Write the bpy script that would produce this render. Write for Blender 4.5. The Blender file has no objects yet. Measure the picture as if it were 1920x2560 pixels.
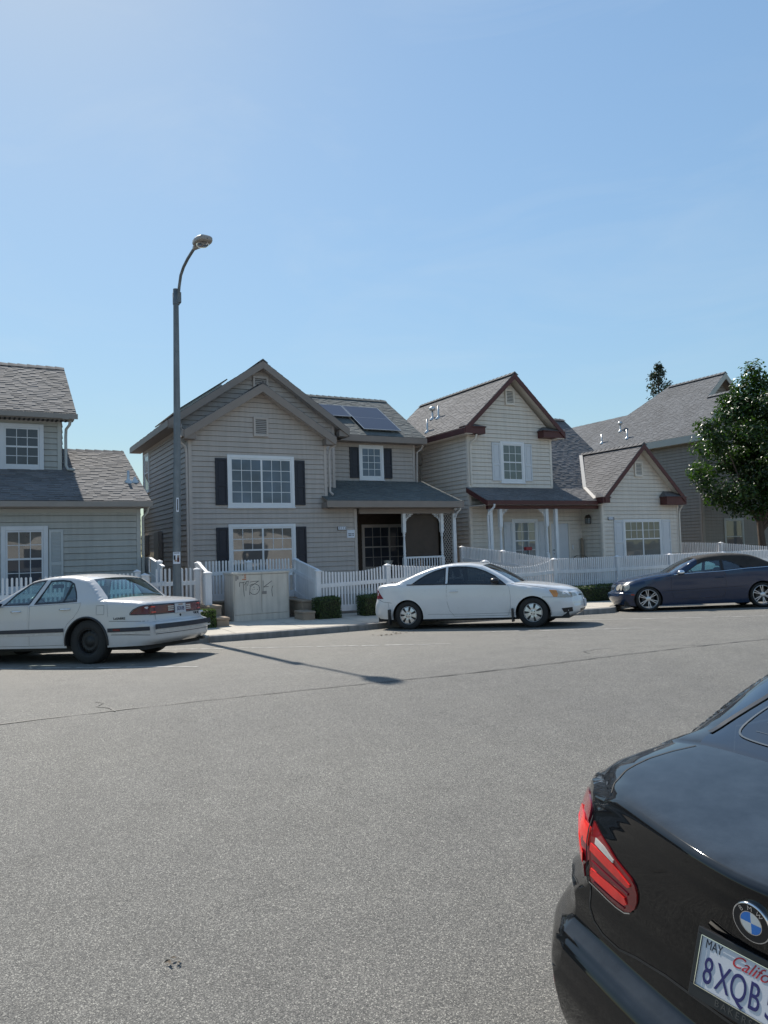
import bpy, bmesh, math, random
from math import sin, cos, tan, pi, radians, sqrt, atan2, hypot
from mathutils import Vector, Matrix
from mathutils.geometry import delaunay_2d_cdt

scene = bpy.context.scene
random.seed(11)
# ------------------------------------------------------------------ camera
YAW, PITCH, ROLL, CZ = 0.494815, 0.0491972, -0.0303567, 1.7
_f = Vector((sin(YAW)*cos(PITCH), cos(YAW)*cos(PITCH), sin(PITCH)))
_r0 = Vector((cos(YAW), -sin(YAW), 0)); _u0 = _r0.cross(_f)
_r = cos(ROLL)*_r0 + sin(ROLL)*_u0; _u = -sin(ROLL)*_r0 + cos(ROLL)*_u0
cd = bpy.data.cameras.new("camera"); cam = bpy.data.objects.new("camera", cd)
scene.collection.objects.link(cam)
cam.matrix_world = Matrix(((_r.x, _u.x, -_f.x, 0), (_r.y, _u.y, -_f.y, 0), (_r.z, _u.z, -_f.z, CZ), (0, 0, 0, 1)))
cd.sensor_fit = 'VERTICAL'; cd.sensor_height = 36.0; cd.lens = 36.0*1880/2560
cd.clip_start = 0.05; cd.clip_end = 3000
scene.camera = cam
# ------------------------------------------------------------------ light
SUN_EL, SUN_AZ = radians(46.0), radians(1.0)          # azimuth from +Y towards +X
world = bpy.data.worlds.new("World"); scene.world = world; world.use_nodes = True
wn = world.node_tree.nodes; wl = world.node_tree.links
sky = wn.new("ShaderNodeTexSky"); sky.sky_type = 'NISHITA'; sky.sun_disc = False
sky.sun_elevation = SUN_EL; sky.sun_rotation = SUN_AZ
sky.altitude = 100; sky.air_density = 1.0; sky.dust_density = 0.25; sky.ozone_density = 0.55
# roll the brightest part of the sky off softly, as a phone camera does (hue kept)
SKY_S, SKY_K = 0.15, 1.85
bw_ = wn.new("ShaderNodeRGBToBW"); wl.new(sky.outputs[0], bw_.inputs[0])
m1_ = wn.new("ShaderNodeMath"); m1_.operation = 'MULTIPLY_ADD'; m1_.inputs[1].default_value = SKY_S*SKY_K; m1_.inputs[2].default_value = 1.0; wl.new(bw_.outputs[0], m1_.inputs[0])
dv_ = wn.new("ShaderNodeVectorMath"); dv_.operation = 'DIVIDE'; wl.new(sky.outputs[0], dv_.inputs[0]); wl.new(m1_.outputs[0], dv_.inputs[1])
tn_ = wn.new("ShaderNodeVectorMath"); tn_.operation = 'MULTIPLY'; tn_.inputs[1].default_value = (.91, 1.0, .955); wl.new(dv_.outputs[0], tn_.inputs[0])
# the faintest high wisps
wt_ = wn.new("ShaderNodeTexCoord"); wm_ = wn.new("ShaderNodeMapping"); wm_.inputs['Scale'].default_value = (2.2, 1.2, 7.0); wm_.inputs['Rotation'].default_value = (0.5, 0.3, 0.4); wl.new(wt_.outputs['Generated'], wm_.inputs[0])
wz_ = wn.new("ShaderNodeTexNoise"); wz_.inputs['Scale'].default_value = 1.6; wz_.inputs['Detail'].default_value = 6; wz_.inputs['Roughness'].default_value = .6; wz_.inputs['Distortion'].default_value = .8; wl.new(wm_.outputs[0], wz_.inputs['Vector'])
wr_ = wn.new("ShaderNodeMapRange"); wr_.inputs[1].default_value = .48; wr_.inputs[2].default_value = .85; wr_.inputs[3].default_value = 0; wr_.inputs[4].default_value = .16; wl.new(wz_.outputs[0], wr_.inputs[0])
wx_ = wn.new("ShaderNodeMix"); wx_.data_type = 'RGBA'; wl.new(wr_.outputs[0], wx_.inputs[0]); wl.new(tn_.outputs[0], wx_.inputs[6]); wx_.inputs[7].default_value = (2.5, 2.75, 2.9, 1)
wl.new(wx_.outputs[2], wn["Background"].inputs[0]); wn["Background"].inputs[1].default_value = SKY_S
sd = bpy.data.lights.new("sun", 'SUN'); sd.energy = 3.0; sd.angle = radians(0.55); sd.color = (1.0, 0.94, 0.84)
sun = bpy.data.objects.new("sun", sd); scene.collection.objects.link(sun)
sv = Vector((sin(SUN_AZ)*cos(SUN_EL), cos(SUN_AZ)*cos(SUN_EL), sin(SUN_EL)))
sun.rotation_euler = sv.to_track_quat('Z', 'Y').to_euler(); sun.location = (0, 40, 40)
scene.view_settings.view_transform = 'Standard'; scene.view_settings.look = 'None'
scene.view_settings.exposure = 0.95; scene.view_settings.gamma = 1.0
scene.cycles.max_bounces = 8; scene.cycles.transparent_max_bounces = 16

# ------------------------------------------------------------------ materials
def new_mat(name):
    m = bpy.data.materials.new(name); m.use_nodes = True
    nt = m.node_tree; return m, nt, nt.nodes["Principled BSDF"], nt.nodes, nt.links
def nd(ns, t, **kw):
    n = ns.new(t)
    for k, v in kw.items():
        if k.startswith('i_'):
            key = k[2:]; key = int(key) if key.isdigit() else key.replace('_', ' ')
            n.inputs[key].default_value = v
        else: setattr(n, k, v)
    return n
def ramp(ns, stops):
    r = ns.new("ShaderNodeValToRGB"); e = r.color_ramp.elements
    while len(e) < len(stops): e.new(0.5)
    for i, (p, c) in enumerate(stops):
        e[i].position = p; e[i].color = (*c, 1) if len(c) == 3 else c
    return r
def c3(c, k): return tuple(min(1, x*k) for x in c)
def mat(name, col, rough=0.6, metal=0.0, var=0.12, scale=3.0, bump=0.0, bscale=60.0, coat=0.0, spec=0.5, streak=0.0, coords='Object'):
    m, nt, b, ns, ls = new_mat(name)
    tc = ns.new("ShaderNodeTexCoord")
    n1 = nd(ns, "ShaderNodeTexNoise", i_Scale=scale, i_Detail=6.0, i_Roughness=0.65)
    ls.new(tc.outputs[coords], n1.inputs['Vector'])
    r = ramp(ns, [(0.25, c3(col, 1-var)), (0.75, c3(col, 1+var))]); ls.new(n1.outputs[0], r.inputs[0])
    out = r.outputs[0]
    if streak > 0:
        mp = nd(ns, "ShaderNodeMapping"); mp.inputs['Scale'].default_value = (5, 5, 0.35)
        n2 = nd(ns, "ShaderNodeTexNoise", i_Scale=2.0, i_Detail=5.0)
        ls.new(tc.outputs[coords], mp.inputs[0]); ls.new(mp.outputs[0], n2.inputs['Vector'])
        r2 = ramp(ns, [(0.35, (1-streak,)*3), (0.6, (1, 1, 1))]); ls.new(n2.outputs[0], r2.inputs[0])
        mx = nd(ns, "ShaderNodeMix", data_type='RGBA', blend_type='MULTIPLY'); mx.inputs[0].default_value = 1
        ls.new(out, mx.inputs[6]); ls.new(r2.outputs[0], mx.inputs[7]); out = mx.outputs[2]
    ls.new(out, b.inputs['Base Color'])
    b.inputs['Roughness'].default_value = rough; b.inputs['Metallic'].default_value = metal
    b.inputs['Specular IOR Level'].default_value = spec
    if coat: b.inputs['Coat Weight'].default_value = coat; b.inputs['Coat Roughness'].default_value = 0.03
    if bump:
        n3 = nd(ns, "ShaderNodeTexNoise", i_Scale=bscale, i_Detail=4.0)
        bp = nd(ns, "ShaderNodeBump", i_Strength=bump, i_Distance=0.01)
        ls.new(tc.outputs[coords], n3.inputs['Vector']); ls.new(n3.outputs[0], bp.inputs['Height']); ls.new(bp.outputs[0], b.inputs['Normal'])
    return m
def mat_tint(name, col, rough=0.9, grain=0.35, gscale=140.0, bump=0.3, blotch=0.15):
    """colour attribute 'tint' (grey, one per tab / leaf) times a base colour, with fine grain"""
    m, nt, b, ns, ls = new_mat(name)
    tc = ns.new("ShaderNodeTexCoord"); at = nd(ns, "ShaderNodeAttribute", attribute_name="tint")
    n1 = nd(ns, "ShaderNodeTexNoise", i_Scale=gscale, i_Detail=2.0); ls.new(tc.outputs['Object'], n1.inputs['Vector'])
    n2 = nd(ns, "ShaderNodeTexNoise", i_Scale=0.7, i_Detail=4.0); ls.new(tc.outputs['Object'], n2.inputs['Vector'])
    r = ramp(ns, [(0.3, c3(col, 1-grain)), (0.7, c3(col, 1+grain))]); ls.new(n1.outputs[0], r.inputs[0])
    r2 = ramp(ns, [(0.3, (1-blotch,)*3), (0.7, (1+blotch,)*3)]); ls.new(n2.outputs[0], r2.inputs[0])
    mx = nd(ns, "ShaderNodeMix", data_type='RGBA', blend_type='MULTIPLY'); mx.inputs[0].default_value = 1
    ls.new(r.outputs[0], mx.inputs[6]); ls.new(at.outputs['Color'], mx.inputs[7])
    mx2 = nd(ns, "ShaderNodeMix", data_type='RGBA', blend_type='MULTIPLY'); mx2.inputs[0].default_value = 1
    ls.new(mx.outputs[2], mx2.inputs[6]); ls.new(r2.outputs[0], mx2.inputs[7])
    ls.new(mx2.outputs[2], b.inputs['Base Color']); b.inputs['Roughness'].default_value = rough
    if bump:
        bp = nd(ns, "ShaderNodeBump", i_Strength=bump, i_Distance=0.004); ls.new(n1.outputs[0], bp.inputs['Height']); ls.new(bp.outputs[0], b.inputs['Normal'])
    return m
def glass_mat(name, tint, refl=1.0, base=None, rough=0.0):
    """thin see-through pane: tinted transparency under a Fresnel reflection"""
    m, nt, b, ns, ls = new_mat(name); ns.remove(b); out = ns["Material Output"]
    tr = nd(ns, "ShaderNodeBsdfTransparent"); tr.inputs[0].default_value = (*tint, 1)
    gl = nd(ns, "ShaderNodeBsdfGlossy"); gl.inputs['Roughness'].default_value = rough; gl.inputs[0].default_value = (0.95, 0.97, 1, 1)
    ge = ns.new("ShaderNodeNewGeometry"); dt = nd(ns, "ShaderNodeVectorMath", operation='DOT_PRODUCT'); ls.new(ge.outputs['Normal'], dt.inputs[0]); ls.new(ge.outputs['Incoming'], dt.inputs[1])
    ab = nd(ns, "ShaderNodeMath", operation='ABSOLUTE'); ls.new(dt.outputs['Value'], ab.inputs[0])
    su = nd(ns, "ShaderNodeMath", operation='SUBTRACT'); su.inputs[0].default_value = 1; ls.new(ab.outputs[0], su.inputs[1])
    pw = nd(ns, "ShaderNodeMath", operation='POWER'); ls.new(su.outputs[0], pw.inputs[0]); pw.inputs[1].default_value = 4.5
    mt = nd(ns, "ShaderNodeMath", operation='MULTIPLY_ADD'); ls.new(pw.outputs[0], mt.inputs[0]); mt.inputs[1].default_value = 0.85; mt.inputs[2].default_value = 0.07*refl; mt.use_clamp = True
    mx = nd(ns, "ShaderNodeMixShader")
    ls.new(mt.outputs[0], mx.inputs[0]); ls.new(tr.outputs[0], mx.inputs[1]); ls.new(gl.outputs[0], mx.inputs[2])
    ls.new(mx.outputs[0], out.inputs[0]); return m
def pane_mat(name, col, refl=0.16, var=0.25, scale=2.0, wav=0.004):
    """house window pane: curtain, dark room or painted sky colour under a slightly wavy reflection"""
    m, nt, b, ns, ls = new_mat(name); out = ns["Material Output"]
    tc = ns.new("ShaderNodeTexCoord")
    n1 = nd(ns, "ShaderNodeTexNoise", i_Scale=scale, i_Detail=3.0); ls.new(tc.outputs['Object'], n1.inputs['Vector'])
    r = ramp(ns, [(0.3, c3(col, 1-var)), (0.7, c3(col, 1+var))]); ls.new(n1.outputs[0], r.inputs[0]); ls.new(r.outputs[0], b.inputs['Base Color'])
    b.inputs['Roughness'].default_value = 0.5
    gl = nd(ns, "ShaderNodeBsdfGlossy"); gl.inputs['Roughness'].default_value = 0.015
    n2 = nd(ns, "ShaderNodeTexNoise", i_Scale=1.6, i_Detail=1.0); ls.new(tc.outputs['Object'], n2.inputs['Vector'])
    bp = nd(ns, "ShaderNodeBump", i_Strength=0.25, i_Distance=wav*4); ls.new(n2.outputs[0], bp.inputs['Height']); ls.new(bp.outputs[0], gl.inputs['Normal'])
    lw = nd(ns, "ShaderNodeFresnel", i_IOR=1.5); ad = nd(ns, "ShaderNodeMath", operation='ADD'); ad.inputs[1].default_value = refl; ad.use_clamp = True
    ls.new(lw.outputs[0], ad.inputs[0]); mx = nd(ns, "ShaderNodeMixShader")
    ls.new(ad.outputs[0], mx.inputs[0]); ls.new(b.outputs[0], mx.inputs[1]); ls.new(gl.outputs[0], mx.inputs[2]); ls.new(mx.outputs[0], out.inputs[0])
    return m
def leaf_mat(name, col, rough=0.35, trans=0.35):
    m, nt, b, ns, ls = new_mat(name); out = ns["Material Output"]
    at = nd(ns, "ShaderNodeAttribute", attribute_name="tint")
    mx = nd(ns, "ShaderNodeMix", data_type='RGBA', blend_type='MULTIPLY'); mx.inputs[0].default_value = 1
    mx.inputs[6].default_value = (*col, 1); ls.new(at.outputs['Color'], mx.inputs[7]); ls.new(mx.outputs[2], b.inputs['Base Color'])
    b.inputs['Roughness'].default_value = rough
    tl = nd(ns, "ShaderNodeBsdfTranslucent"); hs = nd(ns, "ShaderNodeMix", data_type='RGBA', blend_type='MULTIPLY'); hs.inputs[0].default_value = 1
    ls.new(mx.outputs[2], hs.inputs[6]); hs.inputs[7].default_value = (2.2, 2.4, 0.9, 1); ls.new(hs.outputs[2], tl.inputs[0])
    ms = nd(ns, "ShaderNodeMixShader"); ms.inputs[0].default_value = trans
    ls.new(b.outputs[0], ms.inputs[1]); ls.new(tl.outputs[0], ms.inputs[2]); ls.new(ms.outputs[0], out.inputs[0]); return m

def asphalt_mat():
    m, nt, b, ns, ls = new_mat("asphalt"); tc = ns.new("ShaderNodeTexCoord"); P = tc.outputs['Object']
    def noise(s, d=3.0, r=0.6):
        n = nd(ns, "ShaderNodeTexNoise", i_Scale=s, i_Detail=d, i_Roughness=r); ls.new(P, n.inputs['Vector']); return n
    v = nd(ns, "ShaderNodeTexVoronoi", i_Scale=230.0); ls.new(P, v.inputs['Vector'])          # stones about 4 mm
    rs = ramp(ns, [(0.0, (.05,.05,.05)), (0.22, (.085,.083,.080)), (0.55, (.125,.121,.115)), (0.85, (.185,.178,.166)), (1.0, (.36,.345,.315))])
    sp = nd(ns, "ShaderNodeSeparateColor"); ls.new(v.outputs['Color'], sp.inputs[0]); ls.new(sp.outputs[0], rs.inputs[0])
    fine = noise(420.0, 2.0); rf = ramp(ns, [(0.3, (.55,)*3), (0.7, (1.35,)*3)]); ls.new(fine.outputs[0], rf.inputs[0])
    big = noise(0.22, 5.0); rb = ramp(ns, [(0.3, (.88, .88, .89)), (0.7, (1.1, 1.09, 1.06))]); ls.new(big.outputs[0], rb.inputs[0])
    mid = noise(2.6, 5.0, 0.7); rm = ramp(ns, [(0.3, (.90,)*3), (0.7, (1.1,)*3)]); ls.new(mid.outputs[0], rm.inputs[0])
    # paler, dusty wheel-worn strip near the far kerb
    sx = nd(ns, "ShaderNodeSeparateXYZ"); ls.new(P, sx.inputs[0])
    mr = nd(ns, "ShaderNodeMapRange"); mr.inputs[1].default_value = 9.0; mr.inputs[2].default_value = 13.5; mr.inputs[3].default_value = 0.0; mr.inputs[4].default_value = 0.45
    ls.new(sx.outputs[1], mr.inputs[0])
    n5 = noise(0.9, 4.0); m5 = nd(ns, "ShaderNodeMath", operation='MULTIPLY'); ls.new(mr.outputs[0], m5.inputs[0]); ls.new(n5.outputs[0], m5.inputs[1])
    out = rs.outputs[0]
    for q in (rf, rb, rm):
        mx = nd(ns, "ShaderNodeMix", data_type='RGBA', blend_type='MULTIPLY'); mx.inputs[0].default_value = 1
        ls.new(out, mx.inputs[6]); ls.new(q.outputs[0], mx.inputs[7]); out = mx.outputs[2]
    md = nd(ns, "ShaderNodeMix", data_type='RGBA'); ls.new(m5.outputs[0], md.inputs[0]); ls.new(out, md.inputs[6]); md.inputs[7].default_value = (.22, .20, .17, 1)
    hs = nd(ns, "ShaderNodeMix", data_type='RGBA', blend_type='MULTIPLY'); hs.inputs[0].default_value = 1; ls.new(md.outputs[2], hs.inputs[6]); hs.inputs[7].default_value = (ASPH, ASPH*.995, ASPH*0.97, 1)
    ls.new(hs.outputs[2], b.inputs['Base Color']); b.inputs['Roughness'].default_value = 0.78; b.inputs['Specular IOR Level'].default_value = 0.35
    bp = nd(ns, "ShaderNodeBump", i_Strength=0.55, i_Distance=0.004); ls.new(v.outputs['Distance'], bp.inputs['Height'])
    bp2 = nd(ns, "ShaderNodeBump", i_Strength=0.4, i_Distance=0.002); ls.new(fine.outputs[0], bp2.inputs['Height']); ls.new(bp.outputs[0], bp2.inputs['Normal'])
    ls.new(bp2.outputs[0], b.inputs['Normal']); return m
ASPH = 1.24
def paint_mat(name, col, dirt=(.30,.26,.20), amount=0.25, rough=0.22, metal=0.0, coat=0.8):
    m, nt, b, ns, ls = new_mat(name); tc = ns.new("ShaderNodeTexCoord"); P = tc.outputs['Object']
    n1 = nd(ns, "ShaderNodeTexNoise", i_Scale=2.2, i_Detail=8.0, i_Roughness=0.7); ls.new(P, n1.inputs['Vector'])
    sx = nd(ns, "ShaderNodeSeparateXYZ"); ls.new(P, sx.inputs[0])
    mr = nd(ns, "ShaderNodeMapRange"); mr.inputs[1].default_value = 0.75; mr.inputs[2].default_value = 0.2; mr.inputs[3].default_value = 0.15; mr.inputs[4].default_value = 1.0
    ls.new(sx.outputs[2], mr.inputs[0])
    r = ramp(ns, [(0.42, (0,)*3), (0.72, (1,)*3)]); ls.new(n1.outputs[0], r.inputs[0])
    mu = nd(ns, "ShaderNodeMath", operation='MULTIPLY'); ls.new(r.outputs[0], mu.inputs[0]); ls.new(mr.outputs[0], mu.inputs[1])
    mu2 = nd(ns, "ShaderNodeMath", operation='MULTIPLY'); ls.new(mu.outputs[0], mu2.inputs[0]); mu2.inputs[1].default_value = amount
    mx = nd(ns, "ShaderNodeMix", data_type='RGBA'); ls.new(mu2.outputs[0], mx.inputs[0]); mx.inputs[6].default_value = (*col, 1); mx.inputs[7].default_value = (*dirt, 1)
    ls.new(mx.outputs[2], b.inputs['Base Color'])
    n2 = nd(ns, "ShaderNodeTexNoise", i_Scale=14.0, i_Detail=6.0); ls.new(P, n2.inputs['Vector'])
    rr = nd(ns, "ShaderNodeMapRange"); rr.inputs[3].default_value = rough*0.7; rr.inputs[4].default_value = rough*1.5; ls.new(n2.outputs[0], rr.inputs[0])
    ls.new(rr.outputs[0], b.inputs['Roughness']); b.inputs['Metallic'].default_value = metal
    b.inputs['Coat Weight'].default_value = coat; b.inputs['Coat Roughness'].default_value = 0.05
    return m

M = {}
M['asphalt'] = asphalt_mat()
M['concrete'] = mat("concrete", (.50,.455,.385), 0.85, var=.14, scale=2.2, bump=.25, bscale=90, spec=.3)
M['kerb'] = mat("kerb_concrete", (.25,.24,.225), 0.9, var=.22, scale=3.0, bump=.35, bscale=70, streak=.25)
M['block'] = mat("tan_block", (.30,.235,.175), 0.92, var=.18, scale=9.0, bump=.5, bscale=60)
M['dirt'] = mat("yard_soil", (.13,.10,.07), 0.95, var=.3, scale=5.0, bump=.6, bscale=30)
M['line'] = mat("worn_line_paint", (.38,.37,.345), 0.8, var=.35, scale=14.0, bump=.2)
M['tar'] = mat("tar_crack", (.02,.02,.02), 0.6, var=.3)
M['vinyl'] = mat("white_vinyl", (.74,.735,.745), 0.5, var=.05, scale=4.0, streak=.10)
M['trimwhite'] = mat("white_trim", (.74,.75,.77), 0.5, var=.05, scale=3.0)
M['doorwhite'] = mat("white_shutter", (.60,.62,.65), 0.55, var=.05, scale=3.0)
M['taupe'] = mat("taupe_siding", (.45,.402,.37), 0.62, var=.06, scale=1.5, streak=.10)
M['taupetrim'] = mat("taupe_trim", (.47,.42,.388), 0.6, var=.05)
M['brownfascia'] = mat("brown_fascia", (.25,.21,.185), 0.6, var=.08)
M['cream'] = mat("cream_siding", (.68,.62,.55), 0.6, var=.05, scale=1.5, streak=.09)
M['creamtrim'] = mat("cream_trim", (.70,.64,.57), 0.6, var=.05)
M['red'] = mat("dark_red_fascia", (.085,.024,.022), 0.55, var=.15, scale=4.0)
M['sage'] = mat("sage_siding", (.375,.38,.36), 0.62, var=.06, scale=1.5, streak=.10)
M['sagetrim'] = mat("sage_trim", (.42,.425,.405), 0.6, var=.05)
M['greyfascia'] = mat("grey_fascia", (.26,.235,.215), 0.6, var=.08)
M['umber'] = mat("brown_grey_siding", (.255,.23,.20), 0.65, var=.07, scale=1.5, streak=.12)
M['umbertrim'] = mat("brown_grey_trim", (.29,.26,.23), 0.6, var=.06)
M['palefascia'] = mat("pale_grey_fascia", (.40,.41,.38), 0.6, var=.06)
M['sh_brown'] = mat_tint("brown_grey_shingle", (.148,.142,.143))
M['sh_grey'] = mat_tint("grey_green_shingle", (.125,.135,.132))
M['sh_warm'] = mat_tint("warm_grey_shingle", (.145,.141,.144))
M['sh_blue'] = mat_tint("slate_shingle", (.128,.131,.140))
M['navy'] = mat("navy_shutter", (.012,.014,.026), 0.5, var=.15)
M['sageshut'] = mat("pale_sage_shutter", (.45,.475,.48), 0.6, var=.05)
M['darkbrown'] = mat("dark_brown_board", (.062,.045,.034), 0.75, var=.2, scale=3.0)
M['louver'] = mat("louver_dark", (.04,.037,.035), 0.8)
M['metal'] = mat("galvanised_metal", (.62,.62,.60), 0.35, metal=.7, var=.1)
M['pole'] = mat("weathered_steel", (.175,.195,.21), 0.55, metal=.25, var=.16, scale=5.0, streak=.25)
M['lampgrey'] = mat("lamp_grey", (.33,.30,.27), 0.5, var=.1)
M['cabinet'] = mat("cabinet_paint", (.62,.565,.49), 0.6, var=.09, scale=2.5, streak=.16)
M['black'] = mat("black_rubber", (.018,.018,.018), 0.75, var=.2)
M['plastic'] = mat("black_plastic", (.016,.016,.018), 0.35, var=.1)
M['darkint'] = mat("dark_interior", (.035,.035,.038), 0.8, var=.2)
M['greyint'] = mat("grey_interior", (.10,.10,.105), 0.8, var=.15)
M['chrome'] = mat("chrome", (.75,.76,.78), 0.12, metal=1.0, var=.03)
M['alloy'] = mat("silver_alloy", (.62,.62,.62), 0.3, metal=.75, var=.08)
M['wood'] = mat("raw_wood", (.42,.31,.20), 0.85, var=.2, scale=9.0, streak=.3)
M['solar'] = mat("solar_panel_face", (.03,.034,.06), 0.3, var=.12, scale=12.0, spec=.5)
M['bark'] = mat("bark", (.09,.065,.05), 0.95, var=.3, scale=10.0, bump=.8, bscale=18)
M['leaf'] = leaf_mat("broad_leaf", (.028,.060,.013), 0.32, .3)
M['needle'] = leaf_mat("conifer_needle", (.030,.048,.030), 0.6, .15)
M['hedge'] = leaf_mat("hedge_leaf", (.050,.078,.020), 0.5, .22)
M['grass'] = leaf_mat("grass_blade", (.07,.12,.03), 0.6, .35)
M['p_dark'] = pane_mat("pane_dark_room", (.020,.026,.042), .0)
M['p_blind'] = pane_mat("pane_blind", (.17,.205,.22), .05)
M['p_sky'] = pane_mat("pane_sky_tint", (.065,.10,.15), .0, .4, 1.4)  # curtain colour made blue to stand in for the reflected sky
M['p_warm'] = pane_mat("pane_reflecting", (.045,.045,.042), .16, .6, 1.8)
M['p_grey'] = pane_mat("pane_grey_screen", (.065,.085,.088), .03)
M['orange'] = mat("orange_sticker", (.50,.16,.05), .6)
M['whitesign'] = mat("white_sign", (.66,.70,.78), .5, var=.03)
M['ink'] = mat("dark_ink", (.02,.022,.03), .6)
M['redsign'] = mat("red_box", (.32,.03,.035), .5)
M['brass'] = mat("dark_lantern_metal", (.035,.028,.022), .45)
M['tan'] = mat("tan_stucco", (.38,.37,.36), .9, var=.25, scale=.5)
# ------------------------------------------------------------------ mesh tools
class MB:
    """collects faces; build() links them as ONE mesh object"""
    def __init__(s): s.v = []; s.f = []; s.t = []; s.mi = []; s.sm = []; s.cur = 1.0; s.mat = 0; s.smooth = False
    def add(s, vs, fs, tint=None):
        o = len(s.v); s.v += [tuple(p) for p in vs]
        for f in fs: s.f.append([o+i for i in f]); s.t.append(s.cur if tint is None else tint); s.mi.append(s.mat); s.sm.append(s.smooth)
        return s
    def box(s, x0, x1, y0, y1, z0, z1):
        return s.para((x0, y0, z0), (x1-x0, 0, 0), (0, y1-y0, 0), (0, 0, z1-z0))
    def para(s, o, a, b, c):
        o, a, b, c = map(Vector, (o, a, b, c)); P = [o, o+a, o+a+b, o+b, o+c, o+a+c, o+a+b+c, o+b+c]
        F = [(0,3,2,1), (4,5,6,7), (0,1,5,4), (1,2,6,5), (2,3,7,6), (3,0,4,7)]
        if a.cross(b).dot(c) < 0: F = [f[::-1] for f in F]
        return s.add(P, F)
    def beam(s, p0, p1, w, h, up=(0, 0, 1)):
        """bar from p0 to p1; w across, h along up, centred"""
        p0, p1, up = map(Vector, (p0, p1, up)); d = p1-p0; a = d.cross(up).normalized(); u = a.cross(d).normalized()
        return s.para(p0-a*w/2-u*h/2, d, a*w, u*h)
    def tube(s, pts, r, n=12, caps=True, smooth=True):
        pts = [Vector(p) for p in pts]; rs = r if isinstance(r, (list, tuple)) else [r]*len(pts)
        V = []; up = None
        for i, p in enumerate(pts):
            d = (pts[min(i+1, len(pts)-1)]-pts[max(i-1, 0)]).normalized()
            if up is None: up = d.orthogonal().normalized()
            up = (up-d*up.dot(d)).normalized(); b = d.cross(up)
            for k in range(n): a = 2*pi*k/n; V.append(p+rs[i]*(up*cos(a)+b*sin(a)))
        F = [(i*n+k, i*n+(k+1) % n, (i+1)*n+(k+1) % n, (i+1)*n+k) for i in range(len(pts)-1) for k in range(n)]
        old = s.smooth; s.smooth = smooth; s.add(V, F); s.smooth = old
        if caps: s.add([V[k] for k in range(n)][::-1], [tuple(range(n))]); s.add(V[-n:], [tuple(range(n))])
        return s
    def lathe(s, o, axis, prof, n=24, smooth=True):
        """prof: (radius, distance along axis)"""
        o, ax = Vector(o), Vector(axis).normalized(); u = ax.orthogonal().normalized(); w = ax.cross(u); V = []
        for r, h in prof:
            for k in range(n): a = 2*pi*k/n; V.append(o+ax*h+r*(u*cos(a)+w*sin(a)))
        m = len(prof); F = [(i*n+k, i*n+(k+1) % n, (i+1)*n+(k+1) % n, (i+1)*n+k) for i in range(m-1) for k in range(n)]
        old = s.smooth; s.smooth = smooth; s.add(V, F); s.smooth = old; return s
    def prism(s, pts, ext):
        """flat polygon (3D points) extruded by ext"""
        P = [Vector(p) for p in pts]; e = Vector(ext); n = len(P)
        nrm = sum(((P[i]-P[0]).cross(P[i+1]-P[0]) for i in range(1, n-1)), Vector())
        if nrm.dot(e) > 0: P = P[::-1]
        return s.add(P+[p+e for p in P], [tuple(range(n)), tuple(range(2*n-1, n-1, -1))]+[(i, n+i, n+(i+1) % n, (i+1) % n) for i in range(n)])
    def build(s, name, mats, parent=None, bevel=0, merge=False, sharp=None):
        me = bpy.data.meshes.new(name); me.from_pydata(s.v, [], s.f)
        for m in (mats if isinstance(mats, (list, tuple)) else [mats]): me.materials.append(m)
        me.polygons.foreach_set('material_index', s.mi); me.polygons.foreach_set('use_smooth', s.sm)
        if any(t != 1.0 for t in s.t):
            at = me.color_attributes.new("tint", 'FLOAT_COLOR', 'CORNER'); L = []
            for p, t in zip(me.polygons, s.t):
                c = (t, t, t, 1) if not isinstance(t, tuple) else (*t, 1)
                for _ in range(p.loop_total): L += c
            at.data.foreach_set('color', L)
        else:
            at = me.color_attributes.new("tint", 'FLOAT_COLOR', 'CORNER'); at.data.foreach_set('color', [1.0]*(4*len(me.loops)))
        if merge:
            bm = bmesh.new(); bm.from_mesh(me); bmesh.ops.remove_doubles(bm, verts=bm.verts, dist=0.0006)
            bmesh.ops.recalc_face_normals(bm, faces=bm.faces); bm.to_mesh(me); bm.free()
        if sharp: me.set_sharp_from_angle(angle=radians(sharp))
        me.update(); o = bpy.data.objects.new(name, me); scene.collection.objects.link(o)
        if parent: o.parent = parent
        if bevel:
            b = o.modifiers.new("bevel", 'BEVEL'); b.width = bevel; b.segments = 2; b.limit_method = 'ANGLE'; b.angle_limit = radians(40)
        return o
def tag(o, label=None, cat=None, group=None, kind=None):
    if label: o['label'] = label
    if cat: o['category'] = cat
    if group: o['group'] = group
    if kind: o['kind'] = kind
    return o
def thing(name, label, cat, loc=(0, 0, 0), group=None):
    o = bpy.data.objects.new(name, None); o.empty_display_size = 0.3; o.location = loc
    scene.collection.objects.link(o); return tag(o, label, cat, group)
def keep(o, root):
    """parent o to root without moving it (root has been placed first)"""
    o.parent = root; o.matrix_parent_inverse = root.matrix_basis.inverted(); return o

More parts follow.
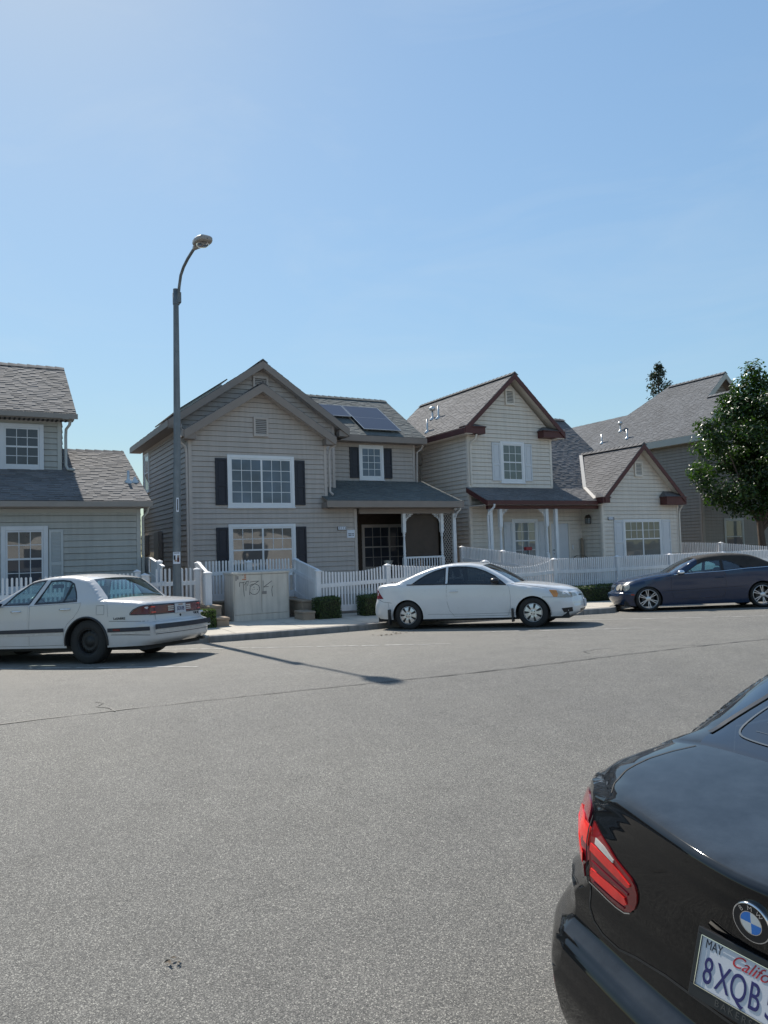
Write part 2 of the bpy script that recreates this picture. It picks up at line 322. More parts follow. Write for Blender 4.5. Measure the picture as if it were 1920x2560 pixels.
def clip(poly, a, b, c):
    """keep a*u+b*v+c >= 0 of a 2D polygon"""
    out = []
    for i in range(len(poly)):
        p, q = poly[i], poly[(i+1) % len(poly)]; dp = a*p[0]+b*p[1]+c; dq = a*q[0]+b*q[1]+c
        if dp >= 0: out.append(p)
        if (dp > 0 > dq) or (dp < 0 < dq): t = dp/(dp-dq); out.append((p[0]+t*(q[0]-p[0]), p[1]+t*(q[1]-p[1])))
    return out
def area(poly): return 0.5*sum(poly[i][0]*poly[(i+1) % len(poly)][1]-poly[(i+1) % len(poly)][0]*poly[i][1] for i in range(len(poly)))
def siding(mb, o, u, n, poly, lap=0.152, d=0.022):
    """lap boards: convex polygon (u, z) on the plane through o; each board leans out to d at its lower edge"""
    o, u, n = map(Vector, (o, u, n)); zs = [p[1] for p in poly]; k = math.floor(min(zs)/lap)
    flip = u.cross(Vector((0, 0, 1))).dot(n) < 0
    bk = [o+u*p[0]+Vector((0, 0, p[1]))-n*.03 for p in (poly if area(poly) > 0 else poly[::-1])]      # backing sheet behind slots added between boards to shade the laps
    mb.add(bk, [tuple(range(len(bk)))[::-1] if flip else tuple(range(len(bk)))])
    while k*lap < max(zs):
        z0, z1 = k*lap, (k+1)*lap-.0105; k += 1
        c = clip(clip(poly, 0, 1, -z0), 0, -1, z1)
        if len(c) < 3 or abs(area(c)) < 1e-4: continue
        if area(c) < 0: c = c[::-1]
        V = [o+u*p[0]+Vector((0, 0, p[1]))+n*(0.003+d*(z1-p[1])/lap) for p in c]
        f = tuple(range(len(V))); jit = random.uniform(.97, 1.03)
        mb.add(V, [f[::-1] if flip else f], jit)
        bot = [p for p in c if abs(p[1]-z0) < 1e-5]
        if len(bot) >= 2:
            a, b = min(p[0] for p in bot), max(p[0] for p in bot); z = Vector((0, 0, z0))
            Q = [o+u*a+z-n*.02, o+u*b+z-n*.02, o+u*b+z+n*(0.003+d), o+u*a+z+n*(0.003+d)]
            mb.add(Q, [(0, 1, 2, 3)] if not flip else [(3, 2, 1, 0)])
    return mb
def shingles(mb, o, u, v, poly, course=0.122, seed=1, thick=0.0085, lo=.87, hi=1.11):
    """laminated shingle tabs over a convex polygon (u along the eave, v up the slope)"""
    rnd = random.Random(seed); o, u, v = Vector(o), Vector(u).normalized(), Vector(v).normalized(); n = u.cross(v).normalized()
    if n.z < 0: n = -n
    flip = u.cross(v).dot(n) < 0
    if area(poly) < 0: poly = poly[::-1]
    vs = [p[1] for p in poly]; k = math.floor(min(vs)/course)
    while k*course < max(vs):
        v0, v1 = k*course, (k+1)*course; k += 1
        row = clip(clip(poly, 0, 1, -v0), 0, -1, v1)
        if len(row) < 3: continue
        a, b = min(p[0] for p in row), max(p[0] for p in row); x = a-rnd.uniform(0, .3); up = rnd.random() < .5
        while x < b:
            w = rnd.uniform(.10, .34); up = not up if rnd.random() < .85 else up
            c = clip(clip(row, 1, 0, -x), -1, 0, x+w); x += w
            if len(c) < 3 or abs(area(c)) < 2e-5: continue
            if area(c) < 0: c = c[::-1]
            h = thick*(1.65 if up else 0.8); t = rnd.uniform(lo, hi)*(1.04 if up else .93)
            H = lambda p: 0.004+h*(1-0.6*(p[1]-v0)/course)
            V = [o+u*p[0]+v*p[1]+n*H(p) for p in c]; m = len(V)
            W = [o+u*p[0]+v*p[1]-n*0.004 for p in c]
            top = tuple(range(m)); S = []
            for i in range(m):
                j = (i+1) % m
                if abs(c[i][1]-v1) < 1e-6 and abs(c[j][1]-v1) < 1e-6: continue
                S.append((i, m+i, m+j, j))
            F = [top]+S
            if flip: F = [f[::-1] for f in F]
            mb.add(V+W, F, t)
    return mb
def caps(mb, p0, p1, seed=3, w=.17):
    """row of ridge caps"""
    rnd = random.Random(seed); p0, p1 = Vector(p0), Vector(p1); d = p1-p0; L = d.length; d.normalize(); s = d.cross(Vector((0, 0, 1))).normalized(); x = 0
    while x < L:
        e = min(x+.30, L); t = rnd.uniform(.75, 1.1); a, b = p0+d*x, p0+d*e; mb.cur = t; z = Vector((0, 0, 1))
        mb.add([a-s*w-z*w*.52+z*.02, a+z*.055, a+s*w-z*w*.52+z*.02, b-s*w-z*w*.52+z*.01, b+z*.03, b+s*w-z*w*.52+z*.01], [(0, 1, 4, 3), (1, 2, 5, 4), (2, 1, 0)])
        x += .15; x += .10
    mb.cur = 1.0; return mb
def text_mesh(name, body, size, mat_, parent=None, shear=0.0, align='CENTER', extrude=0.001, mw=None, xscale=1.0, spacing=1.0):
    cu = bpy.data.curves.new(name, 'FONT'); cu.body = body; cu.size = size; cu.align_x = align; cu.align_y = 'CENTER'; cu.shear = shear; cu.extrude = extrude; cu.space_character = spacing
    t = bpy.data.objects.new(name, cu); scene.collection.objects.link(t); dg = bpy.context.evaluated_depsgraph_get()
    me = bpy.data.meshes.new_from_object(t.evaluated_get(dg)); bpy.data.objects.remove(t); bpy.data.curves.remove(cu)
    for vtx in me.vertices: vtx.co.x *= xscale
    me.materials.clear(); me.materials.append(mat_); o = bpy.data.objects.new(name, me); scene.collection.objects.link(o)
    if mw is not None: me.transform(mw)
    if parent: o.parent = parent
    return o
def frame_m(o, x, y, z):
    return Matrix(((x[0], y[0], z[0], o[0]), (x[1], y[1], z[1], o[1]), (x[2], y[2], z[2], o[2]), (0, 0, 0, 1)))
FRONT = lambda x, y, z: frame_m((x, y, z), (1, 0, 0), (0, 0, 1), (0, -1, 0))       # text standing on a street-facing wall
# ------------------------------------------------------------------ the setting: ground, road, kerb, pavement
def crown(X): return 7.72-0.055*X if X < 12 else 7.06-0.02*(X-12)
def zfar(X, Y): return 0.529247-0.0044869*X-0.0373918*Y
def gz(X, Y):
    yc = crown(X); a = zfar(X, Y); b = zfar(X, yc)-0.0705*(yc-Y); k = 0.05; h = max(0, min(1, .5+.5*(b-a)/k))
    return b+(a-b)*h-k*h*(1-h)          # smooth minimum of the two cross falls
KERB = [(-40, 18.4), (-8, 16.9), (0, 15.95), (1.2, 15.62), (2.2, 15.15), (3.35, 14.9), (5.2, 14.72), (7, 14.74), (8.5, 14.88), (10.5, 14.58), (12.66, 14.09), (13.85, 13.72), (14.5, 14.4), (15.6, 15.15), (17, 14.95), (24, 13.6), (60, 6)]
def lerp_tab(T, x):
    if x <= T[0][0]: return T[0][1]
    for (a, p), (b, q) in zip(T, T[1:]):
        if x <= b: return p+(q-p)*(x-a)/(b-a)
    return T[-1][1]
def ky(X): return sum(lerp_tab(KERB, X+d) for d in (-.25, 0, .25))/3
def walk_z(X, Y): return gz(X, ky(X))+0.13+0.012*(Y-ky(X))
def yard_z(X, Y):
    t = max(0, min(1, (Y-17.2)/4.0)); return walk_z(X, min(Y, 17.2))+t*0.22

mb = MB(); mb.add([(-1500, -1500, -1.2), (1500, -1500, -1.2), (1500, 1500, -1.2), (-1500, 1500, -1.2)], [(0, 1, 2, 3)])
tag(mb.build("ground", M['dirt']), kind='structure')
def grid(fx, fy, fz, xs, ys, mb=None):
    mb = mb or MB(); o = len(mb.v); mb.smooth = True
    V = [(x, y, fz(x, y)) for y in ys for x in xs]; n = len(xs)
    mb.add(V, [(j*n+i, j*n+i+1, (j+1)*n+i+1, (j+1)*n+i) for j in range(len(ys)-1) for i in range(n-1)]); return mb
xs = [-40+i for i in range(101)]; ys = [-.1+.4*i for i in range(50)]
tag(grid(0, 0, gz, xs, ys).build("road", M['asphalt']), kind='structure')
# kerb: face, rounded arris and top, in 3 m castings with a joint between them
mb = MB(); X = -38.0
while X < 58:
    n = 8; L = 3.0
    pts = [X+0.006+(L-0.012)*i/n for i in range(n+1)]; V = []
    for x in pts:
        y, z = ky(x), gz(x, ky(x)); s = (ky(x+.05)-ky(x-.05))/.1; l = hypot(1, s); nx, ny = -s/l, 1/l
        for d, h in ((0, -.12), (.012, .10), (.025, .122), (.05, .130), (.16, .131), (.16, -.12)): V.append((x+nx*d, y+ny*d, z+h))
    F = [(i*6+j, (i+1)*6+j, (i+1)*6+j+1, i*6+j+1) for i in range(n) for j in range(5)]+[(5, 4, 3, 2, 1, 0), tuple(n*6+j for j in range(6))]
    mb.add(V, F); X += L
tag(mb.build("kerb", M['kerb']), kind='structure')
# pavement slabs
mb = MB(); X = -38.0
while X < 58:
    L = 1.52; bx = X+0.006
    def slab(x0, x1, t0, t1):
        V = []
        for i in range(5):
            x = x0+(x1-x0)*i/4; s = (ky(x+.05)-ky(x-.05))/.1; l = hypot(1, s); xa, ya = x-s/l*.163, ky(x)+.163/l; yb = max(17.35, ya+.6)
            for t in (t0, t1): y = ya+(yb-ya)*t; V.append((xa+(x-xa)*t, y, walk_z(x, y)+.001))
        mb.add(V, [(2*i, 2*i+2, 2*i+3, 2*i+1) for i in range(4)])
    slab(bx, bx+L-.012, 0, .497); slab(bx, bx+L-.012, .503, 1); X += L
tag(mb.build("pavement", M['concrete']), kind='structure')
mb = grid(0, 0, lambda x, y: walk_z(x, y)-.012, [-38+i for i in range(96)], [y*.25 for y in range(24, 76)])
bm_ = [f for f in mb.f if all(mb.v[i][1] > ky(mb.v[i][0])+.10 for i in f)]; mb.f = bm_; mb.t = [1.0]*len(bm_); mb.mi = [0]*len(bm_); mb.sm = [True]*len(bm_)
tag(mb.build("pavement_bed", M['kerb']), kind='structure')
mb = grid(0, 0, yard_z, [-40+2*i for i in range(70)], [17.36, 17.8, 18.4, 19, 20, 21.3, 24, 30, 45, 70, 120])
tag(mb.build("yard", M['dirt']), kind='structure')
# near kerb and pavement under the photographer
mb = MB(); mb.box(-40, 60, -.30, -.12, -.5, -.16); tag(mb.build("near_kerb", M['kerb']), kind='structure')
mb = MB()
for i in range(60): mb.box(-40+i*1.6, -40+i*1.6+1.59, -3.4, -.304, -.5, -.165)
tag(mb.build("near_pavement", M['concrete']), kind='structure')
mb = MB(); mb.box(-40, 60, -60, -3.41, -.6, -.17); tag(mb.build("near_yard", M['kerb']), kind='structure')

def strip(mb, pts, w, lift=.004, jit=0.0, rnd=None):
    pts = [Vector((*p, 0)) for p in pts]; V = []
    for i, p in enumerate(pts):
        d = (pts[min(i+1, len(pts)-1)]-pts[max(i-1, 0)]).normalized(); n = Vector((-d.y, d.x, 0)); ww = w if not rnd else w*rnd.uniform(.4, 1.5)
        j = n*(rnd.uniform(-jit, jit) if rnd else 0)
        for s in (-1, 1): q = p+j+n*s*ww/2; V.append((q.x, q.y, gz(q.x, q.y)+lift))
    return mb.add(V, [(2*i, 2*i+2, 2*i+3, 2*i+1) for i in range(len(pts)-1)])
def dense(a, b, n): return [(a[0]+(b[0]-a[0])*i/n, a[1]+(b[1]-a[1])*i/n) for i in range(n+1)]
rl = random.Random(4)
for nm, a, b in (("A", (8.6, 11.92), (10.7, 10.02)), ("B", (10.9, 13.45), (14.6, 9.55)), ("C", (-.4, 13.8), (2.72, 10.74)), ("D", (2.0, 14.98), (6.9, 10.42))):
    mb = MB(); L = hypot(b[0]-a[0], b[1]-a[1]); t = 0
    while t < L:
        e = min(L, t+rl.uniform(.15, .7)); p = lambda s: (a[0]+(b[0]-a[0])*s/L, a[1]+(b[1]-a[1])*s/L)
        strip(mb, dense(p(t), p(e), 6), .075, rnd=rl); t = e+(rl.uniform(.01, .12) if rl.random() < .5 else 0)
    tag(mb.build("parking_line", M['line']), kind='structure')
mb = MB(); rc = random.Random(9)
xs_ = [-12+.16*i for i in range(330)]
strip(mb, [(x, crown(x)+.05*sin(x*.9)+rc.uniform(-.012, .012)) for x in xs_], .018, .0045, .006, rc)
br = [(1.05, 8.35), (1.10, 8.2), (1.03, 8.02), (1.12, 7.85), (1.14, 7.66)]
strip(mb, br, .02, .0048, .01, rc)
br = [(7.25, 7.72), (7.35, 7.95), (7.7, 8.02), (8.2, 7.83), (8.7, 7.5), (9.1, 7.26)]
pts_ = []
for a, b in zip(br, br[1:]): pts_ += dense(a, b, 5)[:-1]
strip(mb, pts_, .011, .0048, .008, rc)
strip(mb, dense((12.4, 7.25), (14.5, 6.8), 16), .010, .0048, .01, rc)
tag(mb.build("road_crack", M['tar']), kind='structure')
# ------------------------------------------------------------------ house building blocks
def OB(mb, W, u0, u1, d0, d1, z0, z1):
    """box on a wall frame W=(origin, along, outward)"""
    o, u, n = map(Vector, W); return mb.para(o+u*u0+n*d0+Vector((0, 0, z0)), u*(u1-u0), n*(d1-d0), (0, 0, z1-z0))
def fw(Y): return ((0, Y, 0), (1, 0, 0), (0, -1, 0))
def lw(X): return ((X, 0, 0), (0, 1, 0), (-1, 0, 0))
def window(root, W, u0, u1, z0, z1, pane, cols=4, rows=4, kind='double', tw=.095, trim='trimwhite', pane2=None, grid_low=True):
    """outer size u0..u1, z0..z1 with trim boards; kind double (two lights side by side), hung (two sashes), quad (both)"""
    mb = MB(); S = .045; a, b, c, d = u0+tw, u1-tw, z0+tw, z1-tw
    def rect(u0, u1, z0, z1, w, d0, d1):
        OB(mb, W, u0, u0+w, d0, d1, z0, z1); OB(mb, W, u1-w, u1, d0, d1, z0, z1); OB(mb, W, u0+w, u1-w, d0, d1, z1-w, z1); OB(mb, W, u0+w, u1-w, d0, d1, z0, z0+w)
    rect(a+.002, b-.002, c+.002, d-.002, .04, .0, .040)
    um, zm = (a+b)/2, c+(d-c)*.5
    if kind in ('double', 'quad'): OB(mb, W, um-.028, um+.028, .0, .042, c+.042, d-.042)
    if kind in ('hung', 'quad'):
        OB(mb, W, a+.042, (um-.029 if kind == 'quad' else b-.042), .0, .044, zm-.022, zm+.022)
        if kind == 'quad': OB(mb, W, um+.029, b-.042, .0, .044, zm-.022, zm+.022)
    cells = []
    if kind == 'double': cells = [(a+.04, um-.028, c+.04, d-.04), (um+.028, b-.04, c+.04, d-.04)]
    if kind == 'hung': cells = [(a+.04, b-.04, zm+.022, d-.04), (a+.04, b-.04, c+.04, zm-.022)]
    if kind == 'quad': cells = [(a+.04, um-.028, zm+.022, d-.04), (um+.028, b-.04, zm+.022, d-.04), (a+.04, um-.028, c+.04, zm-.022), (um+.028, b-.04, c+.04, zm-.022)]
    if kind == 'plain': cells = [(a+.04, b-.04, c+.04, d-.04)]
    for i, (p, q, r, s) in enumerate(cells):
        low = kind in ('hung', 'quad') and i >= len(cells)//2
        if low and not grid_low: continue
        for k in range(1, cols): u = p+(q-p)*k/cols; OB(mb, W, u-.0085, u+.0085, .030, .037, r, s)
        for k in range(1, rows): z = r+(s-r)*k/rows; OB(mb, W, p, q, .0302, .0365, z-.0085, z+.0085)
    w = keep(mb.build("window", M[trim]), root)
    t = MB(); mbk = mb; mb = t
    rect(u0, u1, z0, z1, tw, .0, .052); OB(mb, W, u0-.02, u1+.02, .0, .07, z0-.03, z0-.002)
    o = t.build("trim", M[trim], bevel=.004); o.parent = w
    for i, (p, q, r, s) in enumerate(cells):
        g = MB(); OB(g, W, p, q, .0285, .0305, r, s); low = kind in ('hung', 'quad') and i >= len(cells)//2
        o = g.build("pane", M[pane2 if (low and pane2) else pane]); o.parent = w; o.matrix_parent_inverse = Matrix()
    return w
def shutter(root, W, u0, u1, z0, z1, m, style='panel'):
    mb = MB(); OB(mb, W, u0, u0+.05, .0, .056, z0, z1); OB(mb, W, u1-.05, u1, .0, .056, z0, z1); zm = z0+(z1-z0)*.42
    for a, b in ((z0, z0+.07), (zm-.035, zm+.035), (z1-.07, z1)): OB(mb, W, u0+.05, u1-.05, .0, .054, a, b)
    for a, b in ((z0+.07, zm-.035), (zm+.035, z1-.07)):
        if style == 'louver':
            z = a
            o, u, n = map(Vector, W)
            while z < b-.02: mb.para(o+u*(u0+.05)+n*.033+Vector((0, 0, z+.03)), u*(u1-u0-.1), n*.018-Vector((0, 0, .022)), (0, 0, -.006)); z += .032
            OB(mb, W, u0+.05, u1-.05, .0, .032, a, b)
        else: OB(mb, W, u0+.05, u1-.05, .0, .036, a, b); OB(mb, W, u0+.09, u1-.09, .0, .044, a+.05, b-.05)
    return keep(mb.build("shutter", M[m], bevel=.003), root)
def vent(root, W, u0, u1, z0, z1, m):
    mb = MB(); t = .06
    OB(mb, W, u0, u0+t, 0, .075, z0, z1); OB(mb, W, u1-t, u1, 0, .075, z0, z1); OB(mb, W, u0+t, u1-t, 0, .075, z0, z0+t); OB(mb, W, u0+t, u1-t, 0, .075, z1-t, z1)
    o, u, n = map(Vector, W); z = z0+t
    while z < z1-t-.02: mb.para(o+u*(u0+t)+n*.036+Vector((0, 0, z+.045)), u*(u1-u0-2*t), n*.032-Vector((0, 0, .035)), (0, 0, -.008)); z += .055
    v = keep(mb.build("gable_vent", M[m]), root)
    b = MB(); OB(b, W, u0+t, u1-t, 0, .033, z0+t, z1-t); o = b.build("backing", M['louver']); o.parent = v; o.matrix_parent_inverse = Matrix(); return v
def cboard(mb, W, u, z0, z1, w=.10, d=.03): OB(mb, W, u-w/2, u+w/2, 0, d, z0, z1)
def downspout(root, pts, m, r=.038):
    mb = MB(); mb.tube(pts, r, 8); return keep(mb.build("downspout", M[m]), root)
def slope(root, name, o, u, v, poly, m, seed, deck='brownfascia', course=.122, dk=.05, **kw):
    """shingled roof plane with a thin deck under it"""
    mb = MB(); shingles(mb, o, u, v, poly, course, seed, **kw)
    r = keep(mb.build(name, M[m]), root)
    o, u, v = Vector(o), Vector(u).normalized(), Vector(v).normalized(); n = u.cross(v).normalized(); n = n if n.z > 0 else -n
    d = MB(); d.prism([o+u*p[0]+v*p[1]-n*.006 for p in poly], -n*dk)
    s = d.build("roof_deck", M[deck]); s.parent = r; s.matrix_parent_inverse = Matrix(); return r
def gable_front(root, xr, zp, hw, sl, y0, y1, sh, fas, seed, both=True, deck='taupetrim', fh=.20, soff=True, ridge=True, left=True, right=True):
    """gable roof with its ridge along Y: two shingled slopes, rake boards, ridge caps. y0 = front edge"""
    S = hw*sqrt(1+sl*sl); k = 1/sqrt(1+sl*sl)
    for sgn in (-1, 1):
        if (sgn < 0 and not left) or (sgn > 0 and not right): continue
        slope(root, "roof", (xr+sgn*hw, y0, zp-hw*sl), (0, 1, 0), (-sgn*k, 0, sl*k), [(0, 0), (y1-y0, 0), (y1-y0, S), (0, S)], sh, seed+sgn, deck)
    mb = MB()
    for sgn in (-1, 1):
        a, b = Vector((xr+sgn*hw, y0-.012, zp-hw*sl)), Vector((xr, y0-.012, zp)); n = Vector((sgn*sl*k, 0, k))
        d = b-a; z = Vector((0, 0, -1))
        # rake board with plumb-cut ends, a thinner shadow board over it
        mb.prism([a-n*.008, b-n*.008, b+z*fh/k, a+z*fh/k], (0, .03, 0))
        mb.prism([a+n*.006, b+Vector((0, 0, .006)), b-Vector((0, 0, .05)), a-n*.045], (0, -.018, 0)) if False else None
    keep(mb.build("rake_board", M[fas], bevel=.003), root)
    if ridge: keep(caps(MB(), (xr, y0, zp+.01), (xr, y1, zp+.01), seed).build("ridge_cap", M[sh]), root)
def meter(root, W, u0, u1, z0, z1, name="electric_meter"):
    mb = MB(); OB(mb, W, u0, u1, .02, .16, z0, z1); OB(mb, W, (u0+u1)/2-.03, (u0+u1)/2+.03, .03, .09, .2, z0)
    return keep(mb.build(name, M['greyfascia'], bevel=.01), root)

def wallset(root, name, m, pieces, lap=.152):
    mb = MB()
    for W, poly in pieces: siding(mb, *W, poly, lap)
    return keep(mb.build(name, m), root)
for k_ in ('taupe', 'cream', 'sage', 'umber'):    # per-board tint on the siding colours
    nt = M[k_].node_tree; b_ = nt.nodes["Principled BSDF"]; l_ = b_.inputs['Base Color'].links[0].from_socket
    at = nd(nt.nodes, "ShaderNodeAttribute", attribute_name="tint"); mx = nd(nt.nodes, "ShaderNodeMix", data_type='RGBA', blend_type='MULTIPLY'); mx.inputs[0].default_value = 1
    nt.links.new(l_, mx.inputs[6]); nt.links.new(at.outputs['Color'], mx.inputs[7]); nt.links.new(mx.outputs[2], b_.inputs['Base Color'])

# ================================================================== taupe house with nested gables
H = thing("house", "two-storey taupe house with two nested front gables and navy shutters", "house", (7.9, 21.6, .2))
FL, X0 = .22, 5.32
# walls
wallset(H, "wall", M['taupe'], [
    (fw(21.6), [(X0, FL), (9.65, FL), (9.65, 5.25), (7.485, 6.62), (X0, 5.25)]),
    (fw(21.6), [(9.65, FL), (10.65, FL), (10.65, 3.12), (9.65, 3.12)]),
    (fw(22.6), [(X0, 5.1), (X0, 5.96), (7.88, 7.68), (10.4, 5.96), (10.4, 5.1)]),
    (fw(22.6), [(9.65, 3.2), (10.4, 3.2), (10.4, 5.1), (9.65, 5.1)]),
    (lw(X0), [(21.6, FL), (28.3, FL), (28.3, 5.60), (22.6, 5.60), (21.6, 5.2)]),
    (((10.4, 0, 0), (0, 1, 0), (1, 0, 0)), [(22.6, 3.2), (23.6, 3.2), (23.6, 6.1), (22.6, 6.1)]),
    (((10.65, 0, 0), (0, 1, 0), (1, 0, 0)), [(21.6, FL), (23.6, FL), (23.6, 3.4), (21.6, 3.1)]),
    (((9.65, 0, 0), (0, 1, 0), (1, 0, 0)), [(21.6, 3.2), (22.6, 3.2), (22.6, 5.3), (21.6, 5.2)]),
    (fw(23.6), [(10.4, 3.6), (14.08, 3.6), (14.08, 5.72), (10.4, 5.72)]),
    (((14.08, 0, 0), (0, 1, 0), (1, 0, 0)), [(23.6, FL), (28.8, FL), (28.8, 5.8), (26.2, 7.45), (23.6, 5.8)]),
    (((0, 28.3, 0), (1, 0, 0), (0, 1, 0)), [(X0, FL), (14.08, FL), (14.08, 5.7), (X0, 5.7)]),
    (((0, 28.3, 0), (1, 0, 0), (0, 1, 0)), [(X0, 5.7), (10.4, 5.7), (7.88, 7.6)]),
])
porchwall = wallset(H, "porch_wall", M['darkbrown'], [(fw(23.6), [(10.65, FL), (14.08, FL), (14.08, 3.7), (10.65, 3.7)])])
mb = MB()
for W, u, a, b in ((fw(21.6), X0+.03, FL, 5.12), (fw(21.6), 9.60, 3.2, 5.12), (fw(21.6), 10.60, FL, 3.0), (fw(22.6), 10.35, 3.45, 5.85), (fw(23.6), 14.03, 3.9, 5.6), (lw(X0), 21.65, FL, 5.1), (lw(X0), 28.25, FL, 5.6)): cboard(mb, W, u, a, b)
OB(mb, fw(23.6), 10.4, 14.08, 0, .028, 5.52, 5.66)
OB(mb, lw(X0), 22.3, 28.3, 0, .026, 5.42, 5.58)
keep(mb.build("corner_board", M['taupetrim'], bevel=.003), H)
# roofs
gable_front(H, 7.88, 7.73, 2.96, .685, 22.3, 28.7, 'sh_brown', 'brownfascia', 21)
gable_front(H, 7.485, 6.76, 2.36, .64, 21.25, 22.62, 'sh_brown', 'brownfascia', 31, fh=.22)
sl = .64; k = 1/sqrt(1+sl*sl); S = 3.0/k
slope(H, "roof", (0, 23.2, 5.68), (1, 0, 0), (0, k, sl*k), [(10.87, 0), (14.35, 0), (14.35, S), (8.07, S)], 'sh_grey', 41, 'taupetrim')
slope(H, "roof", (0, 29.2, 5.68), (1, 0, 0), (0, -k, sl*k), [(8.07, 0), (14.35, 0), (14.35, S), (8.07, S)], 'sh_grey', 42, 'taupetrim')
keep(caps(MB(), (8.1, 26.2, 7.61), (14.35, 26.2, 7.61), 5).build("ridge_cap", M['sh_grey']), H)
mb = MB(); e = Vector((14.34, 23.2, 5.68)); t_ = Vector((14.34, 26.2, 7.60)); mb.prism([e, t_, t_-Vector((0, 0, .24)), e-Vector((0, 0, .22))], (.03, 0, 0))
mb.prism([Vector((14.34, 29.2, 5.68)), t_, t_-Vector((0, 0, .24)), Vector((14.34, 29.2, 5.46))], (.03, 0, 0))
# eave fascia, gutters, boxed cornice ends
mb.box(10.85, 14.37, 23.15, 23.19, 5.46, 5.665); mb.box(10.4, 14.33, 23.2, 23.58, 5.46, 5.49)
mb.box(4.90, 4.94, 22.33, 28.7, 5.50, 5.69); mb.box(4.95, 5.30, 22.35, 28.7, 5.50, 5.53)
mb.box(10.80, 10.85, 22.33, 23.14, 5.46, 5.69)
for xa, xb in ((5.14, 5.47), (9.52, 9.85)): mb.box(xa, xb, 21.27, 21.58, 5.0, 5.20)
for xa, xb in ((4.95, 5.3), (10.47, 10.79)): mb.box(xa, xb, 22.33, 22.58, 5.46, 5.66)
mb.box(5.08, 5.135, 21.27, 22.3, 5.06, 5.25); mb.box(9.83, 9.885, 21.28, 22.28, 5.06, 5.25)
keep(mb.build("fascia", M['brownfascia'], bevel=.004), H)
mb = MB()      # vented soffits under the rakes
for xr, zp, hw, s_, ya, yb in ((7.88, 7.73, 2.9, .685, 22.32, 22.58), (7.485, 6.76, 2.3, .64, 21.29, 21.58)):
    for sg in (-1, 1):
        a, b = Vector((xr+sg*hw, ya, zp-hw*s_-.2)), Vector((xr, ya, zp-.2)); mb.prism([a, b, b-Vector((0, 0, .02)), a-Vector((0, 0, .02))], (0, yb-ya, 0))
        n_ = 24
        for i in range(n_): q = a.lerp(b, (i+.5)/n_); mb.box(q.x-.012, q.x+.012, ya+.02, yb-.02, q.z-.034, q.z-.018)
keep(mb.build("soffit", M['taupetrim']), H)
vent(H, fw(21.6), 7.27, 7.73, 5.20, 5.79, 'taupetrim'); vent(H, fw(22.6), 7.62, 8.12, 6.92, 7.28, 'taupetrim')
window(H, fw(21.6), 6.44, 8.54, 3.06, 4.62, 'p_sky', 3, 4, 'double')
window(H, fw(21.6), 6.44, 8.54, 1.02, 2.56, 'p_warm', 3, 2, 'quad', grid_low=False)
for a, b in ((6.08, 6.43), (8.555, 8.89)):
    shutter(H, fw(21.6), a, b, 3.13, 4.51, 'navy'); shutter(H, fw(21.6), a, b, 1.08, 2.47, 'navy')
window(H, fw(23.6), 11.78, 12.76, 4.16, 5.40, 'p_sky', 3, 4, 'plain')
shutter(H, fw(23.6), 11.42, 11.77, 4.22, 5.30, 'navy'); shutter(H, fw(23.6), 12.77, 13.10, 4.22, 5.30, 'navy')
window(H, lw(X0), 27.15, 28.0, 3.97, 5.36, 'p_blind', 1, 1, 'hung', .05, pane2='p_dark')
meter(H, lw(X0), 27.4, 28.1, 1.75, 2.45); meter(H, lw(X0), 25.2, 25.9, 1.6, 2.5)
mb = MB(); mb.tube([(5.2, 24.9, 1.6), (5.15, 24.4, 1.55), (5.16, 24.2, 1.2), (5.2, 24.25, .6), (5.22, 24.3, .3)], .014, 6); keep(mb.build("cable", M['black']), H)
downspout(H, [(5.05, 21.4, 5.08), (5.05, 21.5, 4.95), (5.22, 21.55, 4.8), (5.245, 21.56, 4.6), (5.25, 21.56, .3)], 'taupetrim')
downspout(H, [(9.92, 21.5, 5.02), (9.75, 21.52, 4.93), (9.72, 21.54, 4.7), (9.72, 21.54, 3.55), (9.80, 21.48, 3.45)], 'taupetrim')
downspout(H, [(14.28, 23.3, 5.5), (14.25, 23.4, 5.3), (14.13, 23.5, 5.2), (14.1, 23.52, 4.1)], 'taupetrim')
# porch: roof, beam, posts, rail, lattice, shade
sl = .352; k = 1/sqrt(1+sl*sl); S = 2.52/k
slope(H, "porch_roof", (0, 21.1, 3.24), (1, 0, 0), (0, k, sl*k), [(9.45, 0), (14.42, 0), (14.42, S), (9.62, S), (9.45, .5)], 'sh_grey', 51, 'brownfascia')
mb = MB(); mb.box(9.40, 14.45, 21.055, 21.095, 3.03, 3.235); mb.box(9.43, 9.47, 21.1, 21.58, 3.03, 3.2)
a, b = Vector((14.40, 21.1, 3.225)), Vector((14.40, 23.58, 4.10)); mb.prism([a, b, b-Vector((0, 0, .2)), a-Vector((0, 0, .2))], (.035, 0, 0))
mb.box(9.66, 14.36, 21.12, 23.55, 3.02, 3.045)
mb.box(10.72, 14.36, 21.52, 21.66, 2.85, 3.02)
keep(mb.build("porch_fascia", M['brownfascia'], bevel=.004), H)
mb = MB(); mb.box(10.66, 14.4, 21.4, 23.58, .15, .36); keep(mb.build("porch_floor", M['concrete']), H)
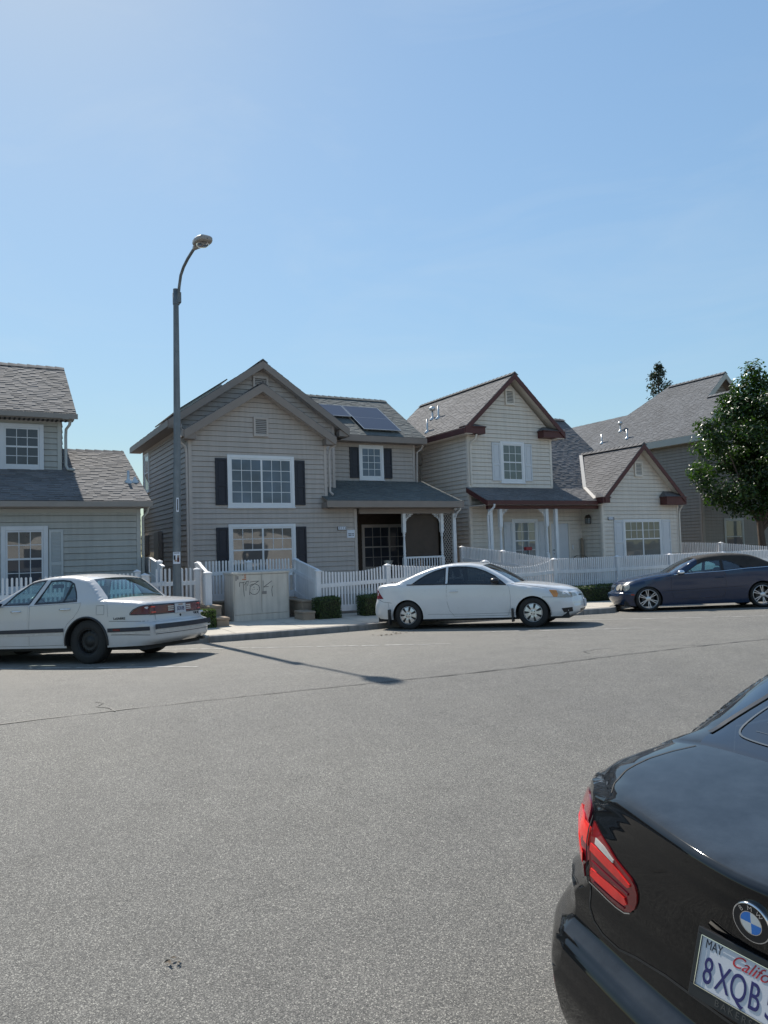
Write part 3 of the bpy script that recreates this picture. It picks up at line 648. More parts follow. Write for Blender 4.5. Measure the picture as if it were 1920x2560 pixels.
def turned_post(root, x, y, z0, z1, m='trimwhite', w=.115):
    mb = MB(); h = w/2; mb.box(x-h, x+h, y-h, y+h, z0, z0+1.02); mb.box(x-h, x+h, y-h, y+h, z1-.62, z1)
    r = w*.42; a, b = z0+1.02, z1-.62; L = b-a
    mb.lathe((x, y, a), (0, 0, 1), [(h*.95, 0), (h, .03), (r*.75, .06), (r*1.1, .10), (r*.8, .14), (r*1.0, L*.25), (r*.82, L*.6), (r*.66, L-.16), (r*1.0, L-.11), (r*.72, L-.07), (h, L-.03), (h*.95, L)], 16)
    return keep(mb.build("porch_post", M[m], bevel=.004), root)
turned_post(H, 12.38, 21.6, .36, 2.85); turned_post(H, 13.86, 21.6, .36, 2.85)
mb = MB(); mb.box(14.30, 14.42, 21.54, 21.66, .36, 2.85); keep(mb.build("porch_post", M['trimwhite'], bevel=.004), H)
def bracket(root, x, z, y, s, m='trimwhite', size=.30):
    """scroll-sawn corner bracket"""
    mb = MB()
    def arc(cx, cz, r, a0, a1, w=.022, n=10):
        P = [(x+s*(cx+r*cos(a0+(a1-a0)*i/n)), y, z-(cz+r*sin(a0+(a1-a0)*i/n))) for i in range(n+1)]
        for p, q in zip(P, P[1:]): mb.beam(p, q, .02, w, (0, 1, 0)) if False else mb.tube([p, q], w*.5, 6, True, False)
    f = size
    mb.tube([(x, y, z-.01), (x+s*f, y, z-.01)], .012, 6); mb.tube([(x+s*.008, y, z), (x+s*.008, y, z-f)], .012, 6)
    arc(f, f, f*.93, pi, 1.5*pi); arc(f*.36, f*.30, f*.16, 0, 1.7*pi); arc(f*.22, f*.62, f*.12, .5*pi, 2.0*pi); arc(f*.64, f*.20, f*.11, -.8*pi, .9*pi)
    return keep(mb.build("bracket", M[m]), root)
bracket(H, 12.44, 2.85, 21.6, 1); bracket(H, 13.80, 2.85, 21.6, -1)
mb = MB(); mb.box(12.44, 13.80, 21.575, 21.625, 1.36, 1.42); mb.box(12.44, 13.80, 21.58, 21.62, .50, .55)
for i in range(13): x = 12.50+i*.103; mb.box(x, x+.032, 21.585, 21.615, .55, 1.36)
keep(mb.build("railing", M['trimwhite']), H)
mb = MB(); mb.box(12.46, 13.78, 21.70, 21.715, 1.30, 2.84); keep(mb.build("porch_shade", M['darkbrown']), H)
mb = MB(); x0, x1, z0, z1 = 13.93, 14.29, .9, 2.84
for s in (-1, 1):
    c = -3.0
    while c < 4:
        seg = []
        for x in (x0, x1): seg.append((x, z0+c+s*1.35*(x-x0)))
        (xa, za), (xb, zb) = seg
        lo, hi = 0.0, 1.0
        for t0 in (z0, z1):
            pass
        dz = zb-za; ts = sorted([(z0-za)/dz, (z1-za)/dz]); lo, hi = max(0, ts[0]), min(1, ts[1])
        if lo < hi: mb.beam((xa+(xb-xa)*lo, 21.61+s*.004, za+dz*lo), (xa+(xb-xa)*hi, 21.61+s*.004, za+dz*hi), .026, .008, (0, 1, 0))
        c += .135
keep(mb.build("lattice", M['greyfascia']), H)
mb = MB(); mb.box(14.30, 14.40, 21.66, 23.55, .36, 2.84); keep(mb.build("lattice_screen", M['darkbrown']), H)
window(H, fw(23.6), 11.80, 14.0, .98, 2.58, 'p_dark', 3, 2, 'quad', .07, 'taupetrim')
mb = MB(); OB(mb, fw(21.6), 9.96, 10.27, .02, .035, 2.33, 2.455); pq = keep(mb.build("number_plaque", M['plastic'], bevel=.003), H)
mb = MB(); OB(mb, fw(21.6), 9.98, 10.26, .036, .039, 2.35, 2.45); o = mb.build("number_face", M['whitesign']); o.parent = pq; o.matrix_parent_inverse = Matrix()
o = text_mesh("number_digits", "2116", .10, M['ink'], None, mw=FRONT(10.13, 21.56, 2.40), spacing=1.35); o.parent = pq; o.matrix_parent_inverse = Matrix()
mb = MB(); OB(mb, fw(21.6), 10.285, 10.555, .022, .032, 2.09, 2.34); sg = keep(mb.build("wall_sign", M['whitesign']), H)
mb = MB()
for z, runs in ((2.215, ((10.325, 10.425), (10.44, 10.455), (10.465, 10.525))), (2.165, ((10.335, 10.43), (10.44, 10.45), (10.47, 10.52)))):
    for a, b in runs: OB(mb, fw(21.6), a, b, .032, .034, z-.012, z+.014)
o = mb.build("sign_text", M['ink']); o.parent = sg; o.matrix_parent_inverse = Matrix()
mb = MB(); mb.lathe((14.33, 21.42, 3.0), (0, 0, -1), [(.001, -.02), (.055, -.02), (.055, .01), (.045, .04), (.02, .055), (.001, .06)], 14); keep(mb.build("security_camera", M['trimwhite']), H)
downspout(H, [(14.36, 21.2, 3.12), (14.40, 21.22, 2.98), (14.37, 21.4, 2.86), (14.36, 21.48, 2.7)], 'trimwhite', .032)
# solar panels resting on the roofs
def panel_thing(label, o, u, v, w, h, div):
    o, u, v = Vector(o), Vector(u).normalized(), Vector(v).normalized(); n = u.cross(v).normalized(); n = n if n.z > 0 else -n
    t = thing("solar_panel", label, "solar panel", tuple(o), "solar panels on the taupe house"); z = Vector((0, 0, 0))
    m_ = MB(); m_.para(o+n*.085, u*w, v*h, n*.030); fr = keep(m_.build("panel_face", M['solar']), t)
    m_ = MB(); f = .022
    for a, b, c in ((o, u*w, v*f), (o+v*(h-f), u*w, v*f), (o+v*f, u*f, v*(h-2*f)), (o+v*f+u*(w-f), u*f, v*(h-2*f))): m_.para(a+n*.082, b, c, n*.038)
    for i in range(1, div): m_.para(o+n*.1152+v*(h*i/div-.004)+u*f, u*(w-2*f), v*.008, n*.002)
    keep(m_.build("panel_frame", M['metal']), t)
    m_ = MB()
    for q in (.12, .80): m_.para(o+u*w*q-n*.01+v*.1, u*.04, v*(h-.2), n*.09)
    keep(m_.build("mounting_rail", M['metal']), t)
sl = .64; k = 1/sqrt(1+sl*sl); vv = (0, k, sl*k); zz_ = lambda y: 5.68+.64*(y-23.2)
panel_thing("large upright solar panel pair on the grey roof beside the gable", (11.93, 23.46, zz_(23.46)), (1, 0, 0), vv, 1.50, 2.13, 2)
panel_thing("small solar panel half hidden behind the taupe gable rake", (10.35, 24.38, zz_(24.38)), (1, 0, 0), vv, 1.55, 1.05, 1)
sl = .685; k = 1/sqrt(1+sl*sl)
panel_thing("solar panels seen edge on along the left slope of the taupe gable", (5.33, 22.55, 5.70+.685*(5.33-4.92)), (0, 1, 0), (k, 0, sl*k), 3.4, 1.84, 2)

# ================================================================== cream house with dark red fascias
H = thing("house", "cream two-storey house with dark red fascias, white shutters and a low side gable", "house", (19.0, 22.0, .2))
XL, XR, F2 = 15.33, 19.16, 22.0
wallset(H, "wall", M['cream'], [
    (fw(F2), [(XL, 3.3), (XR, 3.3), (XR, 5.95), (17.26, 7.72), (XL, 5.95)]),
    (fw(F2), [(XL, FL), (20.53, FL), (20.53, 3.5), (XL, 3.5)]),
    (lw(XL), [(F2, FL), (28.5, FL), (28.5, 5.8), (F2, 5.8)]),
    (((XR, 0, 0), (0, 1, 0), (1, 0, 0)), [(F2, 3.3), (28.5, 3.3), (28.5, 5.9), (F2, 5.9)]),
    (fw(20.9), [(20.53, FL), (24.65, FL), (24.65, 3.35), (22.52, 5.30), (20.53, 3.35)]),
    (lw(20.53), [(20.9, FL), (F2, FL), (F2, 3.3), (20.9, 3.3)]),
    (((24.65, 0, 0), (0, 1, 0), (1, 0, 0)), [(20.9, FL), (29, FL), (29, 3.4), (20.9, 3.4)]),
    (((0, 28.5, 0), (1, 0, 0), (0, 1, 0)), [(XL, FL), (24.65, FL), (24.65, 3.4), (XR, 5.9), (17.26, 7.6), (XL, 5.9)]),
])
mb = MB()
for W, u, a, b in ((fw(F2), XL+.03, FL, 5.7), (fw(F2), XR-.04, 3.85, 5.65), (lw(XL), F2+.05, FL, 5.7), (fw(20.9), 20.57, FL, 3.15), (fw(20.9), 24.60, FL, 3.1), (lw(20.53), 20.95, FL, 3.2)): cboard(mb, W, u, a, b)
OB(mb, fw(F2), XL+.1, XR-.1, 0, .03, 3.80, 3.86)
keep(mb.build("corner_board", M['creamtrim'], bevel=.003), H)
gable_front(H, 17.26, 7.98, 2.28, .92, 21.6, 28.3, 'sh_warm', 'red', 61, deck='creamtrim', fh=.16)
mb = MB()
mb.box(14.94, 14.975, 21.6, 28.3, 5.66, 5.86); mb.box(19.545, 19.58, 21.62, 28.3, 5.66, 5.86)
keep(mb.build("fascia", M['red'], bevel=.004), H)
mb = MB(); mb.box(14.98, 15.31, 21.64, 28.3, 5.66, 5.685); mb.box(19.17, 19.54, 21.64, 28.3, 5.66, 5.685); keep(mb.build("soffit", M['creamtrim']), H)
def cornice(root, x0, x1, y0, y1, z0, z1, zt, sh, peak):
    """boxed eave return with a little hipped shingle cap"""
    mb = MB(); mb.box(x0, x1, y0, y1, z0, z1); mb.box(x0-.03, x1+.03, y0-.03, y1, z1, z1+.035); r = keep(mb.build("eave_return", M['red'], bevel=.004), root)
    c = MB(); c.cur = .9; a, b, cc, d = (x0-.04, y0-.04, z1+.036), (x1+.04, y0-.04, z1+.036), (x1+.04, y1, z1+.036), (x0-.04, y1, z1+.036)
    p, q = (peak[0], y1, zt), (peak[1], y1, zt)
    c.add([a, b, cc, d, p, q], [(0, 1, 5, 4), (1, 2, 5), (3, 0, 4)]); o = c.build("return_cap", M[sh]); o.parent = r; o.matrix_parent_inverse = Matrix()
cornice(H, 15.0, 15.86, 21.62, 21.97, 5.68, 5.90, 6.10, 'sh_warm', (15.05, 15.4)); cornice(H, 18.52, 19.52, 21.62, 21.97, 5.68, 5.90, 6.12, 'sh_warm', (18.75, 19.2))
vent(H, fw(F2), 17.05, 17.47, 6.86, 7.45, 'creamtrim')
window(H, fw(F2), 16.74, 17.84, 3.98, 5.50, 'p_grey', 3, 2, 'hung', .10, grid_low=True)
shutter(H, fw(F2), 16.36, 16.73, 4.05, 5.44, 'doorwhite'); shutter(H, fw(F2), 17.85, 18.19, 4.05, 5.44, 'doorwhite')
# porch
pk = .45; k = 1/sqrt(1+pk*pk); S = 1.2/k
slope(H, "porch_roof", (0, 20.8, 3.25), (1, 0, 0), (0, k, pk*k), [(15.22, 0), (20.22, 0), (20.75, S), (15.22, S)], 'sh_warm', 71, 'creamtrim')
bp = .88; k2 = 1/sqrt(1+bp*bp); S2 = 4.0/k2
slope(H, "wing_roof", (0, 22.0, 3.79), (1, 0, 0), (0, k2, bp*k2), [(19.16, 0), (20.75, 0), (22.6, 1.9/k2), (23.45, 1.75/k2), (23.45, S2), (19.16, S2)], 'sh_warm', 72, 'creamtrim')
slope(H, "wing_roof", (0, 30.0, 3.79), (1, 0, 0), (0, -k2, bp*k2), [(19.16, 0), (23.45, 0), (23.45, S2), (19.16, S2)], 'sh_warm', 73, 'creamtrim')
keep(caps(MB(), (19.2, 26, 7.32), (23.45, 26, 7.32), 15).build("ridge_cap", M['sh_warm']), H)
gable_front(H, 22.5, 5.45, 2.15, .95, 20.5, 24.4, 'sh_warm', 'red', 81, deck='creamtrim', fh=.16)
cornice(H, 20.25, 20.62, 20.52, 20.86, 3.16, 3.34, 3.56, 'sh_warm', (20.3, 20.5)); cornice(H, 23.62, 24.72, 20.52, 20.86, 3.10, 3.38, 3.64, 'sh_warm', (23.8, 24.3))
mb = MB(); mb.box(24.60, 24.64, 20.9, 28.5, 3.16, 3.38); mb.box(15.2, 20.24, 20.745, 20.785, 3.10, 3.245)
a, b = Vector((15.18, 20.78, 3.24)), Vector((15.18, 21.98, 3.78)); mb.prism([a, b, b-Vector((0, 0, .17)), a-Vector((0, 0, .17))], (.035, 0, 0))
keep(mb.build("fascia", M['red'], bevel=.004), H)
mb = MB(); mb.box(15.42, 20.51, 21.03, 21.17, 2.97, 3.09); keep(mb.build("porch_beam", M['red'], bevel=.004), H)
mb = MB(); mb.box(15.26, 20.5, 20.8, 21.97, 3.10, 3.125); keep(mb.build("porch_ceiling", M['creamtrim']), H)
mb = MB(); mb.box(15.35, 20.5, 20.95, 21.98, .12, .34); keep(mb.build("porch_floor", M['concrete']), H)
mb = MB()     # pale flashing in the valley
for p, q in (((20.24, 20.9, 3.35), (20.78, 22.0, 3.86)), ((20.78, 22.0, 3.86), (22.3, 23.75, 5.38))): mb.beam(p, q, .13, .02, (-.5, -.6, .6))
keep(mb.build("valley_flashing", M['creamtrim']), H)
for x in (15.55, 18.47):
    mb = MB(); mb.box(x-.06, x+.06, 21.04, 21.16, .34, 2.97); keep(mb.build("porch_post", M['trimwhite'], bevel=.004), H)
turned_post(H, 15.97, 21.1, .34, 2.97, w=.125); turned_post(H, 18.03, 21.1, .34, 2.97, w=.125)
bracket(H, 16.04, 2.97, 21.1, 1); bracket(H, 17.96, 2.97, 21.1, -1)
downspout(H, [(15.45, 20.7, 3.12), (15.45, 20.72, 3.02), (15.36, 20.9, 2.86), (15.36, 20.98, 2.7), (15.40, 20.98, .3)], 'trimwhite', .036)
downspout(H, [(15.5, 21.66, 5.66), (15.48, 21.7, 5.5), (15.40, 21.9, 5.38), (15.40, 21.93, 5.2), (15.40, 21.93, 3.9)], 'creamtrim')
downspout(H, [(24.7, 20.7, 3.08), (24.68, 20.8, 2.95), (24.63, 20.83, 2.8), (24.63, 20.83, .3)], 'creamtrim', .034)
window(H, fw(F2), 17.14, 18.34, 1.05, 2.65, 'p_blind', 3, 2, 'hung', .10)
shutter(H, fw(F2), 16.77, 17.13, 1.1, 2.55, 'doorwhite'); shutter(H, fw(F2), 18.35, 18.70, 1.1, 2.55, 'doorwhite')
mb = MB(); OB(mb, fw(F2), 18.98, 19.80, .0, .045, .36, 2.46); dr = keep(mb.build("door", M['doorwhite'], bevel=.004), H)
mb = MB(); OB(mb, fw(F2), 18.88, 18.97, 0, .06, .36, 2.55); OB(mb, fw(F2), 19.81, 19.90, 0, .06, .36, 2.55); OB(mb, fw(F2), 18.97, 19.81, 0, .06, 2.47, 2.55); o = mb.build("door_frame", M['creamtrim']); o.parent = dr; o.matrix_parent_inverse = Matrix()
mb = MB(); mb.lathe((19.06, 21.93, 1.33), (0, -1, 0), [(.001, 0), (.02, 0), (.012, .03), (.028, .05), (.02, .07), (.001, .075)], 12); mb.lathe((19.06, 21.94, 1.47), (0, -1, 0), [(.001, 0), (.026, 0), (.02, .03), (.001, .03)], 12); o = mb.build("door_knob", M['brass']); o.parent = dr; o.matrix_parent_inverse = Matrix()
mb = MB(); OB(mb, fw(F2), 19.99, 20.05, .02, .045, 1.46, 1.64); keep(mb.build("doorbell", M['trimwhite'], bevel=.004), H)
mb = MB(); L = (20.40, 21.5); mb.box(L[0]-.075, L[0]+.075, L[1]-.075, L[1]+.075, 2.42, 2.44); mb.prism([(L[0]-.09, L[1]-.09, 2.64), (L[0]+.09, L[1]-.09, 2.64), (L[0], L[1]-.09, 2.76)], (0, .18, 0)); mb.tube([(20.53, 21.5, 2.7), (20.46, 21.5, 2.78), (20.40, 21.5, 2.74)], .016, 8)
for sx in (-1, 1):
    for sy in (-1, 1): mb.box(L[0]+sx*.07-.007, L[0]+sx*.07+.007, L[1]+sy*.07-.007, L[1]+sy*.07+.007, 2.44, 2.64)
ln = keep(mb.build("wall_lantern", M['brass']), H); mb = MB(); mb.box(L[0]-.06, L[0]+.06, L[1]-.06, L[1]+.06, 2.445, 2.62); o = mb.build("lantern_glass", M['p_blind']); o.parent = ln; o.matrix_parent_inverse = Matrix()
vent(H, fw(20.9), 22.30, 22.72, 4.20, 4.78, 'creamtrim')
window(H, fw(20.9), 21.58, 23.62, 1.05, 2.54, 'p_grey', 3, 2, 'quad', .06, grid_low=False)
shutter(H, fw(20.9), 21.10, 21.565, 1.08, 2.52, 'doorwhite'); shutter(H, fw(20.9), 23.635, 24.12, 1.08, 2.52, 'doorwhite')
mb = MB(); OB(mb, fw(20.9), 20.81, 21.13, .021, .034, 2.53, 2.65); pq = keep(mb.build("number_plaque", M['plastic'], bevel=.003), H)
mb = MB(); OB(mb, fw(20.9), 20.83, 21.09, .035, .038, 2.55, 2.65); o = mb.build("number_face", M['whitesign']); o.parent = pq; o.matrix_parent_inverse = Matrix()
o = text_mesh("number_digits", "2118", .10, M['ink'], None, mw=FRONT(20.96, 20.861, 2.60), spacing=1.3); o.parent = pq; o.matrix_parent_inverse = Matrix()
meter(H, lw(XL), 25.1, 25.4, 4.95, 5.4, "wall_vent_box")
def roof_vent(root, p, kind, h=.42):
    mb = MB(); x, y, z = p
    mb.lathe((x, y, z-.06), (0, 0, 1), [(.13, 0), (.12, .06), (.05, .13), (.04, .15)], 14)
    mb.lathe((x, y, z), (0, 0, 1), [(.04, 0), (.038, h), (.001, h)], 12)
    if kind == 'cap': mb.lathe((x, y, z+h-.1), (0, 0, 1), [(.06, 0), (.13, .02), (.13, .10), (.09, .16), (.001, .18)], 16)
    return keep(mb.build("vent_pipe", M['metal']), root)
roof_vent(H, (16.04, 25.38, 6.86), 'cap', .42); roof_vent(H, (15.98, 24.85, 6.80), 'pipe', .48); roof_vent(H, (15.30, 24.62, 6.17), 'pipe', .50)

# ================================================================== sage house on the left
H = thing("house", "sage green house cut by the left edge of the photo, dormer storey above", "house", (0, 19.5, .2))
wallset(H, "wall", M['sage'], [
    (fw(19.5), [(-9, FL-.1), (3.56, FL-.1), (3.56, 2.97), (-9, 2.97)]),
    (fw(21.3), [(-9, 3.7), (1.93, 3.7), (1.93, 5.44), (-9, 5.44)]),
    (((3.56, 0, 0), (0, 1, 0), (1, 0, 0)), [(19.5, FL-.1), (27, FL-.1), (27, 3), (23, 4.6), (19.5, 3)]),
    (((1.93, 0, 0), (0, 1, 0), (1, 0, 0)), [(21.3, 3.7), (26.7, 3.7), (26.7, 5.4), (24, 7.1), (21.3, 5.4)]),
    (((0, 26.9, 0), (1, 0, 0), (0, 1, 0)), [(-9, FL), (3.56, FL), (3.56, 3), (-9, 3)]),
    (((0, 26.7, 0), (1, 0, 0), (0, 1, 0)), [(-9, 3), (1.93, 3), (1.93, 5.4), (-9, 5.4)]),
])
mb = MB(); cboard(mb, fw(19.5), 3.52, FL, 2.9); cboard(mb, fw(21.3), 1.87, 3.98, 5.35); OB(mb, fw(19.5), -9, 3.47, 0, .03, 2.80, 2.90); OB(mb, fw(21.3), -9, 1.82, 0, .03, 5.26, 5.36)
keep(mb.build("corner_board", M['sagetrim'], bevel=.003), H)
sl = .44; k = 1/sqrt(1+sl*sl); S = 3.9/k
slope(H, "roof", (0, 19.1, 3.06), (1, 0, 0), (0, k, sl*k), [(-9.2, 0), (3.76, 0), (3.76, S), (-9.2, S)], 'sh_brown', 91, 'greyfascia', course=.135, lo=.80, hi=1.15, thick=.011)
slope(H, "roof", (0, 26.9, 3.06), (1, 0, 0), (0, -k, sl*k), [(-9.2, 0), (3.76, 0), (3.76, S), (-9.2, S)], 'sh_brown', 92, 'greyfascia')
keep(caps(MB(), (1.95, 23, 4.78), (3.76, 23, 4.78), 25).build("ridge_cap", M['sh_brown']), H)
sl = .607; k = 1/sqrt(1+sl*sl); S = 3.1/k
slope(H, "upper_roof", (0, 20.9, 5.47), (1, 0, 0), (0, k, sl*k), [(-9.2, 0), (2.25, 0), (2.25, S), (-9.2, S)], 'sh_brown', 93, 'greyfascia', course=.135, lo=.80, hi=1.15, thick=.011)
slope(H, "upper_roof", (0, 27.1, 5.47), (1, 0, 0), (0, -k, sl*k), [(-9.2, 0), (2.25, 0), (2.25, S), (-9.2, S)], 'sh_brown', 94, 'greyfascia')
keep(caps(MB(), (-9, 24, 7.36), (2.25, 24, 7.36), 26).build("ridge_cap", M['sh_brown']), H)
mb = MB(); mb.box(-9.2, 3.79, 19.05, 19.09, 2.92, 3.05); mb.box(-9, 3.7, 19.12, 19.48, 2.90, 2.925)
mb.box(-9.2, 2.28, 20.85, 20.89, 5.32, 5.455); mb.box(-9, 2.2, 20.92, 21.28, 5.30, 5.325)
keep(mb.build("fascia", M['greyfascia'], bevel=.004), H)
mb = MB()
x = -8.9
while x < 2.1: mb.box(x, x+.05, 20.94, 21.26, 5.285, 5.30); x += .11
keep(mb.build("soffit_vent", M['louver']), H)
window(H, fw(21.3), .47, 1.49, 4.01, 5.20, 'p_dark', 3, 2, 'hung', .10, 'doorwhite')
window(H, fw(19.5), .44, 1.44, .95, 2.49, 'p_warm', 3, 2, 'hung', .10, 'doorwhite', pane2='p_dark')
shutter(H, fw(19.5), 1.46, 1.77, 1.0, 2.40, 'sageshut', 'louver')
downspout(H, [(2.12, 21.0, 5.34), (2.10, 21.1, 5.2), (2.03, 21.25, 5.1), (2.02, 21.26, 4.9), (2.02, 21.26, 4.15), (2.06, 21.15, 4.03), (2.22, 21.1, 4.02)], 'sagetrim')
downspout(H, [(3.72, 19.2, 2.95), (3.7, 19.3, 2.8), (3.62, 19.44, 2.68), (3.61, 19.45, .3)], 'sagetrim', .034)
roof_vent(H, (3.45, 20.45, 3.66), 'pipe', .30); roof_vent(H, (3.62, 20.5, 3.68), 'pipe', .12)
H = thing("house", "grey shingled roof corner of a house behind the sage house", "house", (4.0, 26, .2))
mb = MB(); mb.box(3.9, 4.72, 27.6, 33, .1, 4.2); keep(mb.build("wall", M['sage']), H)
sl = .5; k = 1/sqrt(1+sl*sl); slope(H, "roof", (0, 27.2, 3.9), (1, 0, 0), (0, k, sl*k), [(3.0, 0), (5.1, 0), (5.1, 3.4), (3.0, 3.4)], 'sh_blue', 97, 'greyfascia')

# ================================================================== brown-grey house on the right
H = thing("house", "tall brown-grey house behind the leafy tree, pale trimmed nested gables", "house", (33, 24, .2))
wallset(H, "wall", M['umber'], [
    (fw(24.0), [(29.95, FL), (34.4, FL), (34.4, 6.45), (31.9, 8.5), (29.95, 6.75)]),
    (fw(25.3), [(30.9, 7.2), (36.6, 6.9), (33.34, 9.75)]),
    (fw(24.0), [(34.4, FL), (36.6, FL), (36.6, 6.6), (34.4, 6.6)]),
    (lw(29.95), [(24.0, FL), (41, FL), (41, 6.5), (24.0, 6.5)]),
    (((36.7, 0, 0), (0, 1, 0), (1, 0, 0)), [(24, FL), (41, FL), (41, 6.6), (24, 6.6)]),
])
mb = MB(); cboard(mb, fw(24.0), 30.0, FL, 6.4, .14); cboard(mb, lw(29.95), 24.06, FL, 6.35, .12); keep(mb.build("corner_board", M['umbertrim'], bevel=.003), H)
sl = .926; k = 1/sqrt(1+sl*sl); V = lambda x: (x-29.6)/k
vdir = (k, 0, sl*k)
for nm, poly, sd_ in (("roof", [(23.6, 0), (24.9, 0), (24.9, V(31.9)), (23.6, V(31.9))], 101), ("roof", [(24.9, 0), (41, 0), (41, V(31.85)), (24.9, V(31.85))], 102), ("roof", [(24.9, V(31.85)), (30.1, V(31.85)), (28.45, V(33.34)), (24.9, V(33.34))], 103)):
    slope(H, nm, (29.6, 0, 6.64), (0, 1, 0), vdir, poly, 'sh_blue', sd_, 'umbertrim')
slope(H, "roof", (37.08, 24.9, 6.64), (0, 1, 0), (-k, 0, sl*k), [(0, 0), (16, 0), (3.5, V(33.34)), (0, V(33.34))], 'sh_blue', 104, 'umbertrim')
slope(H, "roof", (34.2, 23.6, 6.64), (0, 1, 0), (-k, 0, sl*k), [(0, 0), (1.4, 0), (1.4, V(31.9)), (0, V(31.9))], 'sh_blue', 105, 'umbertrim')
keep(caps(MB(), (33.34, 24.9, 10.12), (33.34, 28.45, 10.12), 35).build("ridge_cap", M['sh_blue']), H); keep(caps(MB(), (31.9, 23.6, 8.78), (31.9, 24.9, 8.78), 36).build("ridge_cap", M['sh_blue']), H)
mb = MB()
for xr, zp, hw, y in ((33.34, 10.10, 2.6, 24.88), (31.9, 8.76, 2.3, 23.58)):
    for s in (-1, 1): a, b = Vector((xr+s*hw, y, zp-hw*sl)), Vector((xr, y, zp)); z = Vector((0, 0, -.30)); mb.prism([a, b, b+z, a+z], (0, .04, 0))
mb.box(29.57, 29.61, 23.62, 41, 6.30, 6.63); mb.box(29.62, 29.93, 23.66, 41, 6.30, 6.325)
keep(mb.build("fascia", M['palefascia'], bevel=.004), H)
window(H, fw(24.0), 31.40, 32.82, .9, 2.68, 'p_grey', 1, 1, 'hung', .10, 'palefascia', pane2='p_dark')
downspout(H, [(29.7, 23.8, 6.3), (29.8, 23.9, 6.1), (29.86, 23.96, 5.9), (29.86, 23.96, .4)], 'umbertrim', .045)
mb = MB(); mb.box(33.9, 34.0, 22.6, 22.7, .3, 3.0); mb.box(34.6, 34.7, 22.6, 22.7, .3, 3.0); mb.box(33.6, 38, 22.5, 22.8, 3.0, 3.3); keep(mb.build("porch_post", M['palefascia']), H)
roof_vent(H, (30.15, 30.43, 7.15), 'pipe', .48); roof_vent(H, (30.15, 28.6, 7.15), 'pipe', .45); roof_vent(H, (30.77, 29.64, 7.72), 'cap', .45)
# ================================================================== white picket fences
def fence_post(root, x, y, z0, z1, w=.125):
    mb = MB(); h = w/2; mb.box(x-h, x+h, y-h, y+h, z0, z1-.06)
    p = keep(mb.build("post", M['vinyl'], bevel=.004), root)
    c = MB(); g = h+.014; c.box(x-g, x+g, y-g, y+g, z1-.06, z1-.03)
    c.add([(x-g, y-g, z1-.029), (x+g, y-g, z1-.029), (x+g, y+g, z1-.029), (x-g, y+g, z1-.029), (x, y, z1+.012)], [(0, 1, 4), (1, 2, 4), (2, 3, 4), (3, 0, 4)])
    o = c.build("post_cap", M['vinyl']); o.parent = p; return p
def picket_run(root, p0, p1, top, base, rail_z=None, sp=.083, w=.044, low=.16, seed=0, solid_to=None):
    """pickets from p0 to p1; top(t), base(t) heights; rails follow the ground or the scallop"""
    rnd = random.Random(seed); a, b = Vector((*p0, 0)), Vector((*p1, 0)); d = b-a; L = d.length; d.normalize(); n = Vector((d.y, -d.x, 0))
    if n.y > 0 or (abs(n.y) < 1e-6 and n.x > 0): n = -n
    mb = MB(); N = int((L-.16)/sp); off = (L-(N-1)*sp)/2 if N > 1 else L/2; T = .022
    for i in range(N):
        s = off+i*sp+rnd.uniform(-.002, .002); t = s/L; zt = top(t)+rnd.uniform(-.003, .003); zb = base(t)+low-.02; h = w/2; lean = rnd.uniform(-.004, .004)
        prof = [(-h, zb), (h, zb), (h, zt-.022), (h*.72, zt-.006), (0, zt), (-h*.72, zt-.006), (-h, zt-.022)]
        mb.prism([a+d*(s+q+lean*(z-zb)/(zt-zb))+n*.0+Vector((0, 0, z)) for q, z in prof], n*T)
    keep(mb.build("picket_panel", M['vinyl']), root)
    def rail(f, hh, name):
        m = MB(); K = max(1, int(L/.4))
        for i in range(K):
            t0, t1 = i/K, (i+1)/K; q0, q1 = a+d*L*t0+Vector((0, 0, f(t0))), a+d*L*t1+Vector((0, 0, f(t1)))
            A = n*.040; o = -n*.009
            m.add([q0+o, q1+o, q1+o+Vector((0, 0, hh)), q0+o+Vector((0, 0, hh)), q0+o+A, q1+o+A, q1+o+A+Vector((0, 0, hh)), q0+o+A+Vector((0, 0, hh))], [(0, 1, 2, 3), (7, 6, 5, 4), (0, 4, 5, 1), (3, 2, 6, 7)]+([(0, 3, 7, 4)] if i == 0 else [])+([(1, 5, 6, 2)] if i == K-1 else []))
        keep(m.build(name, M['vinyl']), root)
    if rail_z is None: rail_z = lambda t: base(t)+.77
    rail(rail_z, .095, "rail"); rail(lambda t: base(t)+low-.045, .15, "rail")
G_ = "white picket fences round the front yards"
wz = lambda x, y: walk_z(x, y)
def scallop(za, zb, dip): return lambda t: za+(zb-za)*t-dip*4*t*(1-t)
FY = 16.9
f = thing("picket_fence", "scalloped white picket fence between the tan steps and the cream house corner post", "fence", (10.8, FY, .1), G_)
ps = [(7.24, 1.25), (9.17, 1.32), (12.22, 1.31), (14.66, 1.285)]
for x, z in ps: fence_post(f, x, FY, wz(x, FY)-.02, z)
for i, ((xa, za), (xb, zb)) in enumerate(zip(ps, ps[1:])):
    dip = (.105, .09, .205)[i]
    picket_run(f, (xa, FY), (xb, FY), scallop(za-.015, zb-.01, dip), lambda t, xa=xa, xb=xb: wz(xa+(xb-xa)*t, FY), lambda t, xa=xa, xb=xb, za=za, zb=zb: .80+.05*(t if xa < 8 else 1)-.05*4*t*(1-t)*(xa > 12), seed=i)
f = thing("picket_fence", "straight white picket fence above the clipped hedge, in front of the cream house", "fence", (20, FY, .1), G_)
xs = [17.15, 19.45, 22.0, 24.6, 27.2]; prev = 14.66
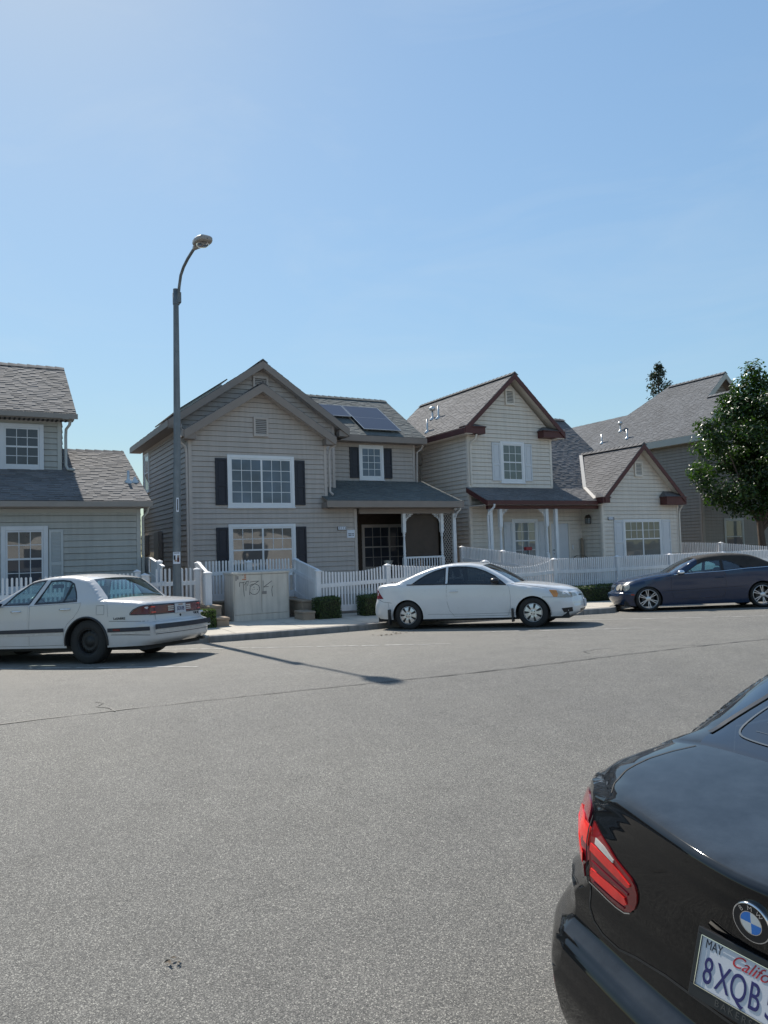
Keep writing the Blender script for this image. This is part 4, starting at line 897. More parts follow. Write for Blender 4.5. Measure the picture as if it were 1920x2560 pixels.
for i, x in enumerate(xs):
    fence_post(f, x, FY, wz(x, FY)-.02, 1.285-.006*i)
    picket_run(f, (prev, FY), (x, FY), lambda t: 1.27, lambda t, a=prev, b=x: wz(a+(b-a)*t, FY), seed=10+i, sp=.078); prev = x
f = thing("picket_fence", "white picket fence running back from the corner post to the taupe porch", "fence", (14.66, 19, .1), G_)
for y, z in ((19.3, 1.55), (21.6, 1.72)): fence_post(f, 14.66, y, .15, z)
picket_run(f, (14.66, FY+.06), (14.66, 19.3), lambda t: 1.28+.26*t, lambda t: wz(14.66, FY)+.12*t, lambda t: .86+.2*t, seed=20)
picket_run(f, (14.66, 19.3), (14.66, 21.6), lambda t: 1.54+.17*t, lambda t: .25+.1*t, lambda t: 1.06+.15*t, seed=21)
f = thing("picket_fence", "white picket fence stepping down beside the brown-grey house", "fence", (26.0, 19.5, .1), G_)
picket_run(f, (26.2, 22.2), (26.2, 20.2), lambda t: 1.60-.06*t, lambda t: .35, lambda t: 1.1-.05*t, seed=22); picket_run(f, (26.2, 20.2), (26.2, FY), lambda t: 1.54-.28*t, lambda t: .33-.2*t, lambda t: 1.05-.18*t, seed=23)
for y, z in ((22.25, 1.62), (20.2, 1.57)): fence_post(f, 26.2, y, .2, z)
# alcove: raised fence behind the cabinet with sloping returns, on a low tan wall
f = thing("picket_fence", "raised white picket fence behind the utility cabinet with sloping end panels", "fence", (6.0, 18.5, .1), G_)
picket_run(f, (4.80, 18.5), (7.24, 18.5), lambda t: 1.535, lambda t: .50, lambda t: 1.17, low=.10, seed=30)
fence_post(f, 4.74, 18.5, .3, 1.53); fence_post(f, 7.30, 18.5, .3, 1.53); fence_post(f, 6.03, 18.5, .3, 1.51)
picket_run(f, (7.27, 18.45), (7.27, FY+.06), lambda t: 1.525-.275*t, lambda t: .50-.35*t, lambda t: 1.15-.28*t, low=.10, seed=31, sp=.062, w=.05)
picket_run(f, (4.74, 18.45), (4.68, 17.45), lambda t: 1.525-.24*t, lambda t: .50-.2*t, lambda t: 1.15-.28*t, low=.10, seed=32, sp=.062, w=.05)
fence_post(f, 4.68, 17.4, .25, 1.305, .15)
m_ = MB()
for a, b in (((7.27, 18.45, 1.50), (7.27, FY+.05, 1.235)), ((4.74, 18.45, 1.50), (4.68, 17.45, 1.27))): m_.beam(a, b, .075, .035)
keep(m_.build("sloping_rail", M['vinyl']), f)
g = thing("gate", "white picket gate behind the lamp post", "gate", (4.0, 17.95, .15), G_)
picket_run(g, (3.46, 17.95), (4.58, 17.95), lambda t: 1.395, lambda t: .2, lambda t: .99, seed=33, sp=.098)
fence_post(g, 4.58, 17.98, .15, 1.385); fence_post(g, 3.30, 17.6, .15, 1.31, .15); fence_post(g, 3.22, 18.1, .15, 1.39, .13)
f = thing("picket_fence", "white picket fence in front of the sage house behind the old white sedan", "fence", (0, 17.5, .1), G_)
prev = 3.25
for i, x in enumerate((1.1, -1.3, -3.7, -6.1)):
    fence_post(f, x, 17.55, .08, 1.35) if i else None
    picket_run(f, (x, 17.55), (prev, 17.55), lambda t: 1.335, lambda t, a=x, b=prev: .12, seed=40+i, sp=.088); prev = x
f = thing("picket_fence", "close-boarded white fence sloping down between the sage and taupe houses", "fence", (3.78, 20, .1), G_)
picket_run(f, (3.78, 21.2), (3.78, 19.4), lambda t: 1.66, lambda t: .3, lambda t: 1.2, seed=50, sp=.052, w=.05); picket_run(f, (3.78, 19.4), (3.78, 17.9), lambda t: 1.65-.20*t, lambda t: .3, lambda t: 1.2-.2*t, seed=51, sp=.052, w=.05)
m_ = MB(); m_.beam((3.78, 21.2, 1.66), (3.78, 19.4, 1.66), .07, .03); m_.beam((3.78, 19.4, 1.65), (3.78, 17.9, 1.45), .07, .03); keep(m_.build("sloping_rail", M['vinyl']), f); fence_post(f, 3.78, 18.35, .2, 1.60, .11)
t = MB(); t.beam((3.70, 19.62, .3), (3.86, 19.58, 1.80), .09, .045, (0, 1, 0)); tag(t.build("wooden_board", M['wood'], bevel=.003), "raw wooden board leaning up behind the white gate", "board")
# tan block retaining walls
def block_wall(label, boxes):
    t = thing("retaining_wall", label, "wall", (boxes[0][0], boxes[0][2], boxes[0][4]), "tan block retaining walls")
    for (x0, x1, y0, y1, z0, z1) in boxes:
        mb = MB(); mb.box(x0, x1, y0, y1, z0, z1-.055); w = keep(mb.build("block", M['block'], bevel=.01), t)
        c = MB(); c.box(x0-.015, x1+.015, y0-.015, y1, z1-.053, z1); o = c.build("cap_stone", M['block'], bevel=.012); o.parent = w
block_wall("stepped tan block wall to the right of the utility cabinet", [(6.86, 7.14, 17.0, 18.40, 0, .52), (6.64, 6.93, 16.40, 16.97, 0, .30)])
block_wall("stepped tan block wall to the left of the utility cabinet", [(4.58, 4.86, 16.95, 18.40, 0, .53), (4.58, 4.86, 16.35, 16.92, 0, .30)])
block_wall("low tan block wall in shade behind the utility cabinet", [(4.87, 7.40, 18.42, 18.62, 0, .53)])

# ================================================================== utility cabinet
CX0, CX1, CY0, CY1, CB, CT = 5.225, 6.60, 17.2, 17.95, .085, 1.25
c = thing("utility_cabinet", "grey-beige steel utility cabinet with black graffiti on its doors", "cabinet", (5.9, 17.2, CB))
mb = MB(); mb.box(CX0, CX1, CY0+.012, CY1, CB, CT-.05); mb.box(CX0, CX0+.022, CY0-.006, CY0+.012, CB, CT-.05); mb.box(CX1-.022, CX1, CY0-.006, CY0+.012, CB, CT-.05); mb.box(CX0+.022, CX1-.022, CY0-.004, CY0+.012, CB, .255)
keep(mb.build("housing", M['cabinet'], bevel=.004), c)
mb = MB(); mb.box(CX0-.02, CX1+.02, CY0-.025, CY1+.02, CT-.048, CT); keep(mb.build("lid", M['cabinet'], bevel=.008), c)
xm = 5.907
for a, b in ((CX0+.028, xm-.004), (xm+.004, CX1-.028)):
    mb = MB(); mb.box(a, b, CY0-.010, CY0+.011, .265, CT-.058); d = keep(mb.build("door", M['cabinet'], bevel=.004), c)
    if a > 5.8:
        mb = MB(); mb.box(5.92, 6.03, CY0-.022, CY0-.0105, .72, .79); o = mb.build("handle", M['greyfascia'], bevel=.004); o.parent = d
mb = MB(); mb.box(CX0+.01, CX1-.01, CY0-.03, CY1+.05, .0, CB); keep(mb.build("plinth", M['concrete']), c)
STR = [[(5.367, .92), (5.373, 1.014), (5.43, 1.012), (5.492, 1.021)], [(5.459, 1.018), (5.468, .86), (5.48, .693)], [(5.491, .953), (5.533, 1.023), (5.528, .92), (5.524, .825)], [(5.533, 1.031), (5.586, 1.044), (5.567, .934)],
       [(5.629, 1.018), (5.73, 1.03), (5.84, 1.032), (5.74, .975), (5.629, .907), (5.618, .81), (5.612, .717)], [(5.617, .931), (5.655, .955), (5.697, .967), (5.75, .966), (5.796, .954), (5.84, .92), (5.858, .871), (5.854, .82), (5.834, .777), (5.795, .74), (5.741, .718), (5.68, .73), (5.626, .772)],
       [(5.949, 1.035), (5.948, .94), (5.943, .787)], [(6.165, 1.02), (6.06, .95), (5.962, .882), (6.02, .89), (6.08, .889)], [(6.191, .903), (6.168, .85), (6.163, .808), (6.168, .73), (6.176, .654)], [(5.69, .84), (5.70, .84)], [(5.73, .845), (5.745, .845)], [(5.71, .89), (5.74, .895)], [(5.80, .84), (5.81, .83)]]
mb = MB()
for s in STR:
    for (xa, za), (xb, zb) in zip(s, s[1:]):
        mb.beam((xa, CY0-.0125, za), (xb, CY0-.0125, zb), .003, .0105, (0, 1, 0)) if False else None
        d = Vector((xb-xa, 0, zb-za)); n = Vector((-d.z, 0, d.x)).normalized()*.0058; e = d.normalized()*.004
        A, B = Vector((xa, CY0-.0118, za))-e, Vector((xb, CY0-.0118, zb))+e; mb.add([A-n, B-n, B+n, A+n], [(0, 1, 2, 3)])
keep(mb.build("graffiti", M['ink']), c)
mb = MB()
for x0, x1, z0, z1 in ((5.485, 5.535, 1.175, 1.20), (5.49, 5.535, 1.125, 1.155), (5.44, 5.475, 1.075, 1.10), (5.48, 5.535, 1.075, 1.105)): mb.box(x0, x1, CY0-.0125, CY0-.0105, z0, z1)
keep(mb.build("hazard_sticker", M['orange']), c)
mb = MB(); mb.box(5.275, 5.305, CY0-.0125, CY0-.0105, 1.06, 1.185); mb.box(5.312, 5.35, CY0-.0122, CY0-.0105, 1.09, 1.17); mb.box(5.44, 5.46, CY0-.0122, CY0-.0105, 1.18, 1.20); keep(mb.build("label_plate", M['greyfascia']), c)

# ================================================================== street lamp
LX, LY = 3.935, 17.2; LB = walk_z(LX, LY)
l = thing("street_lamp", "tall grey steel street lamp with a curved arm and cobra head", "lamp", (LX, LY, LB))
mb = MB(); mb.tube([(LX, LY, LB), (LX-.005, LY, LB+1.5), (LX+.05, LY, 4.5), (LX+.075, LY, 7.55)], [.096, .092, .078, .061], 20); keep(mb.build("pole", M['pole']), l)
mb = MB(); mb.tube([(LX, LY, LB), (LX, LY, LB+.03)], [.17, .165], 4); keep(mb.build("base_plate", M['pole']), l)
tx = LX+.08
mb = MB(); mb.tube([(tx, LY, 7.46), (tx, LY, 7.72), (tx, LY, 7.72), (tx, LY, 7.82)], [.078, .082, .07, .066], 14); mb.box(tx+.01, tx+.10, LY-.08, LY+.04, 7.50, 7.74); keep(mb.build("collar", M['pole']), l)
AR = [(tx+.04, LY-.04, 7.60), (tx+.05, LY-.10, 7.85), (tx+.062, LY-.22, 8.08), (tx+.075, LY-.45, 8.20), (tx+.085, LY-.80, 8.265), (tx+.09, LY-1.25, 8.29), (tx+.10, LY-1.42, 8.292)]
mb = MB(); mb.tube(AR, .033, 12); keep(mb.build("arm", M['pole']), l)
hd = Vector((.12, -1, -.06)).normalized(); hs = Vector((1, .12, 0)).normalized(); hu = hs.cross(hd); hu = hu if hu.z > 0 else -hu; o_ = Vector(AR[-1])
mb = MB(); mb.smooth = True; R = 16; rows = [(-.06, .045, .045, .045), (.05, .06, .055, .05), (.14, .10, .085, .05), (.20, .15, .10, .05), (.34, .17, .105, .05), (.50, .165, .10, .048), (.60, .14, .085, .045), (.64, .10, .05, .03), (.65, .01, .01, .01)]
sq = lambda v: (abs(v)**.62)*(1 if v > 0 else -1)
for i, (s, w, up, dn) in enumerate(rows):
    for k in range(R): a = 2*pi*k/R; mb.v.append(tuple(o_+hd*s+hs*w*sq(cos(a))+hu*(up if sin(a) > 0 else dn)*sq(sin(a))))
for i in range(len(rows)-1):
    for k in range(R): mb.f.append([i*R+k, i*R+(k+1) % R, (i+1)*R+(k+1) % R, (i+1)*R+k]); mb.t.append(1.0); mb.mi.append(0); mb.sm.append(False)
hdO = keep(mb.build("lamp_head", M['lampgrey']), l)
mb = MB(); R = 20
for rr, dz in ((1, -.052), (.9, -.088), (.5, -.112), (.01, -.12)):
    for k in range(R): a = 2*pi*k/R; mb.v.append(tuple(o_+hd*(.40+.17*rr*cos(a))+hs*.125*rr*sin(a)+hu*dz))
for i in range(3):
    for k in range(R): mb.f.append([i*R+k, i*R+(k+1) % R, (i+1)*R+(k+1) % R, (i+1)*R+k]); mb.t.append(1.0); mb.mi.append(0); mb.sm.append(True)
ob_ = mb.build("lens", M['p_warm']); ob_.parent = hdO
def wrap_sticker(name, za, zb, w, m, r, phi=-.35, parent=l, dr=.002):
    mb = MB(); n = 8
    cx = lambda z: LX-.005+(.055*(z-LB-1.5)/(4.5-LB-1.5) if z > LB+1.5 else 0)
    for i in range(n+1):
        a = -pi/2+phi+(i/n-.5)*w/r
        for z in (za, zb): mb.v.append((cx(z)+(r+dr)*cos(a), LY+(r+dr)*sin(a), z))
    for i in range(n): mb.f.append([2*i, 2*i+2, 2*i+3, 2*i+1]); mb.t.append(1.0); mb.mi.append(0); mb.sm.append(True)
    o = keep(mb.build(name, m), parent); return o
wrap_sticker("flyer", 1.51, 1.775, .175, M['whitesign'], .0925, -.25)
for za, zb, w, ph, mm in ((1.60, 1.70, .045, -.75, 'ink'), (1.55, 1.655, .05, .12, 'red'), (1.66, 1.70, .05, .15, 'block'), (1.745, 1.76, .12, -.25, 'ink'), (1.56, 1.60, .05, -.5, 'block')): wrap_sticker("flyer_print", za, zb, w, M[mm], .0925, ph, dr=.004)
wrap_sticker("pole_tag", 2.68, 3.0, .055, M['whitesign'], .087, -.05); wrap_sticker("pole_tag_print", 2.71, 2.97, .022, M['ink'], .087, -.05, dr=.004)
# odds and ends on the cream porch
mb = MB(); mb.tube([(20.40, 21.86, .34), (20.41, 21.87, 1.0), (20.40, 21.86, 1.9)], [.03, .055, .05], 10); tag(mb.build("closed_umbrella", M['block']), "closed brown patio umbrella standing in the cream porch corner", "umbrella")
t = thing("lawn_chair", "rounded dark chair back showing over the fence on the cream porch", "chair", (20.0, 21.5, .34))
mb = MB(); mb.smooth = True
for i in range(9):
    a = pi*i/8
    for y in (21.46, 21.52): mb.v.append((19.98-.36*cos(a), y+.08*sin(a), 1.08+.17*sin(a)))
for i in range(8): mb.f.append([2*i, 2*i+2, 2*i+3, 2*i+1]); mb.t.append(1.0); mb.mi.append(0); mb.sm.append(True)
mb.box(19.62, 20.34, 21.44, 21.50, .78, 1.085); keep(mb.build("backrest", M['darkbrown']), t)
mb = MB(); mb.box(19.64, 20.32, 21.0, 21.44, .72, .78); keep(mb.build("seat", M['darkbrown']), t)
for x in (19.68, 20.28):
    for y in (21.05, 21.46): m_ = MB(); m_.tube([(x, y, .34), (x, y, .73)], .02, 8); keep(m_.build("leg", M['plastic']), t)
t = thing("mailbox", "small red box on a stake in front of the cream porch window", "mailbox", (17.1, 21.0, .15))
mb = MB(); mb.box(16.98, 17.25, 21.0, 21.14, 1.50, 1.62); keep(mb.build("box", M['redsign'], bevel=.01), t); mb = MB(); mb.tube([(17.1, 21.07, .15), (17.12, 21.07, 1.5)], .015, 8); keep(mb.build("stake", M['plastic']), t)
mb = MB(); mb.lathe((12.25, 22.5, .36), (0, 0, 1), [(.001, 0), (.12, 0), (.10, .3), (.06, .62), (.07, .7), (.17, .95), (.165, .95), (.05, .7), (.001, .7)], 18); tag(mb.build("planter", M['cabinet']), "tall flared planter standing on the dark taupe porch", "planter")

# ================================================================== across the street, behind the photographer (seen in the window panes)
t = thing("building", "long pale stucco building across the street, seen only as a reflection", "building", (20, -17, -.2))
mb = MB(); mb.box(-6, 48, -26, -17, -.3, 3.9); keep(mb.build("wall", M['tan']), t); mb = MB(); mb.prism([(-6.6, -16.4, 3.9), (-6.6, -26.6, 3.9), (-6.6, -21.5, 6.0)], (55.2, 0, 0)); keep(mb.build("roof", M['brownfascia']), t)
for k in range(9): mb = MB(); mb.box(-3+k*5.6, -1.2+k*5.6, -17.0, -16.93, .9, 2.4); keep(mb.build("window", M['p_dark']), t)
# ================================================================== cars
def tab(T, x):
    if x <= T[0][0]: return T[0][1]
    if x >= T[-1][0]: return T[-1][1]
    for (a, p), (b, q) in zip(T, T[1:]):
        if x <= b: t = (x-a)/(b-a); return p+(q-p)*t
def smooth_tab(T, x, h=.04): return (tab(T, x-h)+2*tab(T, x)+tab(T, x+h))/4
def crspline(P, n):
    out = []; m = len(P)
    for i in range(m-1):
        p0, p1, p2, p3 = P[max(i-1, 0)], P[i], P[i+1], P[min(i+2, m-1)]
        for k in range(n):
            t = k/n; out.append(tuple(.5*((2*b)+(c-a)*t+(2*a-5*b+4*c-d)*t*t+(3*b-a-3*c+d)*t**3) for a, b, c, d in zip(p0, p1, p2, p3)))
    out.append(tuple(P[-1])); return out
def pip(p, poly):
    x, y = p; c = False; j = len(poly)-1
    for i in range(len(poly)):
        xi, yi = poly[i]; xj, yj = poly[j]
        if (yi > y) != (yj > y) and x < (xj-xi)*(y-yi)/(yj-yi)+xi: c = not c
        j = i
    return c
def inset(poly, d):
    if area(poly) < 0: d = -d
    out = []; n = len(poly)
    for i in range(n):
        a, b, c = Vector(poly[i-1]), Vector(poly[i]), Vector(poly[(i+1) % n]); u, v = (b-a).normalized(), (c-b).normalized()
        n1, n2 = Vector((-u.y, u.x)), Vector((-v.y, v.x)); m = n1+n2; k = max(.35, (1+n1.dot(n2))); out.append(tuple(b+m*(d/k)))
    return out
def chaikin(poly, it=2, keep_=()):
    for _ in range(it):
        out = []
        for i in range(len(poly)):
            a, b = poly[i], poly[(i+1) % len(poly)]; out += [(a[0]*.75+b[0]*.25, a[1]*.75+b[1]*.25), (a[0]*.25+b[0]*.75, a[1]*.25+b[1]*.75)]
        poly = out
    return poly
def densify(poly, d):
    out = []
    for i in range(len(poly)):
        a, b = poly[i], poly[(i+1) % len(poly)]; n = max(1, int(hypot(b[0]-a[0], b[1]-a[1])/d)); out += [(a[0]+(b[0]-a[0])*k/n, a[1]+(b[1]-a[1])*k/n) for k in range(n)]
    return out
def cdt(outer, holes=(), g=.07, dens=None, extra=()):
    dens = dens or g; loops = [densify(l, dens) for l in [outer]+list(holes)]; vs = []; es = []
    for l in loops: o = len(vs); vs += [Vector(p) for p in l]; es += [(o+i, o+(i+1) % len(l)) for i in range(len(l))]
    xs = [p[0] for p in loops[0]]; zs = [p[1] for p in loops[0]]; bnd = list(vs); m = .45*g
    cell = {}
    for p in bnd: cell.setdefault((int(p.x//g), int(p.y//g)), []).append(p)
    ex = [p for p in extra if pip(p, loops[0]) and not any(pip(p, h) for h in loops[1:])]
    for p in ex:
        ci, cj = int(p[0]//g), int(p[1]//g); near = [q for a in (-1, 0, 1) for b in (-1, 0, 1) for q in cell.get((ci+a, cj+b), ())]
        if any(hypot(q.x-p[0], q.y-p[1]) < .007 for q in near): continue
        q = Vector(p); vs.append(q); cell.setdefault((ci, cj), []).append(q)
    nx = int((max(xs)-min(xs))/g)+1; nz = int((max(zs)-min(zs))/g)+1
    for i in range(nx):
        for j in range(nz):
            p = (min(xs)+(i+.5)*g, min(zs)+(j+.5)*g)
            if not pip(p, loops[0]) or any(pip(p, h) for h in loops[1:]): continue
            ci, cj = int(p[0]//g), int(p[1]//g)
            if any(hypot(q.x-p[0], q.y-p[1]) < m for a in (-1, 0, 1) for b in (-1, 0, 1) for q in cell.get((ci+a, cj+b), ())): continue
            vs.append(Vector(p))
    r = delaunay_2d_cdt(vs, es, [], 0, 1e-6); V = [tuple(v) for v in r[0]]; F = []
    for f in r[2]:
        c = (sum(V[i][0] for i in f)/len(f), sum(V[i][1] for i in f)/len(f))
        if pip(c, loops[0]) and not any(pip(c, h) for h in loops[1:]): F.append(list(f))
    return V, F

class Car:
    """shell = side surface y = w(x, z) (left and right) bridged across along one closed side silhouette.
       x forward from the rear axle, y left, z up from the road."""
    def __init__(s, root, M, sil, wrear, wfront, belt, tumble=.34, shoulder=.03, low=.16, zw=.6, rr=.07, arches=(), zs=.2, n=6, bowp=2.0, ncol=13, g=.07, up=.10, soft=None, wz=None, crownp=2.0, gfun=None):
        s.crownp, s.gfun = crownp, gfun; s.root, s.m, s.belt, s.tum, s.sh, s.low, s.zw, s.rr, s.arches, s.zs, s.g, s.up, s.bowp, s.ncol, s.soft, s.wz = root, M, belt, tumble, shoulder, low, zw, rr, arches, zs, g, up, bowp, ncol, soft, wz
        s.wr, s.wf = wrear, wfront; s.P = []; s.seg = []
        for name, pts, nn in sil:
            d = crspline(pts, nn)
            if s.P: d = d[1:]
            for p in d: s.P.append(p); s.seg.append(name)
        zmax = max(p[1] for p in s.P); it = [p[1] for p in s.P].index(zmax)
        s.rx = sorted([(p[1], p[0]) for p, q in zip(s.P, s.seg) if q == 'rear'], key=lambda q: q[0]); s.fx = sorted([(p[1], p[0]) for p, q in zip(s.P, s.seg) if q == 'front'], key=lambda q: q[0])
        s.rb = [p for p in s.P[:it+1]]; s.fb = [p for p in s.P[it:]]
        s.chain = []
        for p, q in zip(s.P, s.seg):
            if q in ('deck', 'backlight', 'roof', 'windshield', 'hood') and (not s.chain or p[0] > s.chain[-1][0]+1e-5): s.chain.append((p[0], p[1]))
        xs = sorted(p[0] for p in s.P); s.zt = []
        for k in range(121):
            x = xs[0]+(xs[-1]-xs[0])*k/120; best = 0
            for a, b in zip(s.P, s.P[1:]):
                if min(a[0], b[0]) <= x <= max(a[0], b[0]): t = 0 if a[0] == b[0] else (x-a[0])/(b[0]-a[0]); best = max(best, a[1]+(b[1]-a[1])*t)
            s.zt.append((x, best))
    def ztop(s, x):
        return tab(s.chain, x) if s.chain[0][0] <= x <= s.chain[-1][0] else tab(s.zt, x)
    def w(s, x, z):
        a = tab(s.wr, x-tab(s.rx, z)); b = tab(s.wf, tab(s.fx, z)-x); w = min(a, b)
        if abs(a-b) < .02: w -= (.02-abs(a-b))**2*12
        if s.wz: w += s.wz(x, z)
        if z < s.zw: w -= s.low*(s.zw-z)**2
        zb = tab(s.belt, x)
        if z > s.zw: w -= s.up*(min(z, zb)-s.zw)**2*2
        if z > zb: t = min(1, (z-zb)/.05); w -= s.sh*t*t*(3-2*t)+s.tum*(z-zb)
        dz = s.ztop(x)-z; rr = s.rr(x, z) if callable(s.rr) else s.rr
        if dz < rr: q = (rr-max(0, dz))/rr; w -= rr*q**3*.9
        return w
    def side(s, sg):
        return lambda x, z, o=0: Vector((x, sg*s.w(x, z), z)) if not o else s._off(s.side(sg), x, z, o)
    def _off(s, F, u, v, o):
        e = .004; p = F(u, v); n = (F(u+e, v)-F(u-e, v)).cross(F(u, v+e)-F(u, v-e))
        if n.length < 1e-9: return p
        n.normalize(); c = Vector((min(max(p.x, .0), 2.4), 0, .62))
        return p+n*(o if n.dot(p-c) > 0 else -o)
    def bow(s, t): t = min(1, abs(t)); return 1-(sqrt(t*t+.01)-.1)**s.bowp/(sqrt(1.01)-.1)**s.bowp
    def band_pt(s, p, t):
        w = s.w(p[0], p[1]); k = s.bow(t); return Vector((p[0]+p[2]*k, t*w, p[1]+p[3]*(1-min(1, abs(t))**s.crownp)))
    def _along(s, L, key, val):
        for a, b in zip(L, L[1:]):
            lo, hi = min(a[key], b[key]), max(a[key], b[key])
            if lo <= val <= hi and hi > lo: t = (val-a[key])/(b[key]-a[key]); return tuple(p+(q-p)*t for p, q in zip(a, b))
        return L[0] if abs(L[0][key]-val) < abs(L[-1][key]-val) else L[-1]
    def rear(s, y, z, o=0):
        if o: return s._off(s.rear, y, z, o)
        p = s._along(s.rb, 1, z); w = s.w(p[0], p[1]); return s.band_pt((p[0], p[1], p[2], 0), y/w)+Vector((0, 0, 0))
    def front(s, y, z, o=0):
        if o: return s._off(s.front, y, z, o)
        p = s._along(s.fb[::-1], 1, z); w = s.w(p[0], p[1]); return s.band_pt((p[0], p[1], p[2], 0), y/w)
    def top(s, x, y, o=0):
        if o: return s._off(s.top, x, y, o)
        L = [p for p, q in zip(s.P, s.seg) if q in ('deck', 'backlight', 'roof', 'windshield', 'hood')]; p = s._along(L, 0, x); w = s.w(p[0], p[1]); return s.band_pt((p[0], p[1], 0, p[3]), y/w)
    def patch(s, name, poly, F, off, m, parent=None, thick=.012, g=None, holes=(), smooth=True, label=None):
        g = g or s.g; V, Fc = cdt(poly, holes, g, g*.6); mb = MB(); mb.smooth = smooth
        T = [F(u, v, off) for u, v in V]; mb.add(T, Fc)
        if thick:
            e = {}
            for f in Fc:
                for i in range(len(f)): k = (f[i], f[(i+1) % len(f)]); e[k] = e.get(k, 0)+1
            for (i, j) in list(e):
                if (j, i) not in e:
                    a, b = V[i], V[j]; mb.smooth = False; mb.add([T[i], T[j], F(b[0], b[1], off-thick), F(a[0], a[1], off-thick)], [(0, 1, 2, 3)])
        ob = mb.build(name, m, s.root if parent is None else parent, merge=True, sharp=40)
        if label: ob['label'] = label
        return ob
    def line(s, name, pts, F, m, wd=.006, off=.0015, parent=None, closed=False, n=6):
        """thin dark seam drawn on the shell as a raised strip of its own"""
        P = []
        q = pts+[pts[0]] if closed else pts
        for a, b in zip(q, q[1:]): P += [(a[0]+(b[0]-a[0])*k/n, a[1]+(b[1]-a[1])*k/n) for k in range(n)]
        P.append(q[-1]); mb = MB(); V = []
        for i, p in enumerate(P):
            a, b = P[max(i-1, 0)], P[min(i+1, len(P)-1)]; d = Vector((b[0]-a[0], b[1]-a[1])).normalized(); nn = Vector((-d.y, d.x))*wd/2
            for sg in (-1, 1): V.append(F(p[0]+nn.x*sg, p[1]+nn.y*sg, off))
        mb.add(V, [(2*i, 2*i+2, 2*i+3, 2*i+1) for i in range(len(P)-1)]); return mb.build(name, m, s.root if parent is None else parent)
    def shell(s, paint, glass, windows, doors, glasspart=.93, softmat=None, trim='plastic'):
        out = [(p[0], p[1]) for p in s.P]; bot = []
        xr, xf = out[0][0], out[-1][0]; pts = []
        for (cx, cz, r) in sorted(s.arches, key=lambda a: -a[0]):
            h = sqrt(r*r-(s.zs-cz)**2); a0 = atan2(s.zs-cz, h); n = 22
            for k in range(n+1): a = a0+(pi-2*a0)*k/n; pts.append((cx+r*cos(a), cz+r*sin(a)))
        bot = pts
        outer = out+bot; s.outer = outer
        mb = MB(); mb.smooth = True; ex = []
        x0, x1 = min(p[0] for p in out), max(p[0] for p in out); n_ = int((x1-x0)/(s.g*.7)); R0 = .24 if callable(s.rr) else s.rr
        for i in range(1, n_):
            x = x0+(x1-x0)*i/n_; zt = s.ztop(x)
            for q in (.04, .12, .25, .42, .62, .85, 1.1): ex.append((x, zt-q*R0))
        for z in [out[0][1]+.03*k for k in range(1, 26)]:
            for T, sg_ in ((s.rx, 1), (s.fx, -1)):
                if T[0][0] < z < T[-1][0]:
                    for d in (.008, .022, .04, .065, .095, .13, .17, .22): ex.append((tab(T, z)+sg_*d, z))
        for sg in (1, -1):
            V, F = cdt(outer, list(windows)+list(doors), s.g, s.g*.6, ex); fn = s.side(sg); o = len(mb.v); mb.v += [tuple(fn(x, z)) for x, z in V]
            for f in F:
                c = (sum(V[i][0] for i in f)/len(f), sum(V[i][1] for i in f)/len(f)); mi = 1 if (s.soft and s.soft(*c)) else 0
                mb.f.append([o+i for i in f]); mb.t.append(1.0); mb.mi.append(mi); mb.sm.append(True)
        cols = sorted(set([-1+2*i/(s.ncol-1) for i in range(s.ncol)]+[-glasspart, glasspart]+([q*v for q in (1, -1) for v in (.945, .955, .972, .982, .992)] if s.crownp > 4 else [])))
        gl = {'windshield': [], 'backlight': []}
        for i in range(len(s.P)-1):
            nm = s.seg[i+1]
            def warp(t, p, seg=nm):
                if not s.gfun: return t
                g_ = s.gfun(seg, p[0]); G = glasspart; return t*g_/G if abs(t) <= G else (1 if t > 0 else -1)*(g_+(abs(t)-G)/(1-G)*(1-g_))
            for a, b in zip(cols, cols[1:]):
                q = [tuple(s.band_pt(s.P[i], warp(a, s.P[i]))), tuple(s.band_pt(s.P[i+1], warp(a, s.P[i+1]))), tuple(s.band_pt(s.P[i+1], warp(b, s.P[i+1]))), tuple(s.band_pt(s.P[i], warp(b, s.P[i])))]
                if nm in gl and abs(a+b)/2 < glasspart: gl[nm].append(q)
                else: mb.mat = 1 if (s.soft and nm == 'roof') else 0; mb.add(q, [(0, 1, 2, 3)])
        mb.mat = 0
        body = mb.build("body", [paint]+([softmat] if softmat else []), s.root, merge=True, sharp=38)
        for nm, Q in gl.items():
            if Q:
                g_ = MB(); g_.smooth = True
                for q in Q: g_.add(q, [(0, 1, 2, 3)])
                g_.build("windshield" if nm == 'windshield' else "rear_window", glass if not isinstance(glass, dict) else glass[nm], s.root, merge=True)
        for w in windows:
            for sg in (1, -1):
                s.patch("side_window", inset(w, .002), s.side(sg), -.004, glass if not isinstance(glass, dict) else glass['side'], thick=0, g=.09)
                if trim: s.patch("window_trim", inset(w, -.012), s.side(sg), .002, s.m[trim], thick=.008, g=.09, holes=[inset(w, .012)])
        for d in doors:
            for sg in (1, -1): s.patch("door", inset(d, .0045), s.side(sg), 0, paint, thick=.02)
        return body
